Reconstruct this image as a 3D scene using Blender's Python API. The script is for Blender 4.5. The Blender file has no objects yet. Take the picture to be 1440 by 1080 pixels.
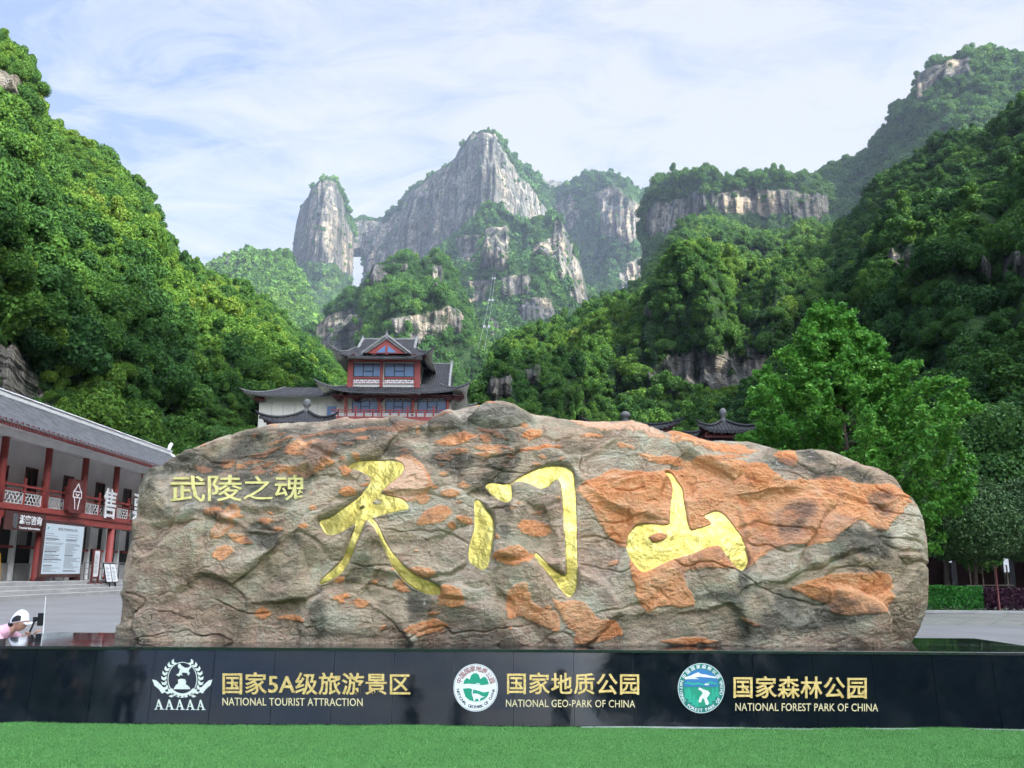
import bpy, bmesh, math, random
import numpy as np
from mathutils import Vector, Matrix, noise as mnoise
random.seed(7)
rng = np.random.default_rng(11)
R = math.radians
scene = bpy.context.scene
COL = scene.collection

# ------------------------------------------------------------------ camera
PITCH, ROLL, FPX, CAM_H = R(11.88), R(0.37), 1250.0, 1.5
CAM = np.array([0.0, 0.0, CAM_H])
_F = np.array([0, math.cos(PITCH), math.sin(PITCH)])
_U0 = np.array([0, -math.sin(PITCH), math.cos(PITCH)])
_R0 = np.array([1.0, 0, 0])
_Rt = _R0*math.cos(ROLL) + _U0*math.sin(ROLL)
_U = -_R0*math.sin(ROLL) + _U0*math.cos(ROLL)
cd = bpy.data.cameras.new("camera")
cam = bpy.data.objects.new("camera", cd)
COL.objects.link(cam)
cd.sensor_width = 36.0
cd.lens = 36.0*FPX/1440.0
cd.clip_start, cd.clip_end = 0.05, 20000
m = Matrix.Identity(4)
for i in range(3):
    m[i][0], m[i][1], m[i][2], m[i][3] = _Rt[i], _U[i], -_F[i], CAM[i]
cam.matrix_world = m
scene.camera = cam

# ------------------------------------------------------------------ sky, sun, exposure
SUN_AZ = math.atan2(0.82, -0.56)          # compass angle from +Y towards +X
SUN_EL = R(34)
world = bpy.data.worlds.new("World")
scene.world = world
world.use_nodes = True
wn, wl = world.node_tree.nodes, world.node_tree.links
wn.clear()
w_out = wn.new('ShaderNodeOutputWorld')
w_bg = wn.new('ShaderNodeBackground')
w_sky = wn.new('ShaderNodeTexSky')
w_sky.sky_type = 'NISHITA'
w_sky.sun_disc = False
w_sky.sun_elevation = SUN_EL
w_sky.sun_rotation = SUN_AZ
w_sky.altitude = 300
w_sky.air_density = 1.0
w_sky.dust_density = 1.5
w_sky.ozone_density = 1.0
SKY_STRENGTH = 0.05
SKY_FILL = 11.0  # gain of the fill glow added to the sky behind the camera
CLOUD_COL = (8.2, 8.35, 8.6, 1)           # thin bright cloud, in the sky texture's own units
w_tc = wn.new('ShaderNodeTexCoord')
w_sep = wn.new('ShaderNodeSeparateXYZ')
wl.new(w_tc.outputs['Generated'], w_sep.inputs[0])
# project the direction on a cloud deck so wisps flatten towards the horizon
w_zz = wn.new('ShaderNodeMath'); w_zz.operation = 'ADD'; w_zz.inputs[1].default_value = 0.22
wl.new(w_sep.outputs['Z'], w_zz.inputs[0])
w_dv = wn.new('ShaderNodeVectorMath'); w_dv.operation = 'DIVIDE'
w_cb = wn.new('ShaderNodeCombineXYZ')
for k in range(3):
    wl.new(w_zz.outputs[0], w_cb.inputs[k])
wl.new(w_tc.outputs['Generated'], w_dv.inputs[0]); wl.new(w_cb.outputs[0], w_dv.inputs[1])
w_map = wn.new('ShaderNodeMapping')
w_map.inputs['Rotation'].default_value = (0, 0, R(28))
w_map.inputs['Scale'].default_value = (1.0, 1.9, 1.0)
wl.new(w_dv.outputs[0], w_map.inputs[0])
w_n1 = wn.new('ShaderNodeTexNoise')
w_n1.inputs['Scale'].default_value = 4.6
w_n1.inputs['Detail'].default_value = 8
w_n1.inputs['Roughness'].default_value = 0.62
w_n1.inputs['Distortion'].default_value = 0.7
wl.new(w_map.outputs[0], w_n1.inputs[0])
w_n2 = wn.new('ShaderNodeTexNoise')
w_n2.inputs['Scale'].default_value = 0.9
w_n2.inputs['Detail'].default_value = 3
wl.new(w_dv.outputs[0], w_n2.inputs[0])
w_add = wn.new('ShaderNodeMath'); w_add.operation = 'MULTIPLY_ADD'
w_add.inputs[1].default_value = 0.9
wl.new(w_n2.outputs['Fac'], w_add.inputs[0]); wl.new(w_n1.outputs['Fac'], w_add.inputs[2])
# thicker towards the right of the picture (east)
w_ad2 = wn.new('ShaderNodeMath'); w_ad2.operation = 'MULTIPLY_ADD'
w_ad2.inputs[1].default_value = 0.16
wl.new(w_sep.outputs['X'], w_ad2.inputs[0]); wl.new(w_add.outputs[0], w_ad2.inputs[2])
w_rmp = wn.new('ShaderNodeValToRGB')      # thin blue veil to bright wisp, in the sky texture's own units
w_rmp.color_ramp.elements[0].position = 0.0
w_rmp.color_ramp.elements[0].color = (.40, .55, .92, 1)
w_rmp.color_ramp.elements[1].position = 1.0
w_rmp.color_ramp.elements[1].color = (.92, .93, .945, 1)
e_ = w_rmp.color_ramp.elements.new(0.42); e_.color = (.68, .765, .93, 1)
w_nr = wn.new('ShaderNodeMapRange')
w_nr.inputs['From Min'].default_value = 0.80; w_nr.inputs['From Max'].default_value = 1.14
wl.new(w_ad2.outputs[0], w_nr.inputs['Value']); wl.new(w_nr.outputs[0], w_rmp.inputs[0])
w_vm = wn.new('ShaderNodeVectorMath'); w_vm.operation = 'SCALE'; w_vm.inputs['Scale'].default_value = 10.4
wl.new(w_rmp.outputs[0], w_vm.inputs[0])
# glow added to the unseen sky round the sun, to brighten the shaded square
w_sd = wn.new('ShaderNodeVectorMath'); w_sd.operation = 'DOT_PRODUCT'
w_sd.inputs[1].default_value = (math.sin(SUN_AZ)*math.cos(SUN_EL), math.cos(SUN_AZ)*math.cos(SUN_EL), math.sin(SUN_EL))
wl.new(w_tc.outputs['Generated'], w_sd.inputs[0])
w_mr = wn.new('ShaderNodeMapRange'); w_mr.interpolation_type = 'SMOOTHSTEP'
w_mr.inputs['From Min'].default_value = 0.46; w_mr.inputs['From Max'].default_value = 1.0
w_mr.inputs['To Min'].default_value = 7.4; w_mr.inputs['To Max'].default_value = 10.4*SKY_FILL
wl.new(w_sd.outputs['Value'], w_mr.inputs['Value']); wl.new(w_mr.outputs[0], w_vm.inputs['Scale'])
w_mix = wn.new('ShaderNodeMixRGB')
w_mix.inputs[0].default_value = 0.88
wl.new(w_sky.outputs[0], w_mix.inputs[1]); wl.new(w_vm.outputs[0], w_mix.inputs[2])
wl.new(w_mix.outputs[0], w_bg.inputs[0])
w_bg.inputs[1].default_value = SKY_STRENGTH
wl.new(w_bg.outputs[0], w_out.inputs[0])

sl = bpy.data.lights.new("sun", 'SUN')
sun = bpy.data.objects.new("sun", sl)
COL.objects.link(sun)
sl.energy = 5.0
sl.angle = R(0.6)
sl.color = (1.0, 0.93, 0.82)
sdir = Vector((math.sin(SUN_AZ)*math.cos(SUN_EL), math.cos(SUN_AZ)*math.cos(SUN_EL), math.sin(SUN_EL)))
sun.rotation_euler = sdir.to_track_quat('Z', 'Y').to_euler()
sun.location = (60, -40, 80)

scene.view_settings.view_transform = 'Standard'
scene.view_settings.look = 'None'
scene.view_settings.exposure = 1.24
scene.view_settings.gamma = 1.0
scene.view_settings.use_curve_mapping = False
scene.render.engine = 'CYCLES'
scene.cycles.max_bounces = 5
scene.cycles.diffuse_bounces = 2
scene.cycles.glossy_bounces = 2
scene.cycles.transmission_bounces = 3
scene.cycles.volume_bounces = 0
scene.cycles.caustics_reflective = False
scene.cycles.caustics_refractive = False
scene.cycles.use_denoising = True
scene.cycles.use_adaptive_sampling = True
scene.cycles.adaptive_threshold = 0.015

# ------------------------------------------------------------------ helpers
def ray(px, py):
    px = np.asarray(px, float); py = np.asarray(py, float)
    return _F + ((px-720)/FPX)[..., None]*_Rt - ((py-540)/FPX)[..., None]*_U

def at(px, py, Y):
    """world point on the view ray of a photo pixel at depth y = Y"""
    d = ray(px, py)
    return CAM + d*(np.asarray(Y)/d[..., 1])[..., None]

def at_d(px, py, D):
    """world point on that ray at horizontal distance D"""
    d = ray(px, py)
    h = np.sqrt(d[..., 0]**2 + d[..., 1]**2)
    return CAM + d*(np.asarray(D)/h)[..., None]

def proj(P):
    q = np.asarray(P) - CAM
    z = q @ _F
    return 720 + FPX*(q @ _Rt)/z, 540 - FPX*(q @ _U)/z

_perm = rng.permutation(512).astype(np.int64)
_grad = rng.normal(size=(512, 3)); _grad /= np.linalg.norm(_grad, axis=1)[:, None]
def pn(x, y, z=0.0):
    """vectorised gradient noise, about -0.7..0.7"""
    x, y, z = np.broadcast_arrays(np.asarray(x, float), np.asarray(y, float), np.asarray(z, float))
    xi, yi, zi = np.floor(x).astype(np.int64), np.floor(y).astype(np.int64), np.floor(z).astype(np.int64)
    fx, fy, fz = x-xi, y-yi, z-zi
    u, v, w = fx*fx*fx*(fx*(fx*6-15)+10), fy*fy*fy*(fy*(fy*6-15)+10), fz*fz*fz*(fz*(fz*6-15)+10)
    out = np.zeros(x.shape)
    for dx in (0, 1):
        for dy in (0, 1):
            for dz in (0, 1):
                h = _perm[(_perm[(_perm[(xi+dx) & 511] + yi+dy) & 511] + zi+dz) & 511]
                g = _grad[h]
                d = g[..., 0]*(fx-dx) + g[..., 1]*(fy-dy) + g[..., 2]*(fz-dz)
                out += d*(u if dx else 1-u)*(v if dy else 1-v)*(w if dz else 1-w)
    return out

def fbm(x, y, z=0.0, o=4, g=0.5, l=2.03):
    s, a, f = 0, 1.0, 1.0
    for k in range(o):
        s = s + a*pn(np.asarray(x)*f+17.3*k, np.asarray(y)*f-9.1*k, np.asarray(z)*f+3.7*k)
        a *= g; f *= l
    return s

def ridged(x, y, z=0.0, o=4):
    s, a, f = 0, 1.0, 1.0
    for k in range(o):
        s = s + a*(1-2.2*np.abs(pn(np.asarray(x)*f+31*k, np.asarray(y)*f+7*k, np.asarray(z)*f)))
        a *= .5; f *= 2.1
    return s/2

def smooth(a, b, x):
    t = np.clip((x-a)/(b-a), 0, 1)
    return t*t*(3-2*t)

def inpoly(poly, x, y):
    poly = np.asarray(poly, float)
    x = np.asarray(x); y = np.asarray(y)
    r = np.zeros(x.shape, bool)
    n = len(poly)
    for i in range(n):
        x1, y1 = poly[i]; x2, y2 = poly[(i+1) % n]
        if y1 == y2:
            continue
        c = ((y1 > y) != (y2 > y)) & (x < (x2-x1)*(y-y1)/(y2-y1)+x1)
        r ^= c
    return r

def sdf(poly, x, y):
    """signed distance, positive inside"""
    poly = np.asarray(poly, float)
    d = np.full(np.shape(x), 1e9)
    n = len(poly)
    for i in range(n):
        ax, ay = poly[i]; bx, by = poly[(i+1) % n]
        ex, ey = bx-ax, by-ay
        t = np.clip(((x-ax)*ex+(y-ay)*ey)/(ex*ex+ey*ey+1e-9), 0, 1)
        d = np.minimum(d, np.hypot(x-ax-t*ex, y-ay-t*ey))
    return np.where(inpoly(poly, x, y), d, -d)

def spline(pts, k=4, closed=True):
    """Catmull-Rom through 2-D points"""
    p = np.asarray(pts, float); n = len(p); out = []
    for i in range(n if closed else n-1):
        if closed:
            p0, p1, p2, p3 = p[i-1], p[i], p[(i+1) % n], p[(i+2) % n]
        else:
            p0, p1, p2, p3 = p[max(i-1, 0)], p[i], p[i+1], p[min(i+2, n-1)]
        for j in range(k):
            t = j/k
            out.append(.5*((2*p1)+(-p0+p2)*t+(2*p0-5*p1+4*p2-p3)*t*t+(-p0+3*p1-3*p2+p3)*t**3))
    if not closed:
        out.append(p[-1])
    return np.array(out)

def prop(o, label=None, cat=None, group=None, kind=None):
    if label: o['label'] = label
    if cat: o['category'] = cat
    if group: o['group'] = group
    if kind: o['kind'] = kind
    return o

def mesh_np(name, V, F, mat=None, parent=None, smooth_=False, attrs=None, mats=None, midx=None):
    """mesh object from numpy vertices and a list/array of faces"""
    me = bpy.data.meshes.new(name)
    V = np.asarray(V, np.float32)
    if isinstance(F, np.ndarray):
        k = F.shape[1]
        me.vertices.add(len(V)); me.vertices.foreach_set('co', V.ravel())
        me.loops.add(F.size); me.loops.foreach_set('vertex_index', F.ravel().astype(np.int32))
        me.polygons.add(len(F))
        me.polygons.foreach_set('loop_start', np.arange(0, F.size, k, dtype=np.int32))
        me.polygons.foreach_set('loop_total', np.full(len(F), k, np.int32))
    else:
        me.from_pydata([tuple(map(float, v)) for v in V], [], [tuple(int(i) for i in f) for f in F])
    me.update(calc_edges=True)
    if smooth_:
        me.polygons.foreach_set('use_smooth', np.ones(len(me.polygons), bool))
    for mm in (mats or ([mat] if mat else [])):
        me.materials.append(mm)
    if midx is not None:
        me.polygons.foreach_set('material_index', np.asarray(midx, np.int32))
    for an, av in (attrs or {}).items():
        a = me.attributes.new(an, 'FLOAT', 'POINT')
        a.data.foreach_set('value', np.asarray(av, np.float32))
    me.validate()
    o = bpy.data.objects.new(name, me)
    COL.objects.link(o)
    if parent: o.parent = parent
    return o

def empty(name, loc, label, cat, group=None, rz=0):
    o = bpy.data.objects.new(name, None)
    o.empty_display_size = .3
    COL.objects.link(o)
    o.location = loc; o.rotation_euler = (0, 0, rz)
    return prop(o, label, cat, group)

class MB:
    """collects shapes for one mesh"""
    def __init__(s): s.v = []; s.f = []
    def add(s, V, F):
        b = len(s.v); s.v += [tuple(map(float, p)) for p in V]; s.f += [tuple(i+b for i in f) for f in F]; return s
    def box(s, x0, x1, y0, y1, z0, z1, M=None):
        V = [(x, y, z) for z in (z0, z1) for y in (y0, y1) for x in (x0, x1)]
        if M is not None: V = [tuple(M @ Vector(p)) for p in V]
        return s.add(V, [(0,2,3,1),(4,5,7,6),(0,1,5,4),(2,6,7,3),(0,4,6,2),(1,3,7,5)])
    def bbox(s, x0, x1, y0, y1, z0, z1, b=.01, M=None):
        """box with chamfered edges"""
        bm = bmesh.new()
        bmesh.ops.create_cube(bm, size=1)
        for v in bm.verts:
            v.co = Vector((x0+(v.co.x+.5)*(x1-x0), y0+(v.co.y+.5)*(y1-y0), z0+(v.co.z+.5)*(z1-z0)))
        bmesh.ops.bevel(bm, geom=list(bm.edges), offset=b, segments=1, affect='EDGES')
        bm.verts.index_update()
        V = [tuple(M @ v.co) if M is not None else tuple(v.co) for v in bm.verts]
        F = [tuple(v.index for v in f.verts) for f in bm.faces]
        bm.free()
        return s.add(V, F)
    def tube(s, pts, r, n=8, cap=True):
        """swept tube; r is a number or a list"""
        pts = [Vector(p) for p in pts]; k = len(pts)
        rr = r if hasattr(r, '__len__') else [r]*k
        V, F = [], []
        up = Vector((0, 0, 1))
        for i, p in enumerate(pts):
            t = (pts[min(i+1, k-1)]-pts[max(i-1, 0)]).normalized()
            a = t.cross(up if abs(t.z) < .95 else Vector((0, 1, 0))).normalized(); b = a.cross(t)
            for j in range(n):
                an = 2*math.pi*j/n
                V.append(p+(a*math.cos(an)+b*math.sin(an))*rr[i])
        for i in range(k-1):
            for j in range(n):
                F.append((i*n+j, i*n+(j+1) % n, (i+1)*n+(j+1) % n, (i+1)*n+j))
        if cap:
            F.append(tuple(range(n-1, -1, -1))); F.append(tuple((k-1)*n+j for j in range(n)))
        return s.add(V, F)
    def lathe(s, prof, c=(0, 0, 0), n=16):
        V, F = [], []
        for (r, z) in prof:
            for j in range(n):
                an = 2*math.pi*j/n
                V.append((c[0]+r*math.cos(an), c[1]+r*math.sin(an), c[2]+z))
        k = len(prof)
        for i in range(k-1):
            for j in range(n):
                F.append((i*n+j, i*n+(j+1) % n, (i+1)*n+(j+1) % n, (i+1)*n+j))
        F.append(tuple(range(n-1, -1, -1))); F.append(tuple((k-1)*n+j for j in range(n)))
        return s.add(V, F)
    def prism(s, poly, fn, d0, d1):
        """extrude a 2-D polygon; fn(a, b, depth) gives the point"""
        n = len(poly)
        V = [fn(a, b, d0) for a, b in poly]+[fn(a, b, d1) for a, b in poly]
        F = [tuple(range(n-1, -1, -1)), tuple(range(n, 2*n))]
        F += [(i, (i+1) % n, n+(i+1) % n, n+i) for i in range(n)]
        return s.add(V, F)
    def build(s, name, mat=None, parent=None, smooth_=False):
        o = mesh_np(name, s.v, s.f, mat, parent, smooth_)
        bm = bmesh.new(); bm.from_mesh(o.data)
        bmesh.ops.recalc_face_normals(bm, faces=bm.faces)
        bm.to_mesh(o.data); bm.free()
        return o

# ------------------------------------------------------------------ materials
class NT:
    """small node-tree writer"""
    def __init__(s, name):
        s.m = bpy.data.materials.new(name); s.m.use_nodes = True
        s.n, s.l = s.m.node_tree.nodes, s.m.node_tree.links
        s.n.clear()
        s.out = s.n.new('ShaderNodeOutputMaterial')
        s.b = s.n.new('ShaderNodeBsdfPrincipled')
        s.l.new(s.b.outputs[0], s.out.inputs[0])
        s.tc = None
    def link(s, a, b): s.l.new(a, b)
    def coord(s, scale=(1, 1, 1), rot=(0, 0, 0)):
        if s.tc is None: s.tc = s.n.new('ShaderNodeTexCoord')
        mp = s.n.new('ShaderNodeMapping')
        mp.inputs['Scale'].default_value = scale; mp.inputs['Rotation'].default_value = rot
        s.link(s.tc.outputs['Object'], mp.inputs[0]); return mp.outputs[0]
    def noise(s, sc, det=4, rough=.55, dist=0, co=None):
        t = s.n.new('ShaderNodeTexNoise')
        for k, v in (('Scale', sc), ('Detail', det), ('Roughness', rough), ('Distortion', dist)): t.inputs[k].default_value = v
        s.link(co or s.coord(), t.inputs[0]); return t.outputs['Fac']
    def vor(s, sc, co=None, feat='F1'):
        t = s.n.new('ShaderNodeTexVoronoi'); t.feature = feat
        t.inputs['Scale'].default_value = sc
        s.link(co or s.coord(), t.inputs[0]); return t
    def ramp(s, f, stops):
        r = s.n.new('ShaderNodeValToRGB'); e = r.color_ramp.elements
        while len(e) < len(stops): e.new(.5)
        for i, (p, c) in enumerate(stops):
            e[i].position = p
            e[i].color = (c, c, c, 1) if not hasattr(c, '__len__') else (*c[:3], 1)
        s.link(f, r.inputs[0]); return r.outputs[0]
    def mix(s, f, a, b, mode='MIX'):
        x = s.n.new('ShaderNodeMixRGB'); x.blend_type = mode
        for i, q in enumerate((f, a, b)):
            if hasattr(q, 'is_output'): s.link(q, x.inputs[i])
            elif i == 0: x.inputs[0].default_value = q
            else: x.inputs[i].default_value = (*q[:3], 1)
        return x.outputs[0]
    def math(s, op, a, b=0.0, c=None, clamp=False):
        x = s.n.new('ShaderNodeMath'); x.operation = op; x.use_clamp = clamp
        for i, q in enumerate((a, b, c)):
            if q is None: continue
            if hasattr(q, 'is_output'): s.link(q, x.inputs[i])
            else: x.inputs[i].default_value = q
        return x.outputs[0]
    def attr(s, name, kind='GEOMETRY'):
        a = s.n.new('ShaderNodeAttribute'); a.attribute_name = name; a.attribute_type = kind
        return a.outputs['Fac']
    def bump(s, h, strength=.5, dist=.02):
        b = s.n.new('ShaderNodeBump'); b.inputs['Strength'].default_value = strength
        b.inputs['Distance'].default_value = dist
        s.link(h, b.inputs['Height']); s.link(b.outputs[0], s.b.inputs['Normal'])
    def set(s, col=None, rough=None, metal=None, spec=None, ior=None):
        for k, q in (('Base Color', col), ('Roughness', rough), ('Metallic', metal), ('Specular IOR Level', spec), ('IOR', ior)):
            if q is None: continue
            if hasattr(q, 'is_output'): s.link(q, s.b.inputs[k])
            elif k == 'Base Color': s.b.inputs[k].default_value = (*q[:3], 1)
            else: s.b.inputs[k].default_value = q
        return s.m

def paint(name, col, rough=.55, var=.18, sc=3.0, spec=.4, metal=0, bump=0.0):
    """plain surface with a little wear and mottling"""
    t = NT(name)
    f = t.noise(sc, 5, .6)
    a = tuple(c*(1-var) for c in col); b = tuple(min(1, c*(1+var)) for c in col)
    c = t.ramp(f, [(.32, a), (.68, b)])
    if bump: t.bump(t.noise(sc*12, 3), bump, .01)
    return t.set(c, rough, metal, spec)
# ------------------------------------------------------------------ terrain materials
def mat_slope():
    t = NT('hillside')
    zc = t.coord((1, 1, .09)); hc = t.coord((.22, .22, 1.0))
    streak = t.noise(.035, 8, .72, .4, zc)
    strata = t.noise(.055, 6, .66, .2, hc)
    fine = t.noise(.11, 6, .7)
    blot = t.noise(.009, 4, .6)
    g = t.ramp(streak, [(.37, (.018, .020, .022)), (.45, (.088, .089, .088)), (.53, (.22, .208, .185)), (.66, (.46, .40, .305))])
    w = t.ramp(blot, [(.42, (.42, .43, .44)), (.60, (.60, .50, .38))])
    s2 = t.noise(.13, 6, .72, .2, t.coord((1, 1, .06)))
    g = t.mix(.85, g, t.ramp(s2, [(.38, .22), (.48, .80), (.60, 1.0)]), 'MULTIPLY')
    rock = t.mix(.55, g, w, 'OVERLAY')
    rock = t.mix(t.math('MULTIPLY', t.ramp(strata, [(.42, 1.0), (.49, 0.0)]), .62), rock, (.075, .075, .068))
    rock = t.mix(t.math('MULTIPLY', t.ramp(fine, [(.42, 1.0), (.48, 0.0)]), .85), rock, (.022, .042, .016))
    veg = t.ramp(t.noise(.22, 4, .6), [(.34, (.012, .030, .010)), (.55, (.024, .055, .014)), (.72, (.040, .080, .020))])
    k = t.math('ADD', t.attr('rock'), t.math('MULTIPLY', t.math('SUBTRACT', t.noise(.030, 7, .70, .3, t.coord((1, 1, 2.6))), .5), 2.1))
    k = t.ramp(k, [(.40, 0.0), (.56, 1.0)])
    c = t.mix(k, veg, rock)
    t.bump(t.math('ADD', t.math('MULTIPLY', streak, 1.0), t.math('MULTIPLY', strata, 1.0)), 1.0, 15.0)
    return t.set(c, .95, spec=.1)
M_SLOPE = mat_slope()

def leaf_material(name, ramp_cols, transl=.25):
    t = NT(name)
    tint = t.attr('tint', 'INSTANCER')
    oi = t.n.new('ShaderNodeObjectInfo')
    f = t.math('ADD', t.math('MULTIPLY', tint, .8), t.math('MULTIPLY', t.attr('lv'), .2))
    c = t.ramp(f, ramp_cols)
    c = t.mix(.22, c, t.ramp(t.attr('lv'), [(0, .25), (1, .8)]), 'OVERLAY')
    t.set(c, .7, spec=.15)
    tr = t.n.new('ShaderNodeBsdfTranslucent'); t.link(c, tr.inputs[0])
    mx = t.n.new('ShaderNodeMixShader'); mx.inputs[0].default_value = transl
    t.link(t.b.outputs[0], mx.inputs[1]); t.link(tr.outputs[0], mx.inputs[2])
    t.link(mx.outputs[0], t.out.inputs[0])
    return t.m
FOREST_COLS = [(0.0, (.020, .062, .016)), (.30, (.038, .105, .020)), (.55, (.068, .155, .022)), (.80, (.120, .215, .026)), (1.0, (.190, .235, .045))]
M_FOREST = leaf_material('forest_leaves', FOREST_COLS)

def leaf_cards(P, N, size, jit=.7, aspect=.62):
    """one folded leaf-clump (two triangles sharing a rib) per point"""
    n = len(P)
    N = N + rng.normal(size=(n, 3))*jit
    N /= np.linalg.norm(N, axis=1)[:, None]+1e-9
    T = np.cross(N, rng.normal(size=(n, 3))); T /= np.linalg.norm(T, axis=1)[:, None]+1e-9
    B = np.cross(N, T)
    s = (size*rng.uniform(.6, 1.3, n))[:, None]
    V = np.stack([P - T*s, P - B*s*aspect + N*s*.18, P + T*s, P + B*s*aspect + N*s*.18], 1)
    V = V.reshape(-1, 3)
    b = np.arange(n)[:, None]*4
    F = np.concatenate([b+np.array([0, 1, 2]), b+np.array([0, 2, 3])])
    lv = np.repeat(rng.uniform(0, 1, n), 4)
    return V, F, lv

def crown_points(n, blobs):
    """points and outward normals on a union of lumps (c, r)"""
    c = np.array([b[0] for b in blobs]); r = np.array([b[1] for b in blobs])
    w = r**2/np.sum(r**2)
    k = rng.choice(len(blobs), size=n, p=w)
    d = rng.normal(size=(n, 3)); d[:, 2] += .25
    d /= np.linalg.norm(d, axis=1)[:, None]
    rad = r[k]*rng.uniform(.72, 1.06, n)
    return c[k] + d*rad[:, None], d

def dome_blobs(n, R0, H, seed, lump=.42):
    q = np.random.default_rng(seed); out = []
    for i in range(n):
        a = q.uniform(0, 2*math.pi); h = q.uniform(.05, 1)
        rr = R0*math.sqrt(max(0, 1-(h*.95)**2))*q.uniform(.35, .85)
        out.append(((rr*math.cos(a), rr*math.sin(a), H*h*.8), R0*lump*q.uniform(.65, 1.2)))
    return out

def ico(c, r, sub=1, sq=(1, 1, 1)):
    bm = bmesh.new(); bmesh.ops.create_icosphere(bm, subdivisions=sub, radius=1)
    V = np.array([(v.co.x*sq[0]*r+c[0], v.co.y*sq[1]*r+c[1], v.co.z*sq[2]*r+c[2]) for v in bm.verts])
    bm.verts.index_update()
    F = np.array([[v.index for v in f.verts] for f in bm.faces]); bm.free()
    return V, F

def proto(name, ncards, size, blobs, core=True, jit=.7):
    P, N = crown_points(ncards, blobs)
    V, F, lv = leaf_cards(P, N, np.full(ncards, size), jit)
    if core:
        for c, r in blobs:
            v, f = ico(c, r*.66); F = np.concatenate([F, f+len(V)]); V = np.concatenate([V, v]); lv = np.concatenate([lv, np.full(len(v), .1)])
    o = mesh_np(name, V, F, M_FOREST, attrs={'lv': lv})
    COL.objects.unlink(o)
    return o

col_near = bpy.data.collections.new('near_crowns')
col_mid = bpy.data.collections.new('mid_crowns')
col_far = bpy.data.collections.new('far_crowns')
for i in range(6):
    # spreading, bushy, tall, conical, airy and ragged crowns
    n_, R_, H_, lp_, nc_, cs_, co_ = [(13, 1.0, 1.0, .40, 6200, .052, True), (9, 1.1, .75, .34, 5200, .050, True), (11, .60, 1.9, .40, 6000, .052, True),
                                      (16, .72, 1.6, .30, 5600, .048, True), (20, 1.05, 1.25, .24, 3600, .056, False), (7, .95, 1.1, .52, 5200, .060, True)][i]
    bl = dome_blobs(n_, R_, H_, 40+i, lp_)
    if i == 3: bl = [((c[0]*(1.15-.55*c[2]/1.4), c[1]*(1.15-.55*c[2]/1.4), c[2]), r_*(1.25-.5*c[2]/1.4)) for c, r_ in bl]
    col_near.objects.link(proto('near_crown', nc_, cs_, bl, co_))
for i in range(5):
    tall = (i % 4 == 3)
    bl = dome_blobs(8, 1.0 if not tall else .65, .95 if not tall else 1.7, 60+i, .46)
    col_mid.objects.link(proto('mid_crown', 1500, .100, bl))
for i in range(4):
    bl = dome_blobs(6, 1.0, .9, 80+i, .5)
    col_far.objects.link(proto('far_crown', 170, .27, bl))

_ng = {}
def instancer(coll):
    if coll.name in _ng: return _ng[coll.name]
    g = bpy.data.node_groups.new('scatter_'+coll.name, 'GeometryNodeTree')
    g.interface.new_socket('Geometry', in_out='INPUT', socket_type='NodeSocketGeometry')
    g.interface.new_socket('Geometry', in_out='OUTPUT', socket_type='NodeSocketGeometry')
    n, l = g.nodes, g.links
    gi, go = n.new('NodeGroupInput'), n.new('NodeGroupOutput')
    ci = n.new('GeometryNodeCollectionInfo'); ci.inputs['Collection'].default_value = coll
    ci.inputs['Separate Children'].default_value = True; ci.inputs['Reset Children'].default_value = True
    ip = n.new('GeometryNodeInstanceOnPoints'); ip.inputs['Pick Instance'].default_value = True
    mp = n.new('GeometryNodeMeshToPoints')
    def na(name, typ):
        a = n.new('GeometryNodeInputNamedAttribute'); a.data_type = typ; a.inputs['Name'].default_value = name
        return a.outputs[0]
    l.new(gi.outputs[0], mp.inputs[0]); l.new(mp.outputs[0], ip.inputs['Points'])
    l.new(ci.outputs[0], ip.inputs['Instance'])
    l.new(na('pick', 'INT'), ip.inputs['Instance Index'])
    l.new(na('rot', 'FLOAT_VECTOR'), ip.inputs['Rotation'])
    l.new(na('sc', 'FLOAT_VECTOR'), ip.inputs['Scale'])
    l.new(ip.outputs[0], go.inputs[0])
    _ng[coll.name] = g
    return g

def scatter(name, P, sc, tint, coll, label, cat='forest'):
    me = bpy.data.meshes.new(name)
    n = len(P)
    me.vertices.add(n); me.vertices.foreach_set('co', np.asarray(P, np.float32).ravel())
    a = me.attributes.new('pick', 'INT', 'POINT'); a.data.foreach_set('value', rng.integers(0, len(coll.objects), n).astype(np.int32))
    rot = np.stack([rng.normal(0, .12, n), rng.normal(0, .12, n), rng.uniform(0, 6.28, n)], 1)
    a = me.attributes.new('rot', 'FLOAT_VECTOR', 'POINT'); a.data.foreach_set('vector', rot.astype(np.float32).ravel())
    S = np.asarray(sc, float)
    if S.ndim == 1:
        S = np.stack([S*rng.uniform(.85, 1.15, n), S*rng.uniform(.85, 1.15, n), S*rng.uniform(.8, 1.25, n)], 1)
    a = me.attributes.new('sc', 'FLOAT_VECTOR', 'POINT'); a.data.foreach_set('vector', S.astype(np.float32).ravel())
    a = me.attributes.new('tint', 'FLOAT', 'POINT'); a.data.foreach_set('value', np.asarray(tint, np.float32))
    o = bpy.data.objects.new(name, me); COL.objects.link(o)
    md = o.modifiers.new('scatter', 'NODES'); md.node_group = instancer(coll)
    return prop(o, label, cat, None, 'stuff')

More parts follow.
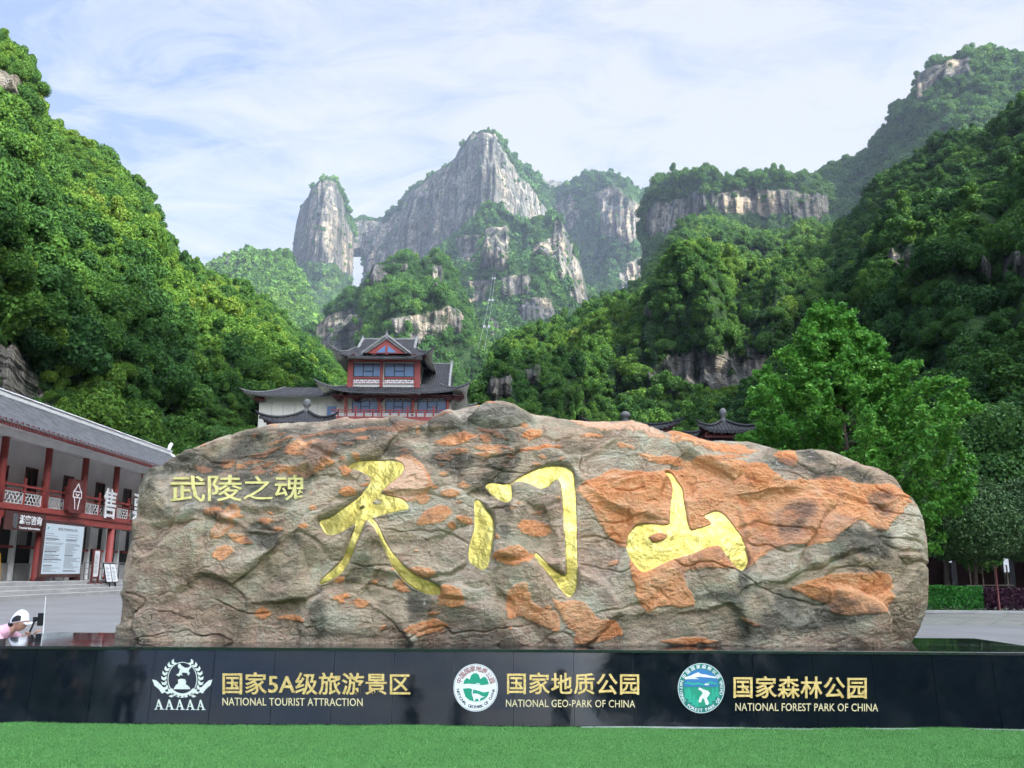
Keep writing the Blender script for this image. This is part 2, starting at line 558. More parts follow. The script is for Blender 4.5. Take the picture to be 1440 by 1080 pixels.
def hill(name, label, cols, prof, nu=200, nv=110, spur=(60, 120), rough=(8, 30), rocks=(), rock_slope=.0,
         back=1.25, top_keep=.06, vwarp=.35, extra=None, seed=0, jag=2.0, outcrop=0.0, tree=0.0, apron=True):
    """a mountain flank: ridge line at its own distance, falling to a foot nearer the viewer, with a back slope.
    cols: (px, ridge py, ridge distance, foot py, foot distance)"""
    c = np.array(cols, float)
    px = np.linspace(c[0, 0], c[-1, 0], nu)
    py, Dr, pf, Df = (np.interp(px, c[:, 0], c[:, k]) for k in (1, 2, 3, 4))
    py = py + tree*FPX/Dr
    py = py + jag*fbm(px*.06, seed*3.1, 0, 4)*1.6
    Pr = at_d(px, py, Dr)
    az = np.arctan2(Pr[:, 0], Pr[:, 1])
    zf = at_d(px, pf, Df)[:, 2]
    arc = az*np.mean(Dr)
    pv = np.array(prof, float)
    t = np.linspace(0, 1, nv)
    # parametrise the profile by its own length so cliffs get enough rows
    dens = np.linspace(0, 1, 800)
    seg = np.concatenate([[0], np.cumsum(np.hypot(np.diff(pv[:, 0])*1.0, np.diff(pv[:, 1])*1.2))]); seg /= seg[-1]
    hx = np.interp(t, seg, pv[:, 0]); hz = np.interp(t, seg, pv[:, 1])
    D = Df[:, None] + (Dr-Df)[:, None]*hx[None, :]
    Z = zf[:, None] + (Pr[:, 2]-zf)[:, None]*hz[None, :]
    A = az[:, None] + 0*D
    fade = smooth(0, .18, t)[None, :]*smooth(1.0, 1-top_keep-.12, t)[None, :]
    X, Y = D*np.sin(A), D*np.cos(A)
    wob = fbm(X/spur[1]*.6+seed, Z/spur[1]*.6, Y/spur[1]*.6, 3)
    sp = ridged(arc[:, None]/spur[1] + vwarp*wob*2, seed*7.7 + t[None, :]*.9, 0, 3)
    D = D - spur[0]*(sp-.25)*fade
    rg = fbm(X/rough[1], Y/rough[1], Z/rough[1]*.8, 5, .55)
    D = D - rough[0]*rg*np.maximum(fade, .15)
    Z = Z + rough[0]*.5*fbm(X/rough[1]*1.3+9, Y/rough[1]*1.3, 0, 4)*fade
    # apron down to the valley floor
    na = 5
    ta = np.linspace(0, 1, na+1)[:-1]
    Dk = D[:, :1] - (.45*np.maximum(zf+6, 1))[:, None]*(1-ta)[None, :]
    Zk = -6 + (Z[:, :1]+6)*ta[None, :]
    if not apron: Zk = Z[:, :1]-4*(1-ta)[None, :]; Dk = D[:, :1]+8*(1-ta)[None, :]
    D = np.concatenate([Dk, D], 1); Z = np.concatenate([Zk, Z], 1); nv = nv+na
    X, Y = D*np.sin(az)[:, None], D*np.cos(az)[:, None]
    # back slope
    nb = 10
    tb = np.linspace(0, 1, nb+1)[1:]
    Db = Dr[:, None]*(1+(back-1)*tb[None, :]) + rough[0]*fbm(arc[:, None]/spur[1], tb[None, :]*2, 5, 3)
    Zb = Pr[:, 2][:, None] + ((np.minimum(zf, 0)-5 if apron else zf)-Pr[:, 2])[:, None]*(tb[None, :]**1.15)
    X = np.concatenate([X, Db*np.sin(az)[:, None]], 1); Y = np.concatenate([Y, Db*np.cos(az)[:, None]], 1); Z = np.concatenate([Z, Zb], 1)
    n2 = nv+nb
    V = np.stack([X, Y, Z], -1)
    # normals for slope tests
    du = np.gradient(V, axis=0); dv = np.gradient(V, axis=1)
    N = np.cross(du, dv); N /= np.linalg.norm(N, axis=-1)[..., None]+1e-9
    N *= np.sign(N[..., 2:3]+1e-6)
    qx, qy = proj(V.reshape(-1, 3)); qx = qx.reshape(nu, n2); qy = qy.reshape(nu, n2)
    jx = qx + 9*fbm(qx*.03, qy*.03, 3.3+seed, 3); jy = qy + 6*fbm(qx*.04, qy*.02, 8.1+seed, 3)
    rock = np.zeros((nu, n2))
    for rp in rocks:
        rock = np.maximum(rock, smooth(-3.0, 4.0, sdf(rp, jx, jy)))
    if rock_slope > 0:
        rock = np.maximum(rock, smooth(rock_slope, rock_slope*.55, N[..., 2])*.85)
    if outcrop > 0:
        oc = fbm(X/40+seed, Y/40, Z/22, 4)
        rock = np.maximum(rock, smooth(.62-outcrop, .72-outcrop, oc)*.9)
    # ledges and vertical fluting of the bare rock, as real relief
    fl = ridged(arc[:, None]/(spur[1]*.16)+0*X[:, :1], Z/(spur[1]*1.6), seed, 3)
    led = fbm(X/rough[1]*.5, Y/rough[1]*.5, Z/rough[1]*2.2, 4)
    push = rock*(rough[0]*.95*(fl-.3) + rough[0]*.5*led)
    push[:, nv:] = 0
    V[..., 0] -= push*np.sin(az)[:, None]; V[..., 1] -= push*np.cos(az)[:, None]
    ii, jj = np.meshgrid(np.arange(nu-1), np.arange(n2-1), indexing='ij')
    a = ii*n2+jj
    F = np.stack([a, a+n2, a+n2+1, a+1], -1).reshape(-1, 4)
    o = mesh_np(name, V.reshape(-1, 3), F, M_SLOPE, smooth_=True, attrs={'rock': rock.ravel()})
    prop(o, label, 'mountain', None, 'structure')
    return dict(o=o, V=V, rock=rock, nv=nv, F=F)

def cover(h, name, label, coll, r, cov=1.5, tint=(.45, .18), patch=80, seed=0, maxpx=(-160, 1620), rock_keep=.06, sink=.25, ymax=1200):
    """tree crowns over the unrocky parts of a flank"""
    V = h['V'].reshape(-1, 3); F = h['F']
    p = V[F]; ctr = p.mean(1)
    nrm = np.cross(p[:, 2]-p[:, 0], p[:, 3]-p[:, 1]); area = np.linalg.norm(nrm, axis=1)*.5
    nrm /= (2*area[:, None]+1e-9)
    view = CAM-ctr; dist = np.linalg.norm(view, axis=1); view /= dist[:, None]
    sgn = np.sign((nrm*view).sum(1)); facing = np.abs((nrm*view).sum(1))
    n2 = h['V'].shape[1]
    row = (F[:, 0] % n2)
    front = row < h['nv']+1
    qx, qy = proj(ctr)
    ok = front & (qx > maxpx[0]) & (qx < maxpx[1]) & (qy < ymax)
    rock = h['rock'].ravel()[F].mean(1)
    w = area*ok*np.where(rock > .35, rock_keep, 1.0)
    n = int(cov*w.sum()/(math.pi*r*r))
    k = rng.choice(len(F), size=n, p=w/w.sum())
    u, v = rng.uniform(0, 1, (2, n))
    P = p[k, 0]*((1-u)*(1-v))[:, None]+p[k, 1]*(u*(1-v))[:, None]+p[k, 2]*(u*v)[:, None]+p[k, 3]*((1-u)*v)[:, None]
    s = r*np.clip(np.exp(rng.normal(-.05, .50, n)), .32, 2.2)*.92
    s *= np.where(rock[k] > .35, .5, 1.0)
    P[:, 2] -= s*sink
    tn = tint[0] + tint[1]*2.2*fbm(P[:, 0]/patch+seed, P[:, 1]/patch, P[:, 2]/patch, 3) + rng.normal(0, tint[1]*.62, n)
    tn = np.clip(tn, 0, 1)
    dd = np.hypot(P[:, 0], P[:, 1]); nr = dd < 380
    if coll is col_mid and nr.sum() > 50:
        scatter(name, P[nr], s[nr], tn[nr], col_near, label.replace('woods', 'nearer woods'))
        P, s, tn = P[~nr], s[~nr], tn[~nr]
    return scatter(name, P, s, tn, coll, label)

# ------------------------------------------------------------------ mountains, far to near
SLOPE = [(0, 0), (.35, .30), (.7, .66), (1, 1)]
CLIFF = [(0, 0), (.45, .22), (.82, .46), (.90, .74), (.95, .93), (1, 1)]
TABLE = [(0, 0), (.80, .50), (.86, .60), (.89, .90), (1, 1)]
far = hill('mountain', 'distant hazy ridge behind the saddle right of the highest peak',
     [(735, 236, 2900, 330, 2500), (758, 247, 2900, 340, 2500), (800, 256, 2900, 340, 2500), (850, 262, 2900, 350, 2500), (915, 268, 2900, 360, 2500), (935, 272, 2900, 360, 2500)],
     CLIFF, 90, 50, (50, 200), (25, 90), rocks=[[(735, 245), (930, 285), (930, 330), (735, 330)]], seed=1, tree=7)
peak = hill('mountain', 'highest grey limestone peak with a sheer wall and flat top',
     [(514, 303, 2500, 480, 1900), (522, 303, 2490, 480, 1850), (537, 305, 2450, 480, 1800), (555, 292, 2420, 480, 1750), (563, 288, 2400, 480, 1700), (568, 270, 2380, 480, 1700), (580, 260, 2350, 485, 1650),
      (607, 243, 2280, 490, 1600), (627, 230, 2220, 500, 1500), (640, 219, 2180, 500, 1450), (645, 207, 2160, 500, 1400), (663, 185, 2120, 510, 1350), (677, 180, 2080, 510, 1300), (697, 180, 2060, 510, 1300),
      (710, 197, 2100, 510, 1300), (725, 220, 2160, 510, 1350), (750, 236, 2240, 510, 1400), (760, 250, 2300, 510, 1450), (782, 286, 2380, 510, 1500), (800, 305, 2430, 500, 1550), (830, 335, 2480, 480, 1600)],
     CLIFF, 260, 150, (70, 170), (34, 110),
     rocks=[[(510, 312), (537, 312), (563, 298), (572, 275), (607, 250), (640, 226), (663, 192), (678, 186), (696, 187), (708, 215), (722, 240), (745, 262), (770, 300), (768, 318), (700, 300), (675, 300), (640, 330), (600, 365), (570, 385), (512, 385)],
            [(675, 325), (715, 320), (722, 375), (680, 380)], [(722, 420), (775, 425), (772, 458), (728, 450)]], seed=2, tree=5, jag=2.4)
lintel = hill('mountain', 'rock bridge over the natural arch left of the highest peak',
     [(494, 308, 2440, 352, 2420), (500, 306, 2440, 350, 2420), (506, 303, 2450, 349, 2425), (511, 302, 2450, 350, 2430), (516, 303, 2450, 354, 2430)],
     [(0, 0), (.3, .5), (.6, .9), (1, 1)], 30, 40, (3, 60), (5, 40), rocks=[[(490, 312), (520, 310), (520, 360), (490, 360)]], seed=3, back=1.02, apron=False)
pinnacle = hill('mountain', 'steep limestone pinnacle left of the natural arch',
     [(409, 372, 2330, 500, 1700), (413, 333, 2300, 500, 1700), (417, 310, 2280, 500, 1680), (423, 287, 2260, 500, 1650), (433, 275, 2230, 500, 1620), (438, 262, 2200, 500, 1600), (447, 253, 2170, 500, 1600),
      (458, 247, 2150, 500, 1600), (467, 246, 2160, 500, 1600), (477, 252, 2190, 500, 1620), (482, 263, 2220, 500, 1650), (487, 287, 2260, 500, 1680), (496, 307, 2310, 490, 1750), (499, 320, 2340, 480, 1800)],
     [(0, 0), (.55, .24), (.80, .42), (.88, .66), (.95, .90), (1, 1)], 130, 140, (26, 110), (22, 80),
     rocks=[[(412, 330), (422, 292), (437, 268), (450, 255), (476, 256), (483, 280), (492, 310), (500, 325), (498, 395), (470, 372), (412, 372)]], seed=4, tree=4, jag=1.5)
saddle = hill('mountain', 'hazy cliff shoulder right of the highest peak',
     [(765, 266, 2420, 480, 1900), (790, 256, 2380, 480, 1850), (815, 245, 2320, 480, 1800), (835, 238, 2280, 480, 1750), (860, 240, 2230, 480, 1700), (885, 248, 2200, 480, 1700), (896, 262, 2230, 480, 1700),
      (906, 273, 2280, 480, 1750), (912, 300, 2330, 480, 1800), (920, 330, 2380, 480, 1850), (935, 370, 2420, 480, 1850)],
     CLIFF, 140, 110, (60, 140), (30, 90), rocks=[[(838, 270), (862, 262), (905, 290), (908, 335), (880, 345), (845, 330)], [(770, 300), (800, 270), (820, 300), (800, 330)], [(865, 380), (905, 360), (905, 420), (880, 430)]], seed=5, tree=6)
spur = hill('mountain', 'rugged forested buttress below the highest peak with cliff bands',
     [(560, 400, 1900, 560, 1200), (600, 378, 1880, 570, 1100), (630, 348, 1860, 580, 1050), (660, 318, 1840, 590, 1000), (685, 292, 1820, 590, 950), (700, 296, 1800, 590, 930), (716, 310, 1800, 590, 930),
      (735, 322, 1800, 590, 930), (760, 310, 1790, 590, 950), (786, 312, 1800, 590, 980), (800, 340, 1830, 590, 1000), (812, 370, 1870, 580, 1050), (822, 402, 1900, 570, 1100), (838, 440, 1940, 560, 1150), (860, 480, 1960, 560, 1200)],
     [(0, 0), (.3, .28), (.45, .38), (.5, .54), (.75, .74), (.8, .88), (1, 1)], 220, 130, (95, 150), (34, 90),
     rocks=[[(680, 322), (716, 318), (722, 372), (700, 385), (676, 376)], [(744, 348), (800, 330), (806, 352), (778, 366), (748, 362)], [(782, 308), (800, 318), (808, 372), (790, 400), (778, 350)],
            [(730, 420), (778, 418), (782, 452), (735, 455)], [(612, 420), (640, 420), (640, 470), (616, 470)], [(640, 335), (675, 330), (670, 372), (640, 368)], [(800, 350), (822, 372), (832, 435), (802, 425)], [(700, 392), (742, 386), (744, 414), (705, 416)], [(655, 396), (690, 394), (688, 430), (660, 428)], [(690, 440), (700, 450), (700, 480), (690, 480)]], seed=6, tree=6)
greenhill = hill('hills', 'smooth green hill left of the limestone pinnacle',
     [(255, 400, 1600, 500, 1000), (285, 378, 1580, 500, 1000), (307, 362, 1560, 500, 1000), (321, 350, 1540, 500, 980), (337, 353, 1530, 500, 970), (353, 347, 1500, 500, 950), (370, 352, 1480, 500, 950),
      (387, 350, 1460, 500, 950), (405, 348, 1450, 500, 950), (417, 373, 1450, 500, 950), (427, 400, 1450, 500, 950), (440, 424, 1450, 500, 950), (450, 445, 1450, 500, 960), (465, 470, 1450, 510, 980)],
     SLOPE, 140, 90, (45, 130), (18, 70), rocks=[[(316, 362), (324, 358), (322, 385), (314, 385)]], seed=7, tree=6)
knoll = hill('hills', 'wooded knoll with grey cliff bands in front of the arch',
     [(405, 500, 948, 620, 520), (432, 466, 942, 620, 500), (440, 458, 940, 625, 500), (453, 447, 936, 630, 500), (467, 427, 933, 630, 480), (480, 418, 930, 630, 480), (493, 408, 926, 630, 480), (503, 405, 924, 630, 470),
      (513, 402, 921, 630, 460), (524, 376, 919, 630, 450), (547, 367, 913, 630, 440), (560, 358, 910, 630, 430), (573, 358, 906, 630, 430), (584, 367, 906, 630, 430), (600, 367, 910, 630, 430), (613, 358, 913, 630, 430),
      (627, 374, 916, 630, 430), (640, 400, 920, 630, 430), (653, 427, 923, 630, 430), (663, 453, 925, 630, 430), (674, 477, 928, 630, 430), (684, 498, 931, 630, 430), (696, 535, 934, 630, 430)],
     [(0, 0), (.34, .26), (.42, .36), (.46, .56), (.78, .78), (.82, .93), (1, 1)], 230, 130, (30, 90), (14, 50),
     rocks=[[(438, 458), (470, 440), (510, 432), (520, 470), (500, 490), (450, 498)], [(545, 448), (600, 440), (640, 432), (655, 445), (650, 470), (612, 472), (590, 490), (560, 470)],
            [(498, 378), (514, 368), (548, 376), (545, 402), (500, 402)], [(602, 372), (620, 372), (622, 410), (606, 412)], [(548, 370), (575, 372), (572, 380), (548, 380)]], seed=8, tree=13)
tablec = hill('mountain', 'forest topped table cliff of pale rock on the right',
     [(903, 330, 1230, 470, 1000), (908, 285, 1215, 470, 1000), (913, 265, 1200, 470, 1000), (927, 248, 1185, 470, 980), (945, 239, 1170, 470, 950), (962, 236, 1160, 470, 930), (976, 240, 1140, 470, 920), (990, 230, 1130, 470, 900),
      (1003, 232, 1125, 470, 900), (1015, 246, 1128, 470, 880), (1030, 243, 1132, 470, 860), (1060, 242, 1140, 470, 850), (1085, 241, 1146, 470, 830), (1110, 250, 1152, 470, 820), (1140, 249, 1160, 470, 800), (1160, 262, 1165, 470, 800), (1172, 285, 1168, 470, 800), (1185, 320, 1171, 470, 800)],
     [(0, 0), (.70, .60), (.74, .66), (.78, .90), (1, 1)], 220, 110, (22, 90), (12, 45),
     rocks=[[(998, 272), (1060, 265), (1165, 274), (1167, 312), (1110, 306), (1040, 302), (1000, 296)], [(908, 300), (922, 285), (960, 282), (992, 262), (996, 292), (965, 318), (930, 335), (912, 345)]], seed=9, tree=8)
upper = hill('mountain', 'high wooded mountain with a small cliff at the upper right',
     [(1125, 262, 1380, 430, 900), (1141, 242, 1370, 430, 880), (1158, 231, 1350, 430, 870), (1192, 219, 1320, 430, 850), (1215, 208, 1300, 430, 830), (1232, 188, 1280, 430, 820), (1250, 168, 1270, 430, 800), (1256, 147, 1262, 430, 800),
      (1271, 130, 1255, 430, 800), (1284, 134, 1250, 430, 800), (1289, 100, 1245, 430, 800), (1316, 78, 1235, 430, 780), (1361, 62, 1220, 430, 760), (1407, 60, 1210, 430, 760), (1440, 66, 1200, 430, 750), (1520, 70, 1180, 430, 740), (1700, 60, 1150, 430, 740), (1900, 120, 1150, 430, 740)],
     SLOPE, 260, 120, (60, 150), (24, 80), rocks=[[(1287, 108), (1312, 98), (1350, 80), (1368, 82), (1362, 102), (1335, 112), (1310, 126), (1290, 142)], [(1385, 190), (1400, 185), (1402, 215), (1388, 215)]], seed=10, tree=7)
rspur = hill('hills', 'long dark green forested spur descending to the valley floor',
     [(640, 640, 260, 690, 150), (668, 575, 330, 680, 160), (684, 528, 380, 670, 170), (705, 480, 450, 660, 175), (741, 468, 490, 655, 180), (782, 455, 540, 655, 180), (815, 443, 590, 655, 180), (835, 416, 640, 655, 180), (872, 406, 680, 655, 180),
      (904, 390, 720, 655, 180), (921, 358, 770, 655, 180), (945, 326, 810, 655, 180), (961, 310, 840, 655, 180), (986, 300, 860, 655, 180), (1006, 300, 870, 655, 180), (1027, 308, 870, 655, 180), (1060, 322, 860, 655, 180), (1100, 322, 840, 655, 180), (1165, 318, 820, 655, 180),
      (1200, 300, 800, 655, 180), (1260, 290, 780, 655, 180), (1330, 300, 760, 655, 180)],
     [(0, 0), (.16, .12), (.20, .24), (.5, .50), (.8, .80), (1, 1)], 330, 170, (60, 110), (20, 55),
     rocks=[[(905, 522), (960, 498), (1000, 490), (1090, 498), (1090, 540), (1060, 560), (1010, 552), (960, 560), (920, 560)], [(686, 540), (720, 535), (716, 560), (690, 570)], [(905, 432), (925, 428), (924, 446), (908, 446)], [(742, 520), (760, 515), (760, 540), (744, 542)]], seed=11, tree=6, outcrop=.02)
rhill = hill('hills', 'shaded forest hillside filling the right of the view',
     [(930, 620, 330, 700, 170), (980, 560, 380, 700, 160), (1040, 500, 430, 700, 140), (1100, 430, 480, 700, 130), (1141, 372, 520, 700, 120), (1169, 348, 540, 700, 115), (1186, 316, 560, 700, 110), (1220, 298, 580, 700, 105), (1237, 270, 590, 700, 100), (1271, 248, 600, 700, 95),
      (1305, 232, 600, 700, 90), (1339, 214, 590, 700, 88), (1380, 208, 570, 700, 86), (1396, 212, 560, 700, 84), (1418, 196, 550, 700, 82), (1440, 176, 540, 700, 80), (1500, 140, 520, 700, 78), (1600, 100, 480, 720, 76), (1800, 60, 400, 740, 74), (2100, 60, 330, 760, 74)],
     [(0, 0), (.12, .10), (.18, .22), (.5, .52), (.58, .66), (1, 1)], 330, 170, (38, 80), (15, 40), rocks=[[(1240, 355), (1295, 352), (1298, 384), (1246, 386)], [(1372, 366), (1445, 360), (1445, 398), (1378, 396)], [(1120, 520), (1150, 512), (1152, 548), (1124, 552)]], seed=12, tree=17, outcrop=.0)
lhill = hill('hills', 'sunlit green hillside rising on the left behind the timber hall',
     [(-1500, -700, 150, 760, 60), (-1000, -560, 150, 740, 62), (-600, -300, 160, 720, 64), (-300, -130, 170, 705, 66), (-120, -20, 185, 700, 68), (0, 52, 205, 690, 72), (28, 66, 208, 690, 73), (36, 84, 210, 690, 73), (41, 142, 215, 690, 74), (60, 168, 220, 690, 75),
      (97, 190, 230, 690, 78), (130, 204, 240, 690, 80), (160, 222, 248, 690, 83), (192, 252, 258, 690, 86), (208, 268, 262, 690, 88), (222, 310, 275, 690, 90), (246, 350, 290, 690, 93), (290, 384, 310, 690, 98), (345, 405, 335, 690, 104), (378, 430, 350, 690, 108), (400, 455, 362, 690, 112),
      (440, 480, 385, 690, 120), (480, 530, 410, 690, 128), (520, 580, 430, 690, 136), (560, 640, 450, 700, 145)],
     [(0, 0), (.08, .10), (.14, .22), (.5, .54), (.75, .78), (1, 1)], 360, 170, (13, 34), (7, 22),
     rocks=[[(-40, 480), (20, 488), (46, 515), (74, 580), (60, 600), (-40, 600)], [(-20, 100), (34, 110), (38, 145), (-20, 150)], [(14, 188), (60, 192), (58, 212), (16, 208)], [(204, 268), (218, 275), (228, 322), (212, 318)]], seed=13, tree=4, jag=3)
# unseen hill added out of frame on the right, shaped to shade the square
sx = np.linspace(-260, 130, 60); st = np.linspace(0, 1, 40)
SX, ST = np.meshgrid(sx, st, indexing='ij')
hx_ = 62 + 150*ST + 10*fbm(SX/40, ST*3, 0, 3); hz_ = -2 + (240+20*pn(SX/60, 0, 3))*ST**.9 + 6*fbm(SX/25, ST*4, 2, 3)
VV = np.stack([hx_, SX, hz_], -1)
n2_ = len(st); ii, jj = np.meshgrid(np.arange(len(sx)-1), np.arange(n2_-1), indexing='ij'); a_ = ii*n2_+jj
FF = np.stack([a_, a_+n2_, a_+n2_+1, a_+1], -1).reshape(-1, 4)
eo = mesh_np('hills', VV.reshape(-1, 3), FF, M_SLOPE, smooth_=True, attrs={'rock': np.zeros(VV.shape[0]*VV.shape[1])})
prop(eo, 'unseen wooded hill added right of the square to shade it', 'hill', None, 'structure')
east = dict(o=eo, V=VV, rock=np.zeros(VV.shape[:2]), F=FF, nv=n2_)

cover(far, 'forest', 'thin tree cover of the distant hazy ridge', col_far, 9, 1.1, (.40, .12), 200, 1)
cover(peak, 'forest', 'woods clinging to the ledges and slopes of the highest peak', col_far, 7.5, 1.3, (.32, .14), 150, 2, rock_keep=.10)
cover(lintel, 'forest', 'shrubs on top of the rock bridge over the arch', col_far, 4.5, .9, (.42, .12), 100, 3, rock_keep=.05)
cover(pinnacle, 'forest', 'woods on the top and skirts of the limestone pinnacle', col_far, 7, 1.3, (.42, .14), 120, 4, rock_keep=.10)
cover(saddle, 'forest', 'woods on the hazy cliff shoulder', col_far, 7.5, 1.3, (.30, .13), 150, 5, rock_keep=.12)
cover(spur, 'forest', 'woods on the rugged buttress below the peak', col_far, 6.0, 1.4, (.30, .16), 120, 6, rock_keep=.10)
cover(greenhill, 'forest', 'even light green woods of the smooth hill left of the pinnacle', col_far, 5.5, 1.6, (.55, .10), 120, 7)
cover(knoll, 'forest', 'woods of the knoll in front of the arch', col_mid, 4.2, 1.6, (.38, .17), 70, 8, rock_keep=.08)
cover(tablec, 'forest', 'dense woods on top of and below the table cliff', col_mid, 5.5, 1.5, (.40, .12), 80, 9, rock_keep=.05)
cover(upper, 'forest', 'dense woods of the high mountain at the upper right', col_mid, 5.5, 1.5, (.40, .13), 90, 10)
cover(rspur, 'forest', 'dense dark woods of the long forested spur', col_mid, 2.7, 1.9, (.47, .22), 60, 11)
cover(rhill, 'forest', 'dense woods of the shaded right hillside', col_mid, 2.5, 1.9, (.30, .20), 45, 12)
cover(lhill, 'forest', 'lush sunlit woods of the left hillside', col_near, 2.05, 3.0, (.45, .30), 34, 13, maxpx=(-420, 640), rock_keep=.03)
cover(lhill, 'undergrowth', 'shrubs between the trees of the left hillside', col_near, 1.3, 1.3, (.50, .20), 16, 14, maxpx=(-200, 600), rock_keep=.03, sink=.1)
_k = rng.integers(0, len(FF), 900)
scatter('forest', VV.reshape(-1, 3)[FF[_k]].mean(1), rng.uniform(3, 6, 900), np.clip(rng.normal(.42, .15, 900), 0, 1), col_mid, 'woods of the unseen hill added right of the square')
# ------------------------------------------------------------------ ground
def mat_paving():
    t = NT('paving')
    n = t.noise(.5, 6, .6); f = t.noise(14, 5, .7)
    c = t.ramp(n, [(.3, (.205, .195, .185)), (.7, (.265, .255, .24))])
    c = t.mix(.35, c, t.ramp(f, [(.3, .3), (.7, .7)]), 'OVERLAY')
    br = t.n.new('ShaderNodeTexBrick')
    br.inputs['Scale'].default_value = 1.0; br.inputs['Mortar Size'].default_value = .012
    br.inputs['Brick Width'].default_value = 1.2; br.inputs['Row Height'].default_value = .8
    br.inputs['Color1'].default_value = (1, 1, 1, 1); br.inputs['Color2'].default_value = (.93, .93, .93, 1); br.inputs['Mortar'].default_value = (.6, .6, .6, 1)
    t.link(t.coord(), br.inputs[0])
    c = t.mix(.8, c, br.outputs[0], 'MULTIPLY')
    stain = t.ramp(t.noise(.18, 6, .7, .6), [(.52, 0.0), (.70, 1.0)])
    c = t.mix(t.math('MULTIPLY', stain, .28), c, (.30, .29, .27))
    t.bump(f, .15, .01)
    return t.set(c, .75, spec=.3)
gb = MB(); gb.add([(-4000, -400, 0), (4000, -400, 0), (4000, 3600, 0), (-4000, 3600, 0)], [(0, 1, 2, 3)])
prop(gb.build('ground', mat_paving()), 'pale grey paved square', 'ground', None, 'structure')
# brick laid parking strip on the right, in front of the hedges
def mat_bricks():
    t = NT('clay_pavers')
    br = t.n.new('ShaderNodeTexBrick'); br.offset = .5
    br.inputs['Scale'].default_value = 1.0; br.inputs['Mortar Size'].default_value = .035
    br.inputs['Brick Width'].default_value = 1.6; br.inputs['Row Height'].default_value = .30
    br.inputs['Color1'].default_value = (.22, .21, .185, 1); br.inputs['Color2'].default_value = (.28, .265, .235, 1); br.inputs['Mortar'].default_value = (.15, .16, .11, 1)
    t.link(t.coord((1, 1, 1), (0, 0, R(32))), br.inputs[0])
    c = t.mix(.4, br.outputs[0], t.ramp(t.noise(1.3, 5), [(.3, .3), (.7, .7)]), 'OVERLAY')
    return t.set(c, .85, spec=.2)
pb = MB(); pb.add([(8, 27.5, .004), (60, 26, .004), (60, 35.6, .004), (8, 35.6, .004)], [(0, 1, 2, 3)])
prop(pb.build('parking_bays', mat_bricks()), 'brick paved parking strip in front of the hedge', 'pavement', None, 'structure')
# artificial turf in front of the plinth
def mat_turf():
    t = NT('artificial_turf')
    n = t.noise(3.0, 4, .6); f = t.noise(90, 4, .7)
    c = t.ramp(f, [(.32, (.030, .125, .030)), (.52, (.095, .27, .062)), (.72, (.165, .39, .11))])
    c = t.mix(.45, c, t.ramp(n, [(.3, .32), (.7, .66)]), 'OVERLAY')
    t.bump(f, .8, .02)
    return t.set(c, .8, spec=.2)
M_TURF = mat_turf()
tx = np.linspace(-9, 9, 181); ty = np.linspace(-5, 9.19, 121)
TX, TY = np.meshgrid(tx, ty, indexing='ij')
TYw = np.where(TY > 9.1, TY+.035*fbm(TX*.7, 3, 0, 3)-.01, TY)
TZ = .012+.006*fbm(TX*1.3, TY*1.3, 0, 3)+.030*smooth(-.1, .5, fbm(TX*.6, TY*.8, 4, 2))*smooth(8.7, 9.2, TY)
i_, j_ = np.meshgrid(np.arange(180), np.arange(120), indexing='ij'); a_ = i_*121+j_
turf = mesh_np('artificial_turf', np.stack([TX, TYw, TZ], -1).reshape(-1, 3), np.stack([a_, a_+121, a_+122, a_+1], -1).reshape(-1, 4), M_TURF, smooth_=True)
prop(turf, 'bright green artificial turf in front of the plinth', 'lawn', None, 'structure')
nb = 260000                               # the blades near the plinth, where the picture shows them
bx_ = rng.uniform(-6.4, 6.4, nb); by_ = rng.uniform(6.6, 9.2, nb); hb_ = rng.uniform(.006, .015, nb)
th = rng.uniform(0, 6.28, nb); ln = rng.uniform(.2, .9, nb)*hb_; wv = .0022
hb_ = hb_*(1+.4*smooth(.05, .5, fbm(bx_*1.1, by_*1.4, 9, 3))); zb_ = .012+.006*fbm(bx_*1.3, by_*1.3, 0, 3)+.030*smooth(-.1, .5, fbm(bx_*.6, by_*.8, 4, 2))*smooth(8.7, 9.2, by_)
e1 = np.stack([np.cos(th)*wv, np.sin(th)*wv, 0*th], 1); tip = np.stack([np.cos(th+1.3)*ln, np.sin(th+1.3)*ln, hb_], 1)
base = np.stack([bx_, by_, zb_], 1)
V = np.stack([base-e1, base+e1, base+tip], 1).reshape(-1, 3); F = np.arange(nb*3).reshape(-1, 3)
tb_ = NT('turf_blades')
tb_.set(tb_.ramp(tb_.attr('lv'), [(0, (.030, .13, .030)), (.5, (.10, .285, .066)), (1, (.19, .42, .125))]), .6, spec=.3)
prop(mesh_np('turf_blades', V, F, tb_.m, attrs={'lv': np.repeat(rng.uniform(0, 1, nb), 3)}), 'short plastic grass blades of the artificial turf', 'grass', None, 'stuff')
# ------------------------------------------------------------------ lettering helper
def text_mesh(body, extrude=.0, offset=0.0, spacing=1.0, res=3):
    cu = bpy.data.curves.new('lettering', 'FONT')
    cu.body = body; cu.size = 1; cu.extrude = extrude; cu.offset = offset; cu.space_character = spacing
    cu.resolution_u = res
    ob = bpy.data.objects.new('lettering', cu); COL.objects.link(ob)
    dg = bpy.context.evaluated_depsgraph_get()
    me = bpy.data.meshes.new_from_object(ob.evaluated_get(dg))
    V = np.array([v.co[:] for v in me.vertices]).reshape(-1, 3); F = [tuple(p.vertices) for p in me.polygons]
    bpy.data.objects.remove(ob); bpy.data.curves.remove(cu); bpy.data.meshes.remove(me)
    return V, F

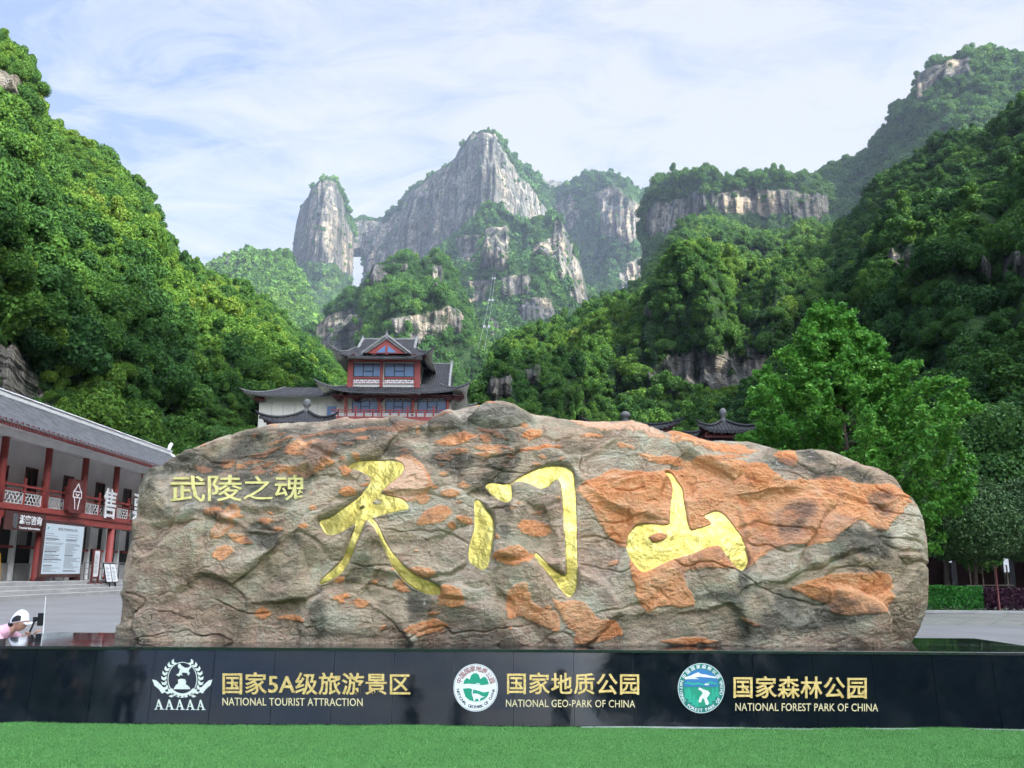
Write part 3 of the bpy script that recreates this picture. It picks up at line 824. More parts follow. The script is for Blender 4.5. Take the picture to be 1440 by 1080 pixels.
# ------------------------------------------------------------------ the inscribed boulder
YM = 10.7
def plane_xz(pts, Y=YM):
    p = np.array(pts, float); q = at(p[:, 0], p[:, 1], Y); return q[:, [0, 2]]
def resample(P, n):
    s = np.concatenate([[0], np.cumsum(np.hypot(*np.diff(P, axis=0).T))]); s /= s[-1]
    t = np.linspace(0, 1, n)
    return np.stack([np.interp(t, s, P[:, 0]), np.interp(t, s, P[:, 1])], 1)
NU, NVS = 980, 330
top_px = [(202,677),(212,667),(223,660),(257,643),(283,632),(323,617),(360,607),(387,598),(420,593),(460,592),(497,587),(530,585),(557,588),(580,593),(603,595),(613,588),(632,580),(653,573),(673,569),(700,570),(723,575),(747,583),(787,588),(833,590),(867,588),(893,593),(920,603),(937,611),(960,617),(987,620),(1027,617),(1061,621),(1099,631),(1125,630),(1155,630),(1185,641),(1207,652),(1230,656),(1249,665)]
left_px = [(163,906),(165,888),(172,871),(174,839),(176,818),(180,800),(187,753),(193,710),(202,677)]
right_px = [(1280,908),(1290,880),(1297,845),(1298,804),(1296,762),(1290,732),(1275,699),(1266,680),(1249,665)]
Tc = resample(spline(plane_xz(top_px), 4, False), NU)
Lc = resample(spline(plane_xz(left_px), 4, False), NVS); Rc = resample(spline(plane_xz(right_px), 4, False), NVS)
uu = np.linspace(0, 1, NU); vv = np.linspace(0, 1, NVS)
# rows gather towards the rounded top and ends
uu2 = .5-.5*np.cos(np.pi*(.08+.84*uu)); uu2 = (uu2-uu2[0])/(uu2[-1]-uu2[0])
uu2 = .55*uu+.45*uu2
vv2 = .72*vv+.28*np.sin(vv*np.pi/2)
Tc = np.stack([np.interp(uu2, uu, Tc[:, k]) for k in (0, 1)], 1)
Lc = np.stack([np.interp(vv2, vv, Lc[:, k]) for k in (0, 1)], 1); Rc = np.stack([np.interp(vv2, vv, Rc[:, k]) for k in (0, 1)], 1)
ZB = 0.715
Bc = np.stack([Lc[0, 0]+(Rc[0, 0]-Lc[0, 0])*uu2, np.full(NU, ZB)], 1)
Lc[0, 1] = ZB; Rc[0, 1] = ZB
U_, V_ = uu2[:, None, None], vv2[None, :, None]
coons = (1-V_)*Bc[:, None]+V_*Tc[:, None]+(1-U_)*Lc[None]+U_*Rc[None] \
    - ((1-U_)*(1-V_)*Bc[0]+U_*(1-V_)*Bc[-1]+(1-U_)*V_*Tc[0]+U_*V_*Tc[-1])
SX_, SZ_ = coons[..., 0], coons[..., 1]
uq, vq = uu2[:, None], vv2[None, :]
depth = (1-np.abs(2*uq-1)**5.5)**.55
prof_ = np.clip(1-vq**3.2, 0, 1)**.55*(.93+.10*np.sin(np.clip(vq*1.5, 0, 1)*np.pi))
BULGE = .86
def stone_y(x, z):
    """unsculpted front face, for pieces laid on it"""
    raise NotImplementedError
Yb = YM - BULGE*depth*prof_*(1+.10*fbm(SX_*.45, SZ_*.6, 1.0, 3))
P0 = np.stack([SX_, Yb, SZ_], -1)
du = np.gradient(P0, axis=0); dv = np.gradient(P0, axis=1)
Nn = np.cross(du, dv); Nn /= np.linalg.norm(Nn, axis=-1)[..., None]+1e-9
Nn *= np.where(Nn[..., 1:2] > 0, -1, 1)
qx, qy = proj(P0.reshape(-1, 3)); qx = qx.reshape(NU, NVS); qy = qy.reshape(NU, NVS)

# --- colour masks: the orange clasts and the big orange faces of the conglomerate
C3 = lambda pts: [(180+x/3, 560+y/3) for x, y in pts]
C4 = lambda pts: [(600+x/3, 560+y/3) for x, y in pts]
C5 = lambda pts: [(900+x/2.667, 560+y/2.667) for x, y in pts]
big_orange = [
    [(813,683),(833,670),(863,657),(890,660),(933,660),(990,652),(1065,652),(1080,661),(1102,676),(1125,676),(1177,669),(1200,678),(1249,678),(1269,689),(1276,710),(1260,729),(1245,747),(1230,747),(1207,734),(1190,744),(1177,752),(1160,766),(1117,768),(1085,772),(1050,800),(1000,800),(962,806),(977,853),(925,853),(907,860),(893,833),(885,790),(882,770),(867,763),(847,737),(833,713),(813,693)],
    [(1110,828),(1132,819),(1162,809),(1196,806),(1250,806),(1254,841),(1237,860),(1204,862),(1170,862),(1162,851),(1132,839)],
    C4([(335,830),(410,770),(440,850),(480,880),(550,900),(560,970),(500,965),(400,920),(345,925)]),
    C4([(530,845),(570,860),(620,850),(660,860),(720,920),(790,930),(820,1000),(640,1030),(620,980),(575,930)]),
    C3([(1130,250),(1200,245),(1250,290),(1285,340),(1270,390),(1200,440),(1110,420),(1070,390),(1100,350),(1150,310)]),
    C3([(660,230),(700,195),(880,190),(870,240),(800,330),(680,320),(740,290),(760,270),(680,245)]),
    C3([(560,190),(700,165),(800,148),(900,125),(1060,115),(1290,112),(1230,130),(1130,150),(1000,145),(850,155),(700,180)]),
    C3([(345,580),(370,510),(420,455),(465,445),(460,500),(420,560),(370,590)]),
    [(938,604),(960,618),(1000,624),(1045,622),(1075,633),(1030,640),(980,636),(950,625)],
    [(800,590),(850,588),(890,592),(925,606),(938,616),(915,612),(880,600),(830,597)],
    [(895,636),(940,640),(985,646),(1055,640),(1000,655),(930,650)],
    C5([(500,215),(560,205),(590,225),(580,265),(540,255)]),
]
ell3 = [(415,265,40,16,-22),(320,300,30,16,-15),(575,222,75,13,-10),(545,302,36,20,8),(590,275,42,11,-5),(645,300,40,17,4),(520,262,40,9,-10),(362,480,38,18,-18),(575,512,34,14,0),(470,590,56,17,22),(398,652,46,32,-12),(935,410,36,18,0),(925,312,28,18,0),(1250,430,36,18,-15),(1285,500,78,32,-22),(1340,175,45,20,-8),(1362,410,40,20,0),(1330,250,42,10,0),(900,838,46,13,-5),(985,865,36,18,5),(690,928,62,13,0),(1240,735,62,24,10),(1350,830,52,38,30),(1150,790,36,26,30),(1250,970,78,28,0),(990,183,45,10,-8),(930,210,28,8,0),(625,550,22,12,0),(745,550,24,9,0),(780,468,20,10,0),(560,910,34,24,0),(890,765,26,12,-20),(700,310,34,14,-20),(850,283,30,9,0)]
ell4 = [(125,172,92,25,-6),(250,180,26,16,0),(280,157,72,11,22),(125,225,56,12,-4),(450,152,44,16,-12),(702,142,46,8,0),(270,215,82,13,3),(250,243,42,10,0),(470,210,97,13,-12),(60,250,32,8,0),(100,408,30,19,-6),(165,520,42,17,8),(455,550,70,34,4),(368,668,88,36,-2),(50,505,62,30,-18),(110,835,58,38,25),(30,960,60,20,0),(840,192,40,9,15),(230,30,60,8,20),(60,90,60,9,-18),(1110,1025,115,14,0),(1360,940,40,8,25),(110,545,20,10,0),(300,590,12,9,0),(60,282,18,9,0)]
wx = qx + 5.5*fbm(qx*.05, qy*.07, 2.2, 3) + 1.6*fbm(qx*.25, qy*.3, 6, 2); wy = qy + 3.6*fbm(qx*.05, qy*.06, 7.4, 3) + 1.2*fbm(qx*.25, qy*.3, 9, 2)
orange = np.zeros((NU, NVS))
for pl in big_orange:
    orange = np.maximum(orange, smooth(-1.6, 2.4, sdf(spline(pl, 3), wx, wy)))
for lst, ox, oy, sc in ((ell3, 180, 560, 3), (ell4, 600, 560, 3)):
    for (cx, cy, rx, ry, an) in lst:
        cx, cy, rx, ry = ox+cx/sc, oy+cy/sc, rx/sc*1.06, ry/sc*1.12
        ca, sa = math.cos(R(an)), math.sin(R(an))
        dx, dy = wx-cx, wy-cy
        a = (dx*ca+dy*sa)/rx; b = (-dx*sa+dy*ca)/ry
        # angular, flake-like clasts rather than ovals
        d = (np.abs(a)**1.5+np.abs(b)**1.5)**(1/1.5) + .16*pn(qx*.12, qy*.16, cx)
        orange = np.maximum(orange, smooth(1.10, .84, d)*(.74+.26*((cx*7.31+cy*3.77) % 1)))
q_ = np.random.default_rng(17)
for i in range(95):                        # the small flakes scattered between the larger clasts
    cx, cy = (q_.uniform(290, 830), q_.uniform(596, 725)) if i < 60 else (q_.uniform(330, 900), q_.uniform(700, 890))
    if i >= 60 and cx < 480 and cy < 860: continue
    rx = q_.uniform(3, 10); ry = rx*q_.uniform(.25, .55); an = q_.normal(-6, 12)
    ca, sa = math.cos(R(an)), math.sin(R(an))
    sel = (np.abs(qx-cx) < 26) & (np.abs(qy-cy) < 22)
    dx, dy = wx[sel]-cx, wy[sel]-cy
    d = (np.abs((dx*ca+dy*sa)/rx)**1.4+np.abs((-dx*sa+dy*ca)/ry)**1.4)**(1/1.4)
    orange[sel] = np.maximum(orange[sel], smooth(1.15, .7, d)*q_.uniform(.55, .95))
pale = np.zeros_like(orange)
for pl in (C3([(1130,250),(1200,260),(1250,300),(1275,350),(1260,390),(1190,430),(1110,410),(1085,390),(1120,340)]), C3([(790,200),(880,190),(860,240),(790,320),(700,320),(740,280)]), C3([(355,575),(380,510),(420,465),(460,455),(440,510),(390,575)]), big_orange[9]):
    pale = np.maximum(pale, smooth(-4, 4, sdf(pl, wx, wy)))
brown = np.zeros_like(orange)        # dull brick-brown areas of the orange faces
for pl in (C5([(390,470),(560,400),(800,460),(740,520),(690,555),(560,560),(480,600),(560,690),(400,660),(200,690),(120,600),(300,560)]), C4([(640,620),(760,620),(830,680),(840,800),(740,860),(640,760)]), C4([(430,230),(540,230),(560,270),(440,290)]), C4([(250,255),(350,260),(360,295),(260,300)]),
           C4([(420,420),(570,420),(570,480),(450,500)]), C3([(600,610),(880,560),(870,600),(700,640)]), C3([(570,790),(750,730),(720,790),(610,835)]), C4([(100,600),(200,580),(290,690),(270,800),(150,780)]), C3([(0,650),(120,600),(330,680),(430,790),(330,850),(200,960),(40,990),(0,800)])):
    brown = np.maximum(brown, smooth(-5, 5, sdf(spline(pl, 3), wx, wy)))
brown = brown*(.55+.9*fbm(qx*.03, qy*.04, 4, 4)).clip(0, 1)
dark = np.zeros_like(orange)         # black lichen weathering
for pl in ([(200,680),(260,645),(400,600),(560,588),(640,585),(680,575),(720,580),(730,640),(690,700),(600,650),(480,640),(420,700),(330,740),(240,700)], C3([(455,500),(560,450),(640,470),(650,560),(590,640),(480,600)]), C4([(170,40),(430,70),(420,170),(300,150),(180,120)]), C5([(580,225),(640,190),(760,240),(880,300),(600,300),(470,240)]), C5([(690,560),(800,480),(940,510),(930,640),(760,640)]),
           C5([(860,360),(940,350),(970,400),(920,440),(870,410)]), C5([(180,740),(600,720),(880,790),(700,860),(420,900),(380,780)]), C5([(360,610),(400,610),(410,880),(370,880)]), C3([(1180,820),(1290,830),(1250,920),(1190,930)]), C4([(310,440),(350,430),(350,620),(310,560)]), C5([(520,420),(620,390),(640,430),(540,540)]), C3([(780,830),(830,830),(830,1000),(790,1000)])):
    dark = np.maximum(dark, smooth(-6, 5, sdf(spline(pl, 3), wx, wy)))
dark = dark*smooth(-.42, .16, fbm(SX_*2.2, SZ_*3.6, 6.1, 5))

# --- relief
strat = SZ_*1.0 - .10*SX_*np.where(SX_ < 1.5, 1, -1.6) + .20*fbm(SX_*.7, SZ_*.9, 5.5, 4)
saw = (strat*4.1) % 1.0
ledge = (saw**1.6)*smooth(.96, .86, saw)
lamp_ = smooth(-.35, .35, fbm(SX_*.8, SZ_*1.3, 3.1, 3))
saw2 = (strat*13.0+.6*fbm(SX_*3, SZ_*3, 2, 3)) % 1.0
fac = pn(SX_*1.1+.3*SZ_, SZ_*1.5, 9.0); fac = np.floor((fac+.6*pn(SX_*.8-9, SZ_*1.9, 2))*4.2+.5*fbm(SX_*2, SZ_*2, 3, 3))
layered = smooth(1.7, 2.9, SZ_+.5*fbm(SX_*.7, SZ_*.5, 3, 3))*.75+.25      # thin bedding shows most on the upper half
# broad flat facets: a worley-like set of tilted plates
q_ = np.random.default_rng(5)
nfc = 64
fcx, fcz = q_.uniform(-4.9, 5.1, nfc), q_.uniform(.5, 3.7, nfc); fa, fb_, fh = q_.normal(0, .24, nfc), q_.normal(0, .24, nfc), q_.normal(0, .05, nfc); ftone = q_.uniform(0, 1, nfc)
wxx = SX_+.22*fbm(SX_*1.1, SZ_*1.4, 6, 3); wzz = SZ_+.16*fbm(SX_*1.2, SZ_*1.5, 11, 3)
best = np.full(SX_.shape, 1e9); second = best.copy(); plate = np.zeros(SX_.shape); tone = np.zeros(SX_.shape)
for i in range(nfc):
    d_ = np.hypot((wxx-fcx[i])*.75, wzz-fcz[i])
    pl_ = fh[i]+fa[i]*(SX_-fcx[i])+fb_[i]*(SZ_-fcz[i])
    nb_ = d_ < best
    second = np.where(nb_, best, np.minimum(second, d_)); plate = np.where(nb_, pl_, plate); tone = np.where(nb_, ftone[i], tone); best = np.where(nb_, d_, best)
seam_ = smooth(.05, .0, second-best)
platew = smooth(0, .09, second-best)                      # plates meet softly, only some seams open
disp = .11*fbm(SX_*.6, SZ_*.8, .4, 3) + .80*np.clip(plate, -.095, .095)*(.35+.65*platew) - .014*seam_*smooth(.05, .35, fbm(SX_*.9, SZ_*.9, 4, 2)) \
    + .040*ledge*lamp_*layered + .012*saw2*layered*smooth(-.3, .4, fbm(SX_*1.7, SZ_*2.2, 8, 3)) \
    + .026*(ridged(SX_*1.3, SZ_*2.0, 2.0, 4)-.3) + .013*fbm(SX_*7, SZ_*10, 1.0, 4) + .0065*fbm(SX_*26, SZ_*36, 3.0, 3)
disp += orange*(.018+.014*fbm(SX_*5, SZ_*7, 8, 3))
fis = np.abs(pn(SX_*.75+.3*SZ_, strat*2.1+.25*fbm(SX_*2, SZ_*2, 3, 3), 21.0)); disp -= .032*smooth(.028, .0, fis)*smooth(-.15, .15, fbm(SX_*.8, SZ_*.9, 13, 2))
fis2 = np.abs(pn(SX_*1.3-.9*SZ_, SZ_*.8+.5*SX_, 31.0)+.15*fbm(SX_*3, SZ_*3, 7, 3)); disp -= .020*smooth(.02, .0, fis2)*smooth(.0, .25, fbm(SX_*.7+5, SZ_*.8, 17, 2))
light = smooth(-.05, .40, fbm(SX_*.75+3, SZ_*1.1, 23.0, 4))
crk = np.abs(fbm(SX_*.9+4, SZ_*1.2, 7.7, 4)); disp -= .020*smooth(.016, .0, crk)*smooth(.05, .35, fbm(SX_*.6, SZ_*.6, 1.7, 2))
crk2 = np.abs(fbm(SX_*2.1+1, SZ_*3.0, 2.7, 3)); disp -= .012*smooth(.02, .0, crk2)
edge = np.minimum(np.minimum(smooth(0, .04, uq), smooth(1, .96, uq)), smooth(1, .93, vq))
disp = disp*(.45+.55*edge)

# --- the three big carved and gilded characters, traced stroke outlines
heaven = [C3([(930,292),(975,268),(1060,265),(1110,261),(1150,273),(1162,300),(1142,330),(1112,355),(1085,380),(1066,402),(1100,415),(1150,425),(1175,443),(1181,466),(1140,476),(1080,488),(1040,500),(1014,510),(1003,520),(985,560),(960,615),(938,672),(905,728),(855,765),(808,781),(838,742),(880,708),(910,668),(937,600),(962,533),(940,540),(900,563),(860,576),(835,570),(820,546),(808,518),(850,506),(900,475),(950,440),(985,410),(1005,385),(1021,362),(1026,342),(1008,322),(975,304)]),
          C3([(1012,513),(1036,514),(1062,556),(1092,620),(1132,675),(1182,725),(1240,763),(1300,786),(1316,806),(1312,826),(1270,827),(1208,802),(1150,752),(1108,690),(1075,622),(1045,552)])]
heaven_hole = [C3([(1030,440),(1048,428),(1070,432),(1062,446),(1040,450)]), C3([(978,462),(995,452),(1002,458),(985,470)])]
gate = [C4([(205,430),(230,440),(250,470),(275,500),(283,540),(279,600),(273,640),(262,690),(251,713),(235,722),(210,709),(185,690),(177,660),(185,610),(200,560),(203,500)]),
        C4([(250,370),(275,358),(320,363),(352,364),(358,395),(355,425),(335,436),(300,421),(270,400)]),
        C4([(354,362),(385,341),(430,315),(470,295),(520,281),(568,284),(602,295),(621,320),(627,380),(630,480),(634,600),(635,740),(630,800),(616,829),(600,836),(570,811),(530,761),(490,711),(460,672),(460,654),(490,680),(530,720),(575,748),(588,738),(590,700),(585,600),(578,480),(570,372),(556,340),(533,350),(512,370),(480,375),(440,358),(400,348),(372,350)])]
mount = [C4([(1010,311),(1037,317),(1061,350),(1079,380),(1086,430),(1095,490),(1106,535),(1118,556),(1150,548),(1185,538),(1205,525),(1192,506),(1178,495),(1200,481),(1232,477),(1266,500),(1300,545),(1330,590),(1346,640),(1353,690),(1336,723),(1310,716),(1280,680),(1250,640),(1230,618),(1180,630),(1120,655),(1060,670),(1010,690),(960,715),(915,731),(880,701),(855,660),(847,610),(859,570),(885,540),(920,528),(970,530),(1026,530),(1031,480),(1038,420),(1042,372),(1031,332)])]
mount_hole = [C4([(940,580),(985,562),(1020,575),(1000,598),(960,608),(945,595)])]
def char_sdf(strokes, holes):
    d = np.full((NU, NVS), -1e3)
    pts = np.concatenate([np.array(s) for s in strokes]); lo, hi = pts.min(0)-12, pts.max(0)+12
    sel = (qx > lo[0]) & (qx < hi[0]) & (qy > lo[1]) & (qy < hi[1])
    x, y = qx[sel], qy[sel]; dd = np.full(x.shape, -1e3)
    for s in strokes: dd = np.maximum(dd, sdf(spline(s, 4), x, y))
    for s in holes: dd = np.minimum(dd, -sdf(spline(s, 4), x, y))
    d[sel] = dd
    return d
chars = [('heaven', char_sdf(heaven, heaven_hole)), ('gate', char_sdf(gate, [])), ('mountain', char_sdf(mount, mount_hole))]
allsd = np.maximum(np.maximum(chars[0][1], chars[1][1]), chars[2][1])
carve = smooth(-1.5, .5, allsd)
calm = smooth(-14, 2, allsd)                 # the mason dressed the stone round the strokes
disp = disp*(1-.45*calm); _cz = np.maximum(smooth(-5, .5, allsd), .85*smooth(-8, 3, sdf([(236, 664), (433, 664), (433, 709), (236, 709)], qx, qy))); disp = disp*(1-_cz)+_cz*(.11*.5*fbm(SX_*.6, SZ_*.8, .4, 3)+.014*fbm(SX_*2.5, SZ_*2.5, 3, 2))
ground_disp = disp.copy()
disp = disp - .042*carve
orange_s = orange*(1-smooth(-1, 1, allsd)*.0)
Pst = P0 + Nn*disp[..., None]
Pst[:, 0, 2] = ZB
ii, jj = np.meshgrid(np.arange(NU-1), np.arange(NVS-1), indexing='ij'); a_ = ii*NVS+jj
Fst = np.stack([a_, a_+NVS, a_+NVS+1, a_+1], -1).reshape(-1, 4)
# back of the boulder, coarser
bu, bv = slice(0, NU, 7), slice(0, NVS, 5)
iu = np.unique(np.append(np.arange(0, NU, 7), NU-1)); iv = np.unique(np.append(np.arange(0, NVS, 5), NVS-1))
bx, bz = SX_[np.ix_(iu, iv)], SZ_[np.ix_(iu, iv)]
by = YM + .80*(depth*prof_)[np.ix_(iu, iv)]*(1+.18*fbm(bx*.7, bz*.9, 12, 4)) + .07*(ridged(bx*1.5, bz*2, 5, 3)-.3)*(depth*prof_)[np.ix_(iu, iv)]
Pb = np.stack([bx, by, bz], -1)
rim = (depth*prof_)[np.ix_(iu, iv)] < 1e-6
Pb[rim] = Pst[np.ix_(iu, iv)][rim]
na_, nb_ = len(iu), len(iv)
i2, j2 = np.meshgrid(np.arange(na_-1), np.arange(nb_-1), indexing='ij'); a2 = i2*nb_+j2 + NU*NVS
Fb = np.stack([a2, a2+1, a2+nb_+1, a2+nb_], -1).reshape(-1, 4)
ext = lambda A: np.concatenate([A.ravel(), np.zeros(na_*nb_)])

def mat_stone():
    t = NT('conglomerate')
    lay = t.coord((1.0, 1.0, 1.5), (0, R(12), 0))
    n1 = t.noise(1.6, 7, .66, .6, lay); n2 = t.noise(5.5, 7, .7, .3, lay); n3 = t.noise(22, 6, .7, 0, lay); n4 = t.noise(70, 4, .7)
    base = t.ramp(n1, [(.28, (.19, .155, .105)), (.40, (.44, .35, .24)), (.52, (.64, .49, .36)), (.62, (.62, .56, .43)), (.74, (.74, .65, .52))])
    base = t.mix(t.math('MULTIPLY', t.attr('brown'), .85), base, t.ramp(n2, [(.3, (.34, .22, .165)), (.55, (.54, .37, .285)), (.75, (.74, .60, .50))]))
    base = t.mix(.50, base, t.ramp(t.attr('tone'), [(0, (.26, .25, .19)), (.35, (.47, .40, .32)), (.7, (.42, .42, .35)), (1, (.60, .54, .44))]), 'OVERLAY')
    base = t.mix(.55, base, t.ramp(n2, [(.30, .18), (.5, .52), (.72, .82)]), 'OVERLAY')
    base = t.mix(t.math('MULTIPLY', t.attr('dark'), .80), base, t.ramp(n2, [(.3, (.035, .036, .030)), (.55, (.085, .082, .065)), (.75, (.19, .18, .145))]))
    base = t.mix(t.math('MULTIPLY', t.attr('light'), t.ramp(n2, [(.36, .08), (.58, .48)])), base, (.62, .57, .45))
    lam = t.noise(3.2, 8, .72, .9, t.coord((.8, .8, 3.4), (0, R(-9), 0)))
    base = t.mix(t.math('MULTIPLY', t.ramp(lam, [(.43, 1.0), (.50, 0.0)]), t.math('ADD', t.math('MULTIPLY', t.attr('dark'), .45), .28)), base, (.10, .092, .066))
    crust = t.ramp(t.noise(6.5, 8, .78, 1.2), [(.585, 0.0), (.64, 1.0)])
    base = t.mix(t.math('MULTIPLY', crust, .65), base, (.74, .66, .54))
    green = t.ramp(t.noise(2.6, 5, .65), [(.55, 0.0), (.68, 1.0)])
    base = t.mix(t.math('MULTIPLY', green, .55), base, (.34, .34, .23))
    k = t.math('ADD', t.attr('orange'), t.math('ADD', t.math('MULTIPLY', t.math('SUBTRACT', n3, .5), 1.3), t.math('MULTIPLY', t.math('SUBTRACT', n2, .5), 1.1)))
    k = t.ramp(k, [(.34, 0.0), (.52, .75), (.80, 1.0)])
    og = t.ramp(n2, [(.28, (.42, .175, .09)), (.42, (.82, .30, .11)), (.58, (.94, .42, .185)), (.74, (.95, .62, .40))])
    og = t.mix(t.math('MULTIPLY', t.ramp(n1, [(.45, 0.0), (.62, 1.0)]), .55), og, (.88, .50, .28))
    og = t.mix(t.math('MULTIPLY', t.attr('pale'), .75), og, (.93, .62, .42))
    og = t.mix(t.math('MULTIPLY', t.attr('brown'), .62), og, (.50, .31, .225))
    og = t.mix(t.math('MULTIPLY', t.attr('dark'), .75), og, (.13, .10, .08))
    og = t.mix(.35, og, t.ramp(n3, [(.3, .28), (.5, .55), (.7, .75)]), 'OVERLAY')
    c = t.mix(k, base, og)
    c = t.mix(.30, c, t.ramp(n4, [(.3, .25), (.7, .75)]), 'OVERLAY')
    t.bump(t.math('ADD', t.math('MULTIPLY', n3, 1.0), t.math('ADD', t.math('MULTIPLY', n2, 1.2), t.math('MULTIPLY', n4, .35))), 1.0, .05)
    return t.set(c, .78, spec=.25)
M_STONE = mat_stone()
stone_root = empty('inscribed_boulder', (0, YM, ZB), 'huge grey and orange boulder with gilded carved characters on a black plinth', 'boulder')
def under(o, root):
    """parent, keeping world coordinates of the mesh"""
    o.parent = root; o.matrix_parent_inverse = root.matrix_world.inverted() if False else Matrix.LocRotScale(root.location, root.rotation_euler, None).inverted()
    return o
so = mesh_np('stone', np.concatenate([Pst.reshape(-1, 3), Pb.reshape(-1, 3)]), np.concatenate([Fst, Fb]), M_STONE, smooth_=True,
             attrs=dict(orange=ext(orange), pale=ext(pale), brown=ext(brown), dark=ext(dark), tone=ext(tone), light=ext(light)))
under(so, stone_root)

def mat_gold():
    t = NT('gold_leaf')
    n = t.noise(16, 5, .65); n2 = t.noise(5, 4, .6)
    c = t.ramp(n2, [(.35, (.38, .295, .06)), (.55, (.51, .415, .105)), (.75, (.62, .53, .19))])
    c = t.mix(t.ramp(t.noise(30, 4, .7), [(.62, 0.0), (.72, .6)]), c, (.40, .32, .08))
    t.bump(t.math('ADD', n, t.math('MULTIPLY', n2, 7.0)), .22, .024)
    return t.set(c, t.ramp(n, [(.3, .26), (.7, .44)]), .75, spec=.5)
M_GOLD = mat_gold()
for nm, sd in chars:
    keep = sd > -2.6
    fk = keep.ravel()[Fst].all(1)
    ids = np.unique(Fst[fk]); remap = -np.ones(NU*NVS, int); remap[ids] = np.arange(len(ids))
    gd = ground_disp - .020 + .010*fbm(SX_*4, SZ_*4, 3, 2)
    gd = np.clip(gd, ground_disp-.045, ground_disp-.012)
    Vg = (P0+Nn*gd[..., None]).reshape(-1, 3)[ids]
    go_ = mesh_np('gold_character', Vg, remap[Fst[fk]], M_GOLD, smooth_=True)
    under(go_, stone_root)

# --- the smaller line of four gilded characters above left
def front_at(x, z):
    """stone front y (sculpted) at x, z by nearest grid vertex"""
    out = np.empty(len(x))
    fx, fz, fy = Pst[..., 0].ravel(), Pst[..., 2].ravel(), Pst[..., 1].ravel()
    sel = (fx > x.min()-.05) & (fx < x.max()+.05) & (fz > z.min()-.05) & (fz < z.max()+.05)
    fx, fz, fy = fx[sel], fz[sel], fy[sel]
    for i in range(len(x)):
        out[i] = fy[np.argmin((fx-x[i])**2+(fz-z[i])**2)]
    return out
M_GOLD2 = paint('bright_gilding', (.66, .585, .21), .45, .14, 20)
for ch, (x0, y0, x1, y1) in zip('武陵之魂', [(240, 669, 289, 706), (293, 668, 341, 705), (343, 670, 384, 703), (387, 668, 429, 704)]):
    V, F = text_mesh(ch, .0, .005, res=2)
    lo, hi = V.min(0), V.max(0)
    bm = bmesh.new()
    bv_ = [bm.verts.new(v) for v in V]
    for f in F:
        try: bm.faces.new([bv_[i] for i in f])
        except ValueError: pass
    bmesh.ops.triangulate(bm, faces=bm.faces)
    for _ in range(4):
        lg = [e for e in bm.edges if e.calc_length() > .07]
        if lg: bmesh.ops.subdivide_edges(bm, edges=lg, cuts=1); bmesh.ops.triangulate(bm, faces=bm.faces)
    bmesh.ops.remove_doubles(bm, verts=bm.verts, dist=1e-4)
    r_ = bmesh.ops.extrude_face_region(bm, geom=list(bm.faces))
    back = {v for v in r_['geom'] if isinstance(v, bmesh.types.BMVert)}
    bm.verts.index_update()
    q = np.array([v.co[:] for v in bm.verts]); bk = np.array([v in back for v in bm.verts])
    pxs = x0+(q[:, 0]-lo[0])/(hi[0]-lo[0])*(x1-x0); pys = y1-(q[:, 1]-lo[1])/(hi[1]-lo[1])*(y1-y0)
    Q = at(pxs, pys, 10.18)
    yy = front_at(Q[:, 0], Q[:, 2])
    # stay inside the ray of that stroke: rescale to the stone's own depth
    Q = at(pxs, pys, 1.0)*1.0
    dr = ray(pxs, pys); Q = CAM+dr*(yy/dr[:, 1])[:, None]
    Q[:, 1] += np.where(bk, -.020, .03)
    F2 = [tuple(v.index for v in f.verts) for f in bm.faces]; bm.free()
    g = mesh_np('gold_character', Q, F2, M_GOLD2)
    under(g, stone_root)
# ------------------------------------------------------------------ black granite plinth
BETA = R(6.0); YF = 9.225; ZT = .731
ez_ = np.array([0, math.sin(BETA), math.cos(BETA)]); nf_ = np.array([0, -math.cos(BETA), math.sin(BETA)])
def face(px, py, off=0.0):
    """photo pixel -> point on the leaning front face, lifted off it by off"""
    d = ray(np.asarray(px, float), np.asarray(py, float)); o = np.array([0, YF, 0])
    k = ((o-CAM) @ nf_)/(d @ nf_)
    return CAM + d*k[..., None] + nf_*off
def mat_granite(name='black_granite', rough=.045):
    t = NT(name)
    sp = t.ramp(t.noise(160, 3, .6), [(.60, 0.0), (.68, 1.0)])
    c = t.mix(t.math('MULTIPLY', sp, .16), t.ramp(t.noise(2.2, 4), [(.3, (.004, .007, .011)), (.7, (.007, .011, .016))]), (.10, .11, .12))
    dust = t.ramp(t.noise(3.0, 6, .7, .5), [(.48, 0.0), (.75, 1.0)])
    c = t.mix(t.math('MULTIPLY', dust, .045), c, (.22, .22, .21))
    rg = t.math('ADD', t.math('MULTIPLY', dust, .10), rough)
    t.bump(t.noise(5, 3), .02, .02)
    return t.set(c, rg, 0, 1.0)
M_GRAN = mat_granite()
M_GROUT = paint('grout', (.42, .42, .41), .8, .3, 9)
X0, X1, YB = -5.62, 5.66, 11.25
XA, XB = -5.30, 5.28
pl = empty('plinth', (0, YF, 0), 'long low polished black granite plinth with gold lettering under the boulder', 'plinth')
core = MB()
def fpt(x, s, off): # x along, s up the face
    return tuple(np.array([x, YF, 0])+ez_*s+nf_*off)
hs = ZT/math.cos(BETA)
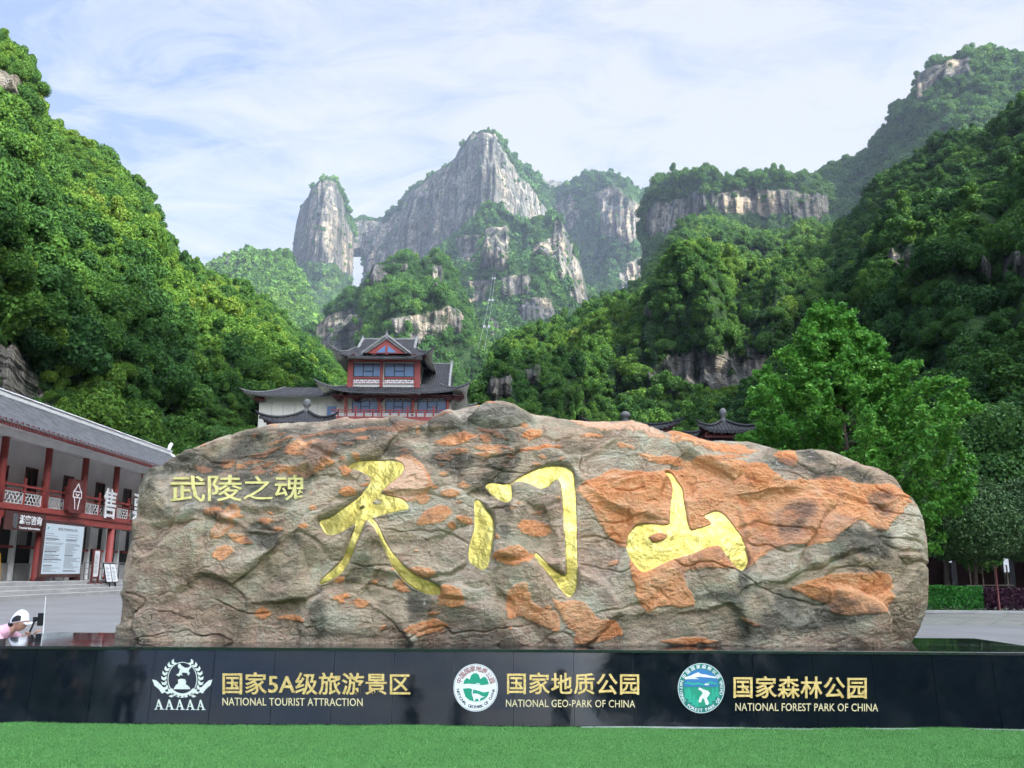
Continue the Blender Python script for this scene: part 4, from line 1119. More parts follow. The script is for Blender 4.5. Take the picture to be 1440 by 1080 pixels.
# body behind the slabs
core.add([(X0+.02, YF+.03, -.1), (X1-.02, YF+.03, -.1), (X1-.02, YB-.02, -.1), (X0+.02, YB-.02, -.1), (X0+.02, YF+.03+ZT*math.tan(BETA), ZT-.03), (X1-.02, YF+.03+ZT*math.tan(BETA), ZT-.03), (X1-.02, YB-.02, ZT-.03), (X0+.02, YB-.02, ZT-.03)],
         [(0, 3, 2, 1), (4, 5, 6, 7), (0, 1, 5, 4), (1, 2, 6, 5), (2, 3, 7, 6), (3, 0, 4, 7)])
under(core.build('core', M_GROUT), pl)
slabs = MB()
seams_px = [34.7, 120.6, 206.5, 292, 379, 464.5, 550.5, 637, 722, 808, 893, 979, 1065, 1151, 1236, 1322.6, 1408.5]
xs = [float(face(p, 1020)[0]) for p in seams_px]
xs = [X0]+[xs[0]-.6]+xs+[X1]
for a, b in zip(xs[:-1], xs[1:]):
    g = .0024
    off = rng.uniform(-.0012, .0012); t1 = rng.uniform(-.0015, .0015)
    V = [fpt(a+g, -.05, off), fpt(b-g, -.05, off+t1), fpt(b-g, hs-.031, off+t1), fpt(a+g, hs-.031, off),
         fpt(a+g, -.05, -.028), fpt(b-g, -.05, -.028), fpt(b-g, hs-.031, -.028), fpt(a+g, hs-.031, -.028)]
    slabs.add(V, [(0, 1, 2, 3), (7, 6, 5, 4), (0, 4, 5, 1), (1, 5, 6, 2), (2, 6, 7, 3), (3, 7, 4, 0)])
sl_o = slabs.build('front_slabs', M_GRAN); under(sl_o, pl)
tops = MB()
yt0 = YF+ZT*math.tan(BETA)-.012
n_t = 19
for i in range(n_t):
    a = X0-.01+(X1-X0+.02)*i/n_t; b = X0-.01+(X1-X0+.02)*(i+1)/n_t
    for (y0, y1) in ((yt0, 10.2), (10.203, YB+.01)):
        tops.bbox(a+.001, b-.001, y0, y1, ZT-.030, ZT, .002)
es = MB()
for i in range(30):
    x_ = .7+i*.16; es.box(x_, x_+.159, YF-.075+.008*math.sin(i*.9), YF-.052+.008*math.sin(i*.9), 0, .020+.005*math.sin(i*.37))
prop(es.build('edging_strip', paint('pale_edging', (.45, .46, .44), .6, .15, 8)), 'pale edging strip between the turf and the right part of the plinth', 'edging')
M_GTOP = mat_granite('black_granite_top', .05)
under(tops.build('coping', M_GTOP), pl)

# --- lettering
def mat_letter():
    t = NT('gilt_letters'); n = t.noise(40, 4)
    return t.set(t.ramp(n, [(.35, (.62, .42, .12)), (.65, (.88, .66, .26))]), .42, .35, .5)
M_LET = mat_letter()
M_LETP = paint('pale_gilt_letters', (.74, .62, .34), .5, .12, 30)
M_SILV = paint('silvered_letters', (.70, .74, .66), .5, .1, 30)
def face_text(body, x0, y0, x1, y1, mat, ext=.012, offset=0.0, spacing=1.0, name='lettering', skew=0):
    """lettering filling a box of photo pixels on the leaning face"""
    V, F = text_mesh(body, 0.02, offset, spacing)
    lo, hi = V.min(0), V.max(0)
    a = (V[:, 0]-lo[0])/(hi[0]-lo[0]); b = (V[:, 1]-lo[1])/(hi[1]-lo[1]); c = (V[:, 2]-lo[2])/(hi[2]-lo[2])
    px = x0+a*(x1-x0); py = y1-b*(y1-y0)+a*skew
    P = face(px, py)+nf_*((c*ext)+.002)[:, None]
    o = mesh_np(name, P, F, mat); under(o, pl); return o
face_text('国家5A级旅游景区', 313.5, 945.0, 577, 976.5, M_LET, .016, .013, 1.03, skew=1.3)
face_text('NATIONAL TOURIST ATTRACTION', 313, 981, 510, 992.0, M_LETP, .005, .004, 1.04, skew=1)
face_text('国家地质公园', 713, 945.5, 898.5, 976, M_LET, .016, .013, 1.05, skew=1)
face_text('NATIONAL GEO-PARK OF CHINA', 711.5, 983.5, 893, 994, M_LETP, .005, .004, 1.04, skew=1)
face_text('国家森林公园', 1031, 950.5, 1218, 981.5, M_LET, .016, .013, 1.05, skew=1)
face_text('NATIONAL FOREST PARK OF CHINA', 1034, 988.5, 1234.5, 999.5, M_LETP, .005, .004, 1.04, skew=1)

def flat(MBo, poly, off0, off1):
    """outline in photo pixels, laid on the face between two lifts"""
    p = np.array(poly, float)
    a0, a1 = face(p[:, 0], p[:, 1], off0), face(p[:, 0], p[:, 1], off1); n = len(p)
    V = [tuple(v) for v in a0]+[tuple(v) for v in a1]
    MBo.add(V, [tuple(range(n-1, -1, -1)), tuple(range(n, 2*n))]+[(i, (i+1) % n, n+(i+1) % n, n+i) for i in range(n)])
def ellip(cx, cy, rx, ry, n=48, a0=0, a1=360):
    return [(cx+rx*math.cos(R(a0+(a1-a0)*i/n)), cy+ry*math.sin(R(a0+(a1-a0)*i/n))) for i in range(n+(0 if a1-a0 >= 360 else 1))]
def ring(MBo, cx, cy, rx, ry, w, off0, off1, a0=0, a1=360, n=56):
    st = (a1-a0)/n
    for i in range(n):
        A, B = R(a0+st*i), R(a0+st*(i+1))
        flat(MBo, [(cx+(rx-w)*math.cos(A), cy+(ry-w)*math.sin(A)), (cx+rx*math.cos(A), cy+ry*math.sin(A)), (cx+rx*math.cos(B), cy+ry*math.sin(B)), (cx+(rx-w)*math.cos(B), cy+(ry-w)*math.sin(B))], off0, off1)
def arc_text(body, cx, cy, rx, ry, a0, a1, h, mat, parent, flip=False, off=.0042, w=None):
    """characters set one by one round an ellipse; angles in degrees, clockwise from the right"""
    V_, F_ = [], []
    chs = list(body); n = len(chs)
    for i, ch in enumerate(chs):
        if ch == ' ': continue
        A = R(a0+(a1-a0)*(i+.5)/n)
        V, F = text_mesh(ch, 0.0, .02, res=2)
        lo, hi = V.min(0), V.max(0); cw = (hi[0]-lo[0])
        X = (V[:, 0]-(lo[0]+hi[0])/2)*h/.72; Yv = (V[:, 1]-.36)*h/.72
        cx_, cy_ = cx+rx*math.cos(A), cy+ry*math.sin(A)
        th = A+math.pi/2 if not flip else A-math.pi/2
        ca, sa = math.cos(th), math.sin(th)
        px = cx_+X*ca+Yv*sa; py = cy_+X*sa-Yv*ca
        P = face(px, py, off)
        b = len(V_); V_ += [tuple(p) for p in P]; F_ += [tuple(j+b for j in f) for f in F]
    o = mesh_np('lettering', V_, F_, mat); under(o, pl); o.parent = parent
    o.matrix_parent_inverse = Matrix.Identity(4)
    return o
def sub(MBo, name, mat, parent):
    o = MBo.build(name, mat); o.parent = parent; return o

# emblem of the rated attraction: wreath, ring, galloping horse on its pedestal
E = lambda pts: [(180+x/3.27, 900+y/3.27) for x, y in pts]
em = empty('emblem', (0, 0, 0), None, None); em.parent = pl
em.matrix_parent_inverse = Matrix.Translation(pl.location).inverted()
cx, cy = 180+251/3.27, 900+180/3.27
for sgn in (-1, 1):
    w = MB()
    for i in range(9):
        an = R(22+i*14.5); rx_, ry_ = 84/3.27, 88/3.27
        bx_, by_ = cx+sgn*rx_*math.cos(an-R(90)+R(62)) if False else cx+sgn*rx_*math.sin(an+R(6)), cy+ry_*math.cos(an+R(6))
        for side in (-1, 1):
            dirx, diry = sgn*math.cos(an+R(6)+side*R(30)), -math.sin(an+R(6)+side*R(30))
            L, W = 7.4, 1.9
            p0 = (bx_, by_); p1 = (bx_+dirx*L, by_+diry*L); nx, ny = -diry, dirx
            flat(w, [p0, (bx_+dirx*L*.45+nx*W, by_+diry*L*.45+ny*W), p1, (bx_+dirx*L*.45-nx*W, by_+diry*L*.45-ny*W)], .002, .006+.0006*side)
    fx = lambda pts: [((180+251/3.27)*2-x, y) for x, y in pts] if sgn > 0 else pts
    flat(w, fx(E([(113, 182), (130, 186), (150, 204), (168, 224), (174, 238), (158, 246), (143, 226), (122, 208)])), .002, .008)
    sub(w, 'laurel_branch', M_SILV, em)
rg_ = MB(); ring(rg_, cx, cy, 68/3.27, 79/3.27, .9, .002, .007)
ring(rg_, cx, cy+1, 81/3.27, 82/3.27, 6.0, .003, .0078, 38, 142, 24)
sub(rg_, 'ring', M_SILV, em)
hs_ = MB()
flat(hs_, E([(230,116),(238,108),(247,118),(262,128),(278,127),(290,117),(292,126),(282,136),(279,144),(286,153),(278,164),(273,152),(256,149),(246,153),(252,164),(242,160),(236,168),(222,160),(235,153),(238,142),(240,131),(233,130)]), .002, .008)
flat(hs_, E([(210,226),(222,206),(232,200),(231,182),(244,178),(262,180),(268,190),(266,204),(281,214),(287,226)]), .002, .0065)
sub(hs_, 'horse', M_SILV, em)
serif = [[(0, 0), (.3, 0), (.3, .07), (.21, .07), (.47, .86), (.56, .86), (.50, 1), (.40, 1), (.12, .07), (0, .07)], [(.40, 1), (.50, 1), (.86, .07), (1, .07), (1, 0), (.56, 0), (.56, .07), (.66, .07), (.44, .74)], [(.22, .30), (.70, .30), (.67, .38), (.25, .38)]]
la = MB()
for i in range(5):
    x0_ = 217.5+i*14.7
    for k, pg in enumerate(serif):
        flat(la, [(x0_+a*13.4, 997.8+i*.15-b*14.4) for a, b in pg], .002, .008+.0005*k)
sub(la, 'lettering', M_SILV, em)
ar = arc_text('国家旅游景区', cx, cy+1, 78/3.27, 79/3.27, 132, 48, 2.6, M_GRAN, em, True, .0085)

# geological park disc
M_WHITE = paint('white_enamel', (.80, .80, .80), .35, .04)
M_GREEN = paint('green_enamel', (.010, .30, .17), .35, .06)
M_DGREEN = paint('dark_green_enamel', (.006, .19, .145), .35, .06)
M_TEAL = paint('light_green_enamel', (.02, .42, .27), .35, .06)
M_BLUE = paint('blue_enamel', (.03, .19, .42), .35, .06)
M_RED = paint('red_enamel', (.28, .07, .05), .4, .06)
G = lambda pts: [(600+x/4.235, 900+y/4.235) for x, y in pts]
cx, cy = 600+292/4.235, 900+284/4.235
em2 = empty('emblem', (0, 0, 0), None, None); em2.parent = pl; em2.matrix_parent_inverse = Matrix.Translation(pl.location).inverted()
d = MB(); flat(d, ellip(cx, cy, 31.2, 33.5, 64), .001, .006); sub(d, 'disc', M_WHITE, em2)
d = MB(); ring(d, cx, cy, 30.2, 32.4, .45, .006, .0066); sub(d, 'ring', M_GRAN, em2)
d = MB()
flat(d, G([(219,262),(224,240),(240,225),(256,236),(264,212),(278,199),(297,197),(311,208),(320,234),(330,224),(346,217),(362,236),(371,262),(330,268),(290,262),(250,258)]), .006, .0085)
flat(d, G([(216,290),(250,286),(300,300),(340,312),(374,306),(366,330),(345,352),(318,364),(285,366),(255,358),(232,338)]), .006, .0085)
sub(d, 'hills', M_GREEN, em2)
d = MB()
pts_ = [(318,264),(306,259),(294,262),(284,272),(277,288),(272,306),(272,322),(280,334)]
for a, b in zip(pts_[:-1], pts_[1:]):
    dx, dy = b[0]-a[0], b[1]-a[1]; l_ = math.hypot(dx, dy); nx, ny = -dy/l_*3.2, dx/l_*3.2
    flat(d, G([(a[0]+nx, a[1]+ny), (b[0]+nx, b[1]+ny), (b[0]-nx, b[1]-ny), (a[0]-nx, a[1]-ny)]), .0085, .0098)
flat(d, G([(270,330),(282,318),(306,320),(330,334),(350,340),(330,342),(318,350),(318,362),(310,362),(306,350),(290,350),(288,362),(280,362),(278,346)]), .0085, .0095)
sub(d, 'dinosaur', M_WHITE, em2)
arc_text('中国国家地质公园', cx, cy, 24.6, 26.6, 192, 348, 6.2, M_RED, em2, off=.0068)
arc_text('NATIONAL GEOPARK OF CHINA', cx, cy, 25.0, 27.0, 176, 4, 4.3, M_GRAN, em2, True, .0068)

# forest park disc
Fm = lambda pts: [(920+x/4.235, 900+y/4.235) for x, y in pts]
cx, cy = 920+279/4.235, 900+287/4.235
em3 = empty('emblem', (0, 0, 0), None, None); em3.parent = pl; em3.matrix_parent_inverse = Matrix.Translation(pl.location).inverted()
d = MB(); flat(d, ellip(cx, cy, 33.0, 35.4, 64), .001, .006); sub(d, 'disc', M_DGREEN, em3)
d = MB(); ring(d, cx, cy, 32.7, 35.0, .8, .006, .0072); sub(d, 'ring', M_WHITE, em3)
d = MB(); flat(d, ellip(cx, cy-2, 24.5, 25.0, 40, 180, 360), .006, .0074); sub(d, 'sky', M_BLUE, em3)
d = MB(); flat(d, ellip(cx, cy-1.2, 24.5, 27.0, 40, 0, 180), .006, .0076); sub(d, 'forest', M_GREEN, em3)
d = MB()
flat(d, Fm([(180,222),(215,212),(240,200),(262,192),(280,203),(300,204),(330,212),(368,220),(366,228),(330,224),(300,222),(270,219),(240,224),(270,233),(220,232),(182,234)]), .0076, .0092)
flat(d, Fm([(268,282),(292,294),(318,302),(332,316),(322,332),(312,346),(325,372),(318,388),(306,384),(296,352),(286,346),(278,372),(262,370),(270,340),(288,318),(280,304),(262,294)]), .0076, .0092)
flat(d, Fm([(305,258),(330,262),(318,270),(296,268)]), .0076, .0092)
sub(d, 'snow_and_river', M_WHITE, em3)
d = MB()
for (tx, ty, th_) in [(190,350,70),(212,372,84),(236,388,74),(350,360,86),(372,338,70),(332,384,60),(205,330,50),(254,398,56)]:
    for k in range(3):
        y_ = ty-th_*k*.27; w_ = 17-4*k
        flat(d, Fm([(tx-w_, y_), (tx, y_-th_*.42), (tx+w_, y_)]), .0076, .0090+.0007*k)
flat(d, Fm([(178,262),(200,250),(236,258),(262,254),(290,262),(330,246),(376,258),(372,266),(330,258),(292,270),(262,264),(230,268),(200,260)]), .0076, .0088)
sub(d, 'trees', M_TEAL, em3)
arc_text('中国国家森林公园', cx, cy, 28.4, 30.4, 205, 335, 4.4, M_WHITE, em3, off=.0068)
arc_text('NATIONAL FOREST PARK OF CHINA', cx, cy, 28.6, 30.8, 200, -20, 4.4, M_WHITE, em3, True, .0068)
# ------------------------------------------------------------------ building materials
M_RED = paint('red_lacquer', (.30, .055, .045), .5, .14, 1.5)
M_DKRED = paint('dark_red_wood', (.12, .022, .020), .5, .2, 2)
M_WALL = paint('white_plaster', (.88, .87, .84), .85, .07, .6)
M_CREAM = paint('cream_panel', (.66, .64, .56), .8, .06, .5)
M_TRIM = paint('white_trim', (.78, .78, .76), .7, .08, 1)
M_TILE = paint('grey_roof_tiles', (.095, .095, .097), .8, .35, 1.8, bump=.3)
M_TILEG = paint('shadowed_tile_bed', (.045, .045, .047), .85, .3, 2)
M_TILED = paint('dark_roof_tiles', (.042, .041, .043), .7, .3, 1.2, bump=.3)
M_RIDGE = paint('weathered_ridge_plaster', (.15, .148, .14), .8, .25, 1.5)
M_RIDGE2 = paint('pale_ridge_plaster', (.26, .255, .24), .8, .2, 1.5)
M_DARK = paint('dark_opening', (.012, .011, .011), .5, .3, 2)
M_WOOD = paint('dark_brown_board', (.075, .028, .024), .5, .2, 2)
M_STEP = paint('stone_steps', (.36, .35, .33), .85, .15, 1.2, bump=.2)
M_WSIGN = paint('white_sign', (.80, .80, .78), .45, .03)
M_BSIGN = paint('pale_blue_sheet', (.62, .70, .74), .35, .03)
M_INK = paint('grey_ink', (.16, .17, .19), .6, .1)
M_BLK = paint('black_metal', (.012, .012, .013), .4, .2, 8)
M_STEEL = paint('grey_steel', (.32, .33, .34), .35, .1, 6, metal=.8)
M_YEL = paint('yellow_paint', (.80, .48, .02), .45, .08, 3)
def mat_glass():
    t = NT('window_glass')
    t.set(t.ramp(t.noise(.35, 2), [(.3, (.10, .18, .32)), (.7, (.17, .27, .43))]), .06, 0, 1.0)
    return t.m
M_GLASS = mat_glass()

def place(o, root):
    o.parent = root; return o

def lattice(mb, x0, x1, z0, z1, fn, pitch=.22, bw=.022, d=.03):
    """fretwork: staggered bars in a frame; fn(a, z, depth)"""
    def bar(a0, a1, b0, b1): mb.prism([(a0, b0), (a1, b0), (a1, b1), (a0, b1)], fn, -d/2, d/2)
    n = max(2, int((x1-x0)/pitch)); k = max(2, int((z1-z0)/pitch))
    dx, dz = (x1-x0)/n, (z1-z0)/k
    bar(x0, x1, z0, z0+bw); bar(x0, x1, z1-bw, z1)
    for i in range(n+1):
        for j in range(k):
            if (i+j) % 2 == 0 or i in (0, n): bar(x0+i*dx-bw/2, x0+i*dx+bw/2, z0+j*dz, z0+(j+1)*dz)
    for j in range(1, k):
        for i in range(n):
            if (i+2*j) % 3 != 0: bar(x0+i*dx, x0+(i+1)*dx, z0+j*dz-bw/2, z0+j*dz+bw/2)

# ------------------------------------------------------------------ two-storey hall on the left; local +y runs along it, +x faces the square
hall = empty('ticket_hall', (-25.8, 45.0, 0), 'long two-storey white hall with red columns, balcony and grey tiled roof', 'hall', rz=R(.7))
Y0h, Y1h = -13.5, 31.5           # local extent of the columns
def hb(name, mat, boxes, b=0.0, parent=hall):
    q = MB()
    for bx in boxes: (q.bbox(*bx, b) if b else q.box(*bx))
    return place(q.build(name, mat), parent)
hb('platform', M_STEP, [(-9, .9, Y0h-2, Y1h+2, -.2, .80)], .02)
hb('steps', M_STEP, [(.9, 1.35, Y0h-2, Y1h+2, -.2, .60), (1.35, 1.8, Y0h-2, Y1h+2, -.2, .40), (1.8, 2.25, Y0h-2, Y1h+2, -.2, .20)], .015)
hb('upper_wall', M_WALL, [(-2.1, -1.85, Y0h-1, Y1h+1, 4.72, 8.6)])
hb('end_wall', M_WALL, [(-8.4, -1.85, Y1h+1, Y1h+1.25, .8, 8.6)])
hb('end_wall', M_WALL, [(-8.4, -1.85, Y0h-1.25, Y0h-1, .8, 8.6)])
hb('rear_wall', M_WALL, [(-8.4, -8.15, Y0h-1, Y1h+1, .8, 8.6)])
hb('balcony_slab', M_RED, [(-2.2, .28, Y0h-1, Y1h+1, 4.42, 4.72)], .02)
hb('balcony_beam', M_RED, [(-.14, .20, Y0h-1, Y1h+1, 4.02, 4.418)], .02)
hb('lower_ceiling', M_WALL, [(-8.1, -.2, Y0h-1, Y1h+1, 4.36, 4.415)])
hb('eave_beam', M_TRIM, [(-.2, .2, Y0h-1, Y1h+1, 8.06, 8.42)], .02)
hb('soffit', M_TRIM, [(-1.85, 1.35, Y0h-1.3, Y1h+1.3, 8.423, 8.50)])
ncol = 11
for k in range(ncol):
    y = Y0h+4.5*k
    q = MB(); q.lathe([(.27, .80), (.27, .95), (.225, 1.0), (.215, 4.0)], (0, y, 0), 18); place(q.build('column', M_RED, smooth_=True), hall)
    q = MB(); q.lathe([(.19, 4.73), (.185, 8.05)], (0, y, 0), 18); place(q.build('column', M_RED, smooth_=True), hall)
# railing, one bay each
for k in range(ncol-1):
    y0, y1 = Y0h+4.5*k+.2, Y0h+4.5*(k+1)-.2
    q = MB()
    q.bbox(-.06, .08, y0, y1, 5.68, 5.80, .01); q.bbox(-.05, .07, y0, y1, 5.44, 5.50, .008)
    for yy in (y0+.02, (y0+y1)/2, y1-.14): q.bbox(-.06, .08, yy, yy+.12, 4.72, 5.9, .01)
    q.lathe([(.07, 5.9), (.09, 5.94), (.05, 5.98), (.09, 6.04), (.08, 6.12), (.03, 6.16)], (.01, (y0+y1)/2+.06, 0), 10)
    r_ = place(q.build('railing', M_RED), hall)
    q = MB()
    for a, b in ((y0+.18, (y0+y1)/2-.04), ((y0+y1)/2+.16, y1-.18)):
        lattice(q, a, b, 4.78, 5.38, lambda a_, z_, d_: (.01+d_, a_, z_), .17, .045)
    place(q.build('fretwork', M_TRIM), r_)
# windows and doors of the upper wall
for k in range(ncol-1):
    yc = Y0h+4.5*k+1.25
    for (a, b, z0, z1, nm) in ((yc-.05, yc+1.25, 4.75, 7.15, 'door'), (yc+1.9, yc+2.55, 4.75, 6.55, 'door') if k % 2 == 0 else (yc+1.9, yc+2.6, 5.7, 7.0, 'window')):
        q = MB()
        t_ = .09
        q.box(-1.87, -1.78, a, a+t_, z0, z1); q.box(-1.87, -1.78, b-t_, b, z0, z1); q.box(-1.87, -1.78, a+t_, b-t_, z1-t_, z1); q.box(-1.87, -1.79, a+t_, b-t_, z0, z0+.12)
        q.box(-1.87, -1.79, (a+b)/2-.04, (a+b)/2+.04, z0+.12, z1-t_)
        q.box(-1.87, -1.79, a+t_, (a+b)/2-.04, z0+1.0, z0+1.07); q.box(-1.87, -1.79, (a+b)/2+.04, b-t_, z0+1.0, z0+1.07)
        w_ = place(q.build(nm, M_DKRED), hall)
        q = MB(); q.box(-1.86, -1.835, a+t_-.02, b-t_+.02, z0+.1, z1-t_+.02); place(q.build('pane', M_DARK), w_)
# lower storey: recessed counters between white posts
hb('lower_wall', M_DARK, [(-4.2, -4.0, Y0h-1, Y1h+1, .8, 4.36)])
hb('doorway_wall', M_WALL, [(-1.9, -1.7, Y0h-1, -3.2, .8, 4.36), (-1.9, -1.7, -1.9, -.55, .8, 4.36)])
hb('inner_steps', M_STEP, [(-2.6, -1.6, -.54, 3.9, .8, 1.0), (-3.0, -2.6, -.54, 3.9, .8, 1.2), (-3.4, -3.0, -.54, 3.9, .8, 1.4)], .01)
for k in range(3, ncol-1):
    y = Y0h+4.5*k
    for o_ in (2.0, 4.2):
        hb('post', M_TRIM, [(-1.4, -1.15, y+o_-.14, y+o_+.14, .8, 4.36)], .01)
    hb('counter', M_STEP, [(-1.75, -1.3, y+.4, y+4.1, .8, 1.75)], .01)
    hb('counter_rail', M_RED, [(-1.25, -1.15, y+.3, y+1.86, 2.55, 2.68), (-1.25, -1.15, y+2.14, y+4.06, 2.55, 2.68)])
    hb('notice_sheet', M_WSIGN, [(-1.62, -1.58, y+.8, y+1.7, 2.75, 4.1)])
    hb('notice_sheet', M_WSIGN, [(-1.62, -1.58, y+2.8, y+3.5, 1.9, 2.5)])
# roof: two tiled slopes, ridge, ribs, eave ends
RX, RZ, EX, EZ = -3.9, 11.3, 1.45, 8.42
q = MB()
ya, yb = Y0h-1.4, Y1h+1.5
def rp(f, y, up=0): # f 0 eave .. 1 ridge, slight sag
    return (EX+(RX-EX)*f, y, EZ+(RZ-EZ)*(f-.13*math.sin(math.pi*f))+up)
def rpb(f, y, up=0):
    p = rp(f, y, up); return (2*RX-p[0], p[1], p[2])
n = 8
for fn in (rp, rpb):
    V = [fn(i/n, y, u) for u in (0, -.10) for i in range(n+1) for y in (ya, yb)]
    m_ = 2*(n+1)
    F = [(2*i, 2*i+1, 2*i+3, 2*i+2) for i in range(n)]+[(m_+2*i+2, m_+2*i+3, m_+2*i+1, m_+2*i) for i in range(n)]
    F += [(0, m_, m_+1, 1)]+[(2*i, 2*i+2, m_+2*i+2, m_+2*i) for i in range(n)]+[(2*i+3, 2*i+1, m_+2*i+1, m_+2*i+3) for i in range(n)]
    q.add(V, F)
roof = place(q.build('roof', M_TILEG), hall)
q = MB()
nr = int((yb-ya)/.26)
for i in range(nr):
    y = ya+.13+i*.26
    V, F = [], []
    m2 = 26
    for j in range(m2+1):
        c_ = rp(j/m2, y, 0)
        st_ = .016 if j % 2 else 0
        jit = rng.uniform(-.012, .012)
        for an in (0, 45, 90, 135, 180):
            V.append((c_[0], c_[1]+jit+.082*math.cos(R(an)), c_[2]+(.085+st_)*math.sin(R(an))+.002))
    for j in range(m2):
        for e in range(4): F.append((j*5+e, j*5+e+1, (j+1)*5+e+1, (j+1)*5+e))
    F.append((0, 1, 2, 3, 4)); q.add(V, F)
place(q.build('cover_tiles', M_TILE), roof)
q = MB()
for i in range(nr+1):
    y = ya+i*.26
    q.box(EX-.02, EX+.05, y-.055, y+.055, EZ-.20, EZ-.02)
for i in range(int((yb-ya)/.52)):
    q.box(.9, EX-.05, ya+.26+i*.52-.05, ya+.26+i*.52+.05, 8.505, 8.60)
place(q.build('eave_ends', M_DKRED), roof)
q = MB(); q.bbox(RX-.16, RX+.16, ya-.05, yb+.05, RZ-.02, RZ+.28, .03); q.bbox(RX-.22, RX+.22, ya-.05, yb+.05, RZ+.28, RZ+.38, .02)
ridge = place(q.build('ridge', M_TRIM), roof)
for (ye, sg) in ((yb, 1),):
    q = MB(); q.tube([(RX, ye-.35, RZ+.38), (RX, ye-.15, RZ+.75), (RX, ye+.1, RZ+1.0), (RX, ye+.38, RZ+.98), (RX, ye+.5, RZ+.86)], [.17, .16, .13, .10, .05], 8)
    place(q.build('ridge_end', M_TRIM, smooth_=True), roof)
    q = MB()
    for fn in (rp, rpb):
        q.tube([fn(f, ye, .14) for f in np.linspace(0, 1, 9)], .13, 6)
    place(q.build('verge', M_TRIM), roof)

# signs of the hall (each a thing of its own), in the hall's local frame
HM = Matrix.LocRotScale(hall.location, hall.rotation_euler, None)
def hsign(name, label, cat, y, z, x=.3):
    o = empty(name, HM @ Vector((x, y, z)), label, cat, rz=R(.7)); return o
def sign_text(body, y0, y1, z0, z1, x, mat, parent, offset=.01, ext=.02):
    V, F = text_mesh(body, .02, offset)
    lo, hi = V.min(0), V.max(0)
    P = np.stack([x+(V[:, 2]-lo[2])/(hi[2]-lo[2])*ext, y0+(V[:, 0]-lo[0])/(hi[0]-lo[0])*(y1-y0), z0+(V[:, 1]-lo[1])/(hi[1]-lo[1])*(z1-z0)], 1)
    # facing +x, reading direction is +y seen from the square
    return place(mesh_np('lettering', P, F, mat), parent)
def col_y(px, x=-25.8, z=3):          # local y where the facade meets a pixel column
    zc = x*FPX/(px-720); return (zc-(z-1.5)*math.sin(PITCH))/math.cos(PITCH)-45.0
s1 = hsign('hanging_sign', 'dark brown sign with white lettering over the dark doorway', 'sign', 2.3, 3.35)
q = MB(); q.bbox(-.06, .05, -2.05, 1.95, 0.05, .98, .02); place(q.build('board', M_WOOD), s1)
sign_text('游客咨询', -.75, 1.5, .38, .86, .052, M_WSIGN, s1, .02)
sign_text('Tourist Information', -.75, 1.4, .14, .26, .052, M_WSIGN, s1, .01)
q = MB(); q.prism(spline([(-1.32, .2), (-1.0, .2), (-.94, .5), (-1.0, .86), (-1.32, .86), (-1.38, .5)], 4), lambda a, b, d: (.052+d, a, b), 0, .02); place(q.build('logo', M_STEEL), s1)
# tall notice board standing between the columns
ybd0, ybd1 = col_y(50), col_y(110)
s2 = hsign('notice_board', 'large pale notice board with dark frame beside the red column', 'notice board', (ybd0+ybd1)/2, .8, .45)
hw_ = (ybd1-ybd0)/2
q = MB(); q.bbox(-.06, .04, -hw_, hw_, .18, 3.30, .02); q.box(-.3, .2, -hw_+.3, -hw_+.45, 0, .18); q.box(-.3, .2, hw_-.45, hw_-.3, 0, .18); place(q.build('frame', M_WOOD), s2)
q = MB(); q.box(.04, .048, -hw_+.2, hw_-.12, .38, 3.10); place(q.build('sheet', M_BSIGN), s2)
sign_text('景区开放时间公告', -hw_*.35, hw_*.6, 2.76, 2.92, .049, M_INK, s2, .015, .004)
q = MB()
rr = np.random.default_rng(3)
for c_ in (0, 1):
    z = 2.55
    while z > .5:
        x0_ = -hw_+.30+c_*(hw_-.1)
        L_ = (hw_-.32)*rr.uniform(.35, 1.0)
        if rr.uniform() > .16: q.box(.048, .051, x0_, x0_+L_, z, z+(.022 if rr.uniform() < .85 else .05))
        z -= .062
place(q.build('small_print', M_INK), s2)
q = MB(); q.prism([(-hw_+.34, 2.80), (-hw_+.48, 2.78), (-hw_+.58, 2.94), (-hw_+.42, 2.90)], lambda a, b, d: (.048+d, a, b), 0, .004); place(q.build('logo', M_TEAL), s2)
# ice-cream sign on the balcony rail
yi0, yi1 = col_y(88, z=5.6), col_y(110, z=5.6)
s3 = hsign('projecting_sign', 'dark red rounded sign with white ice cream cone on the balcony rail', 'sign', (yi0+yi1)/2, 4.62, .42)
hw_ = (yi1-yi0)/2
def rrect(a0, a1, b0, b1, r, n=5):
    o_ = []
    for (cx_, cy_, st) in ((a1-r, b1-r, 0), (a0+r, b1-r, 90), (a0+r, b0+r, 180), (a1-r, b0+r, 270)):
        o_ += [(cx_+r*math.cos(R(st+90*i/n)), cy_+r*math.sin(R(st+90*i/n))) for i in range(n+1)]
    return o_
q = MB(); q.prism(rrect(-hw_, hw_, 0, 1.95, .28), lambda a, b, d: (d, a, b), -.1, .1); place(q.build('board', M_DKRED), s3)
q = MB()
def stroke(pts, w_=.035, fnn=lambda a, b, d: (.1+d, a, b)):
    for (a, b), (c_, d_) in zip(pts[:-1], pts[1:]):
        L_ = math.hypot(c_-a, d_-b); nx, ny = -(d_-b)/L_*w_, (c_-a)/L_*w_
        q.prism([(a+nx, b+ny), (c_+nx, d_+ny), (c_-nx, d_-ny), (a-nx, b-ny)], fnn, 0, .02)
k_ = hw_*.55
stroke([(0, 1.72), (-k_*.5, 1.42), (-k_*.95, 1.25), (k_*.95, 1.25), (k_*.5, 1.42), (0, 1.72)])
stroke([(-k_*.95, 1.25), (-k_, .92), (k_, .92), (k_*.95, 1.25)])
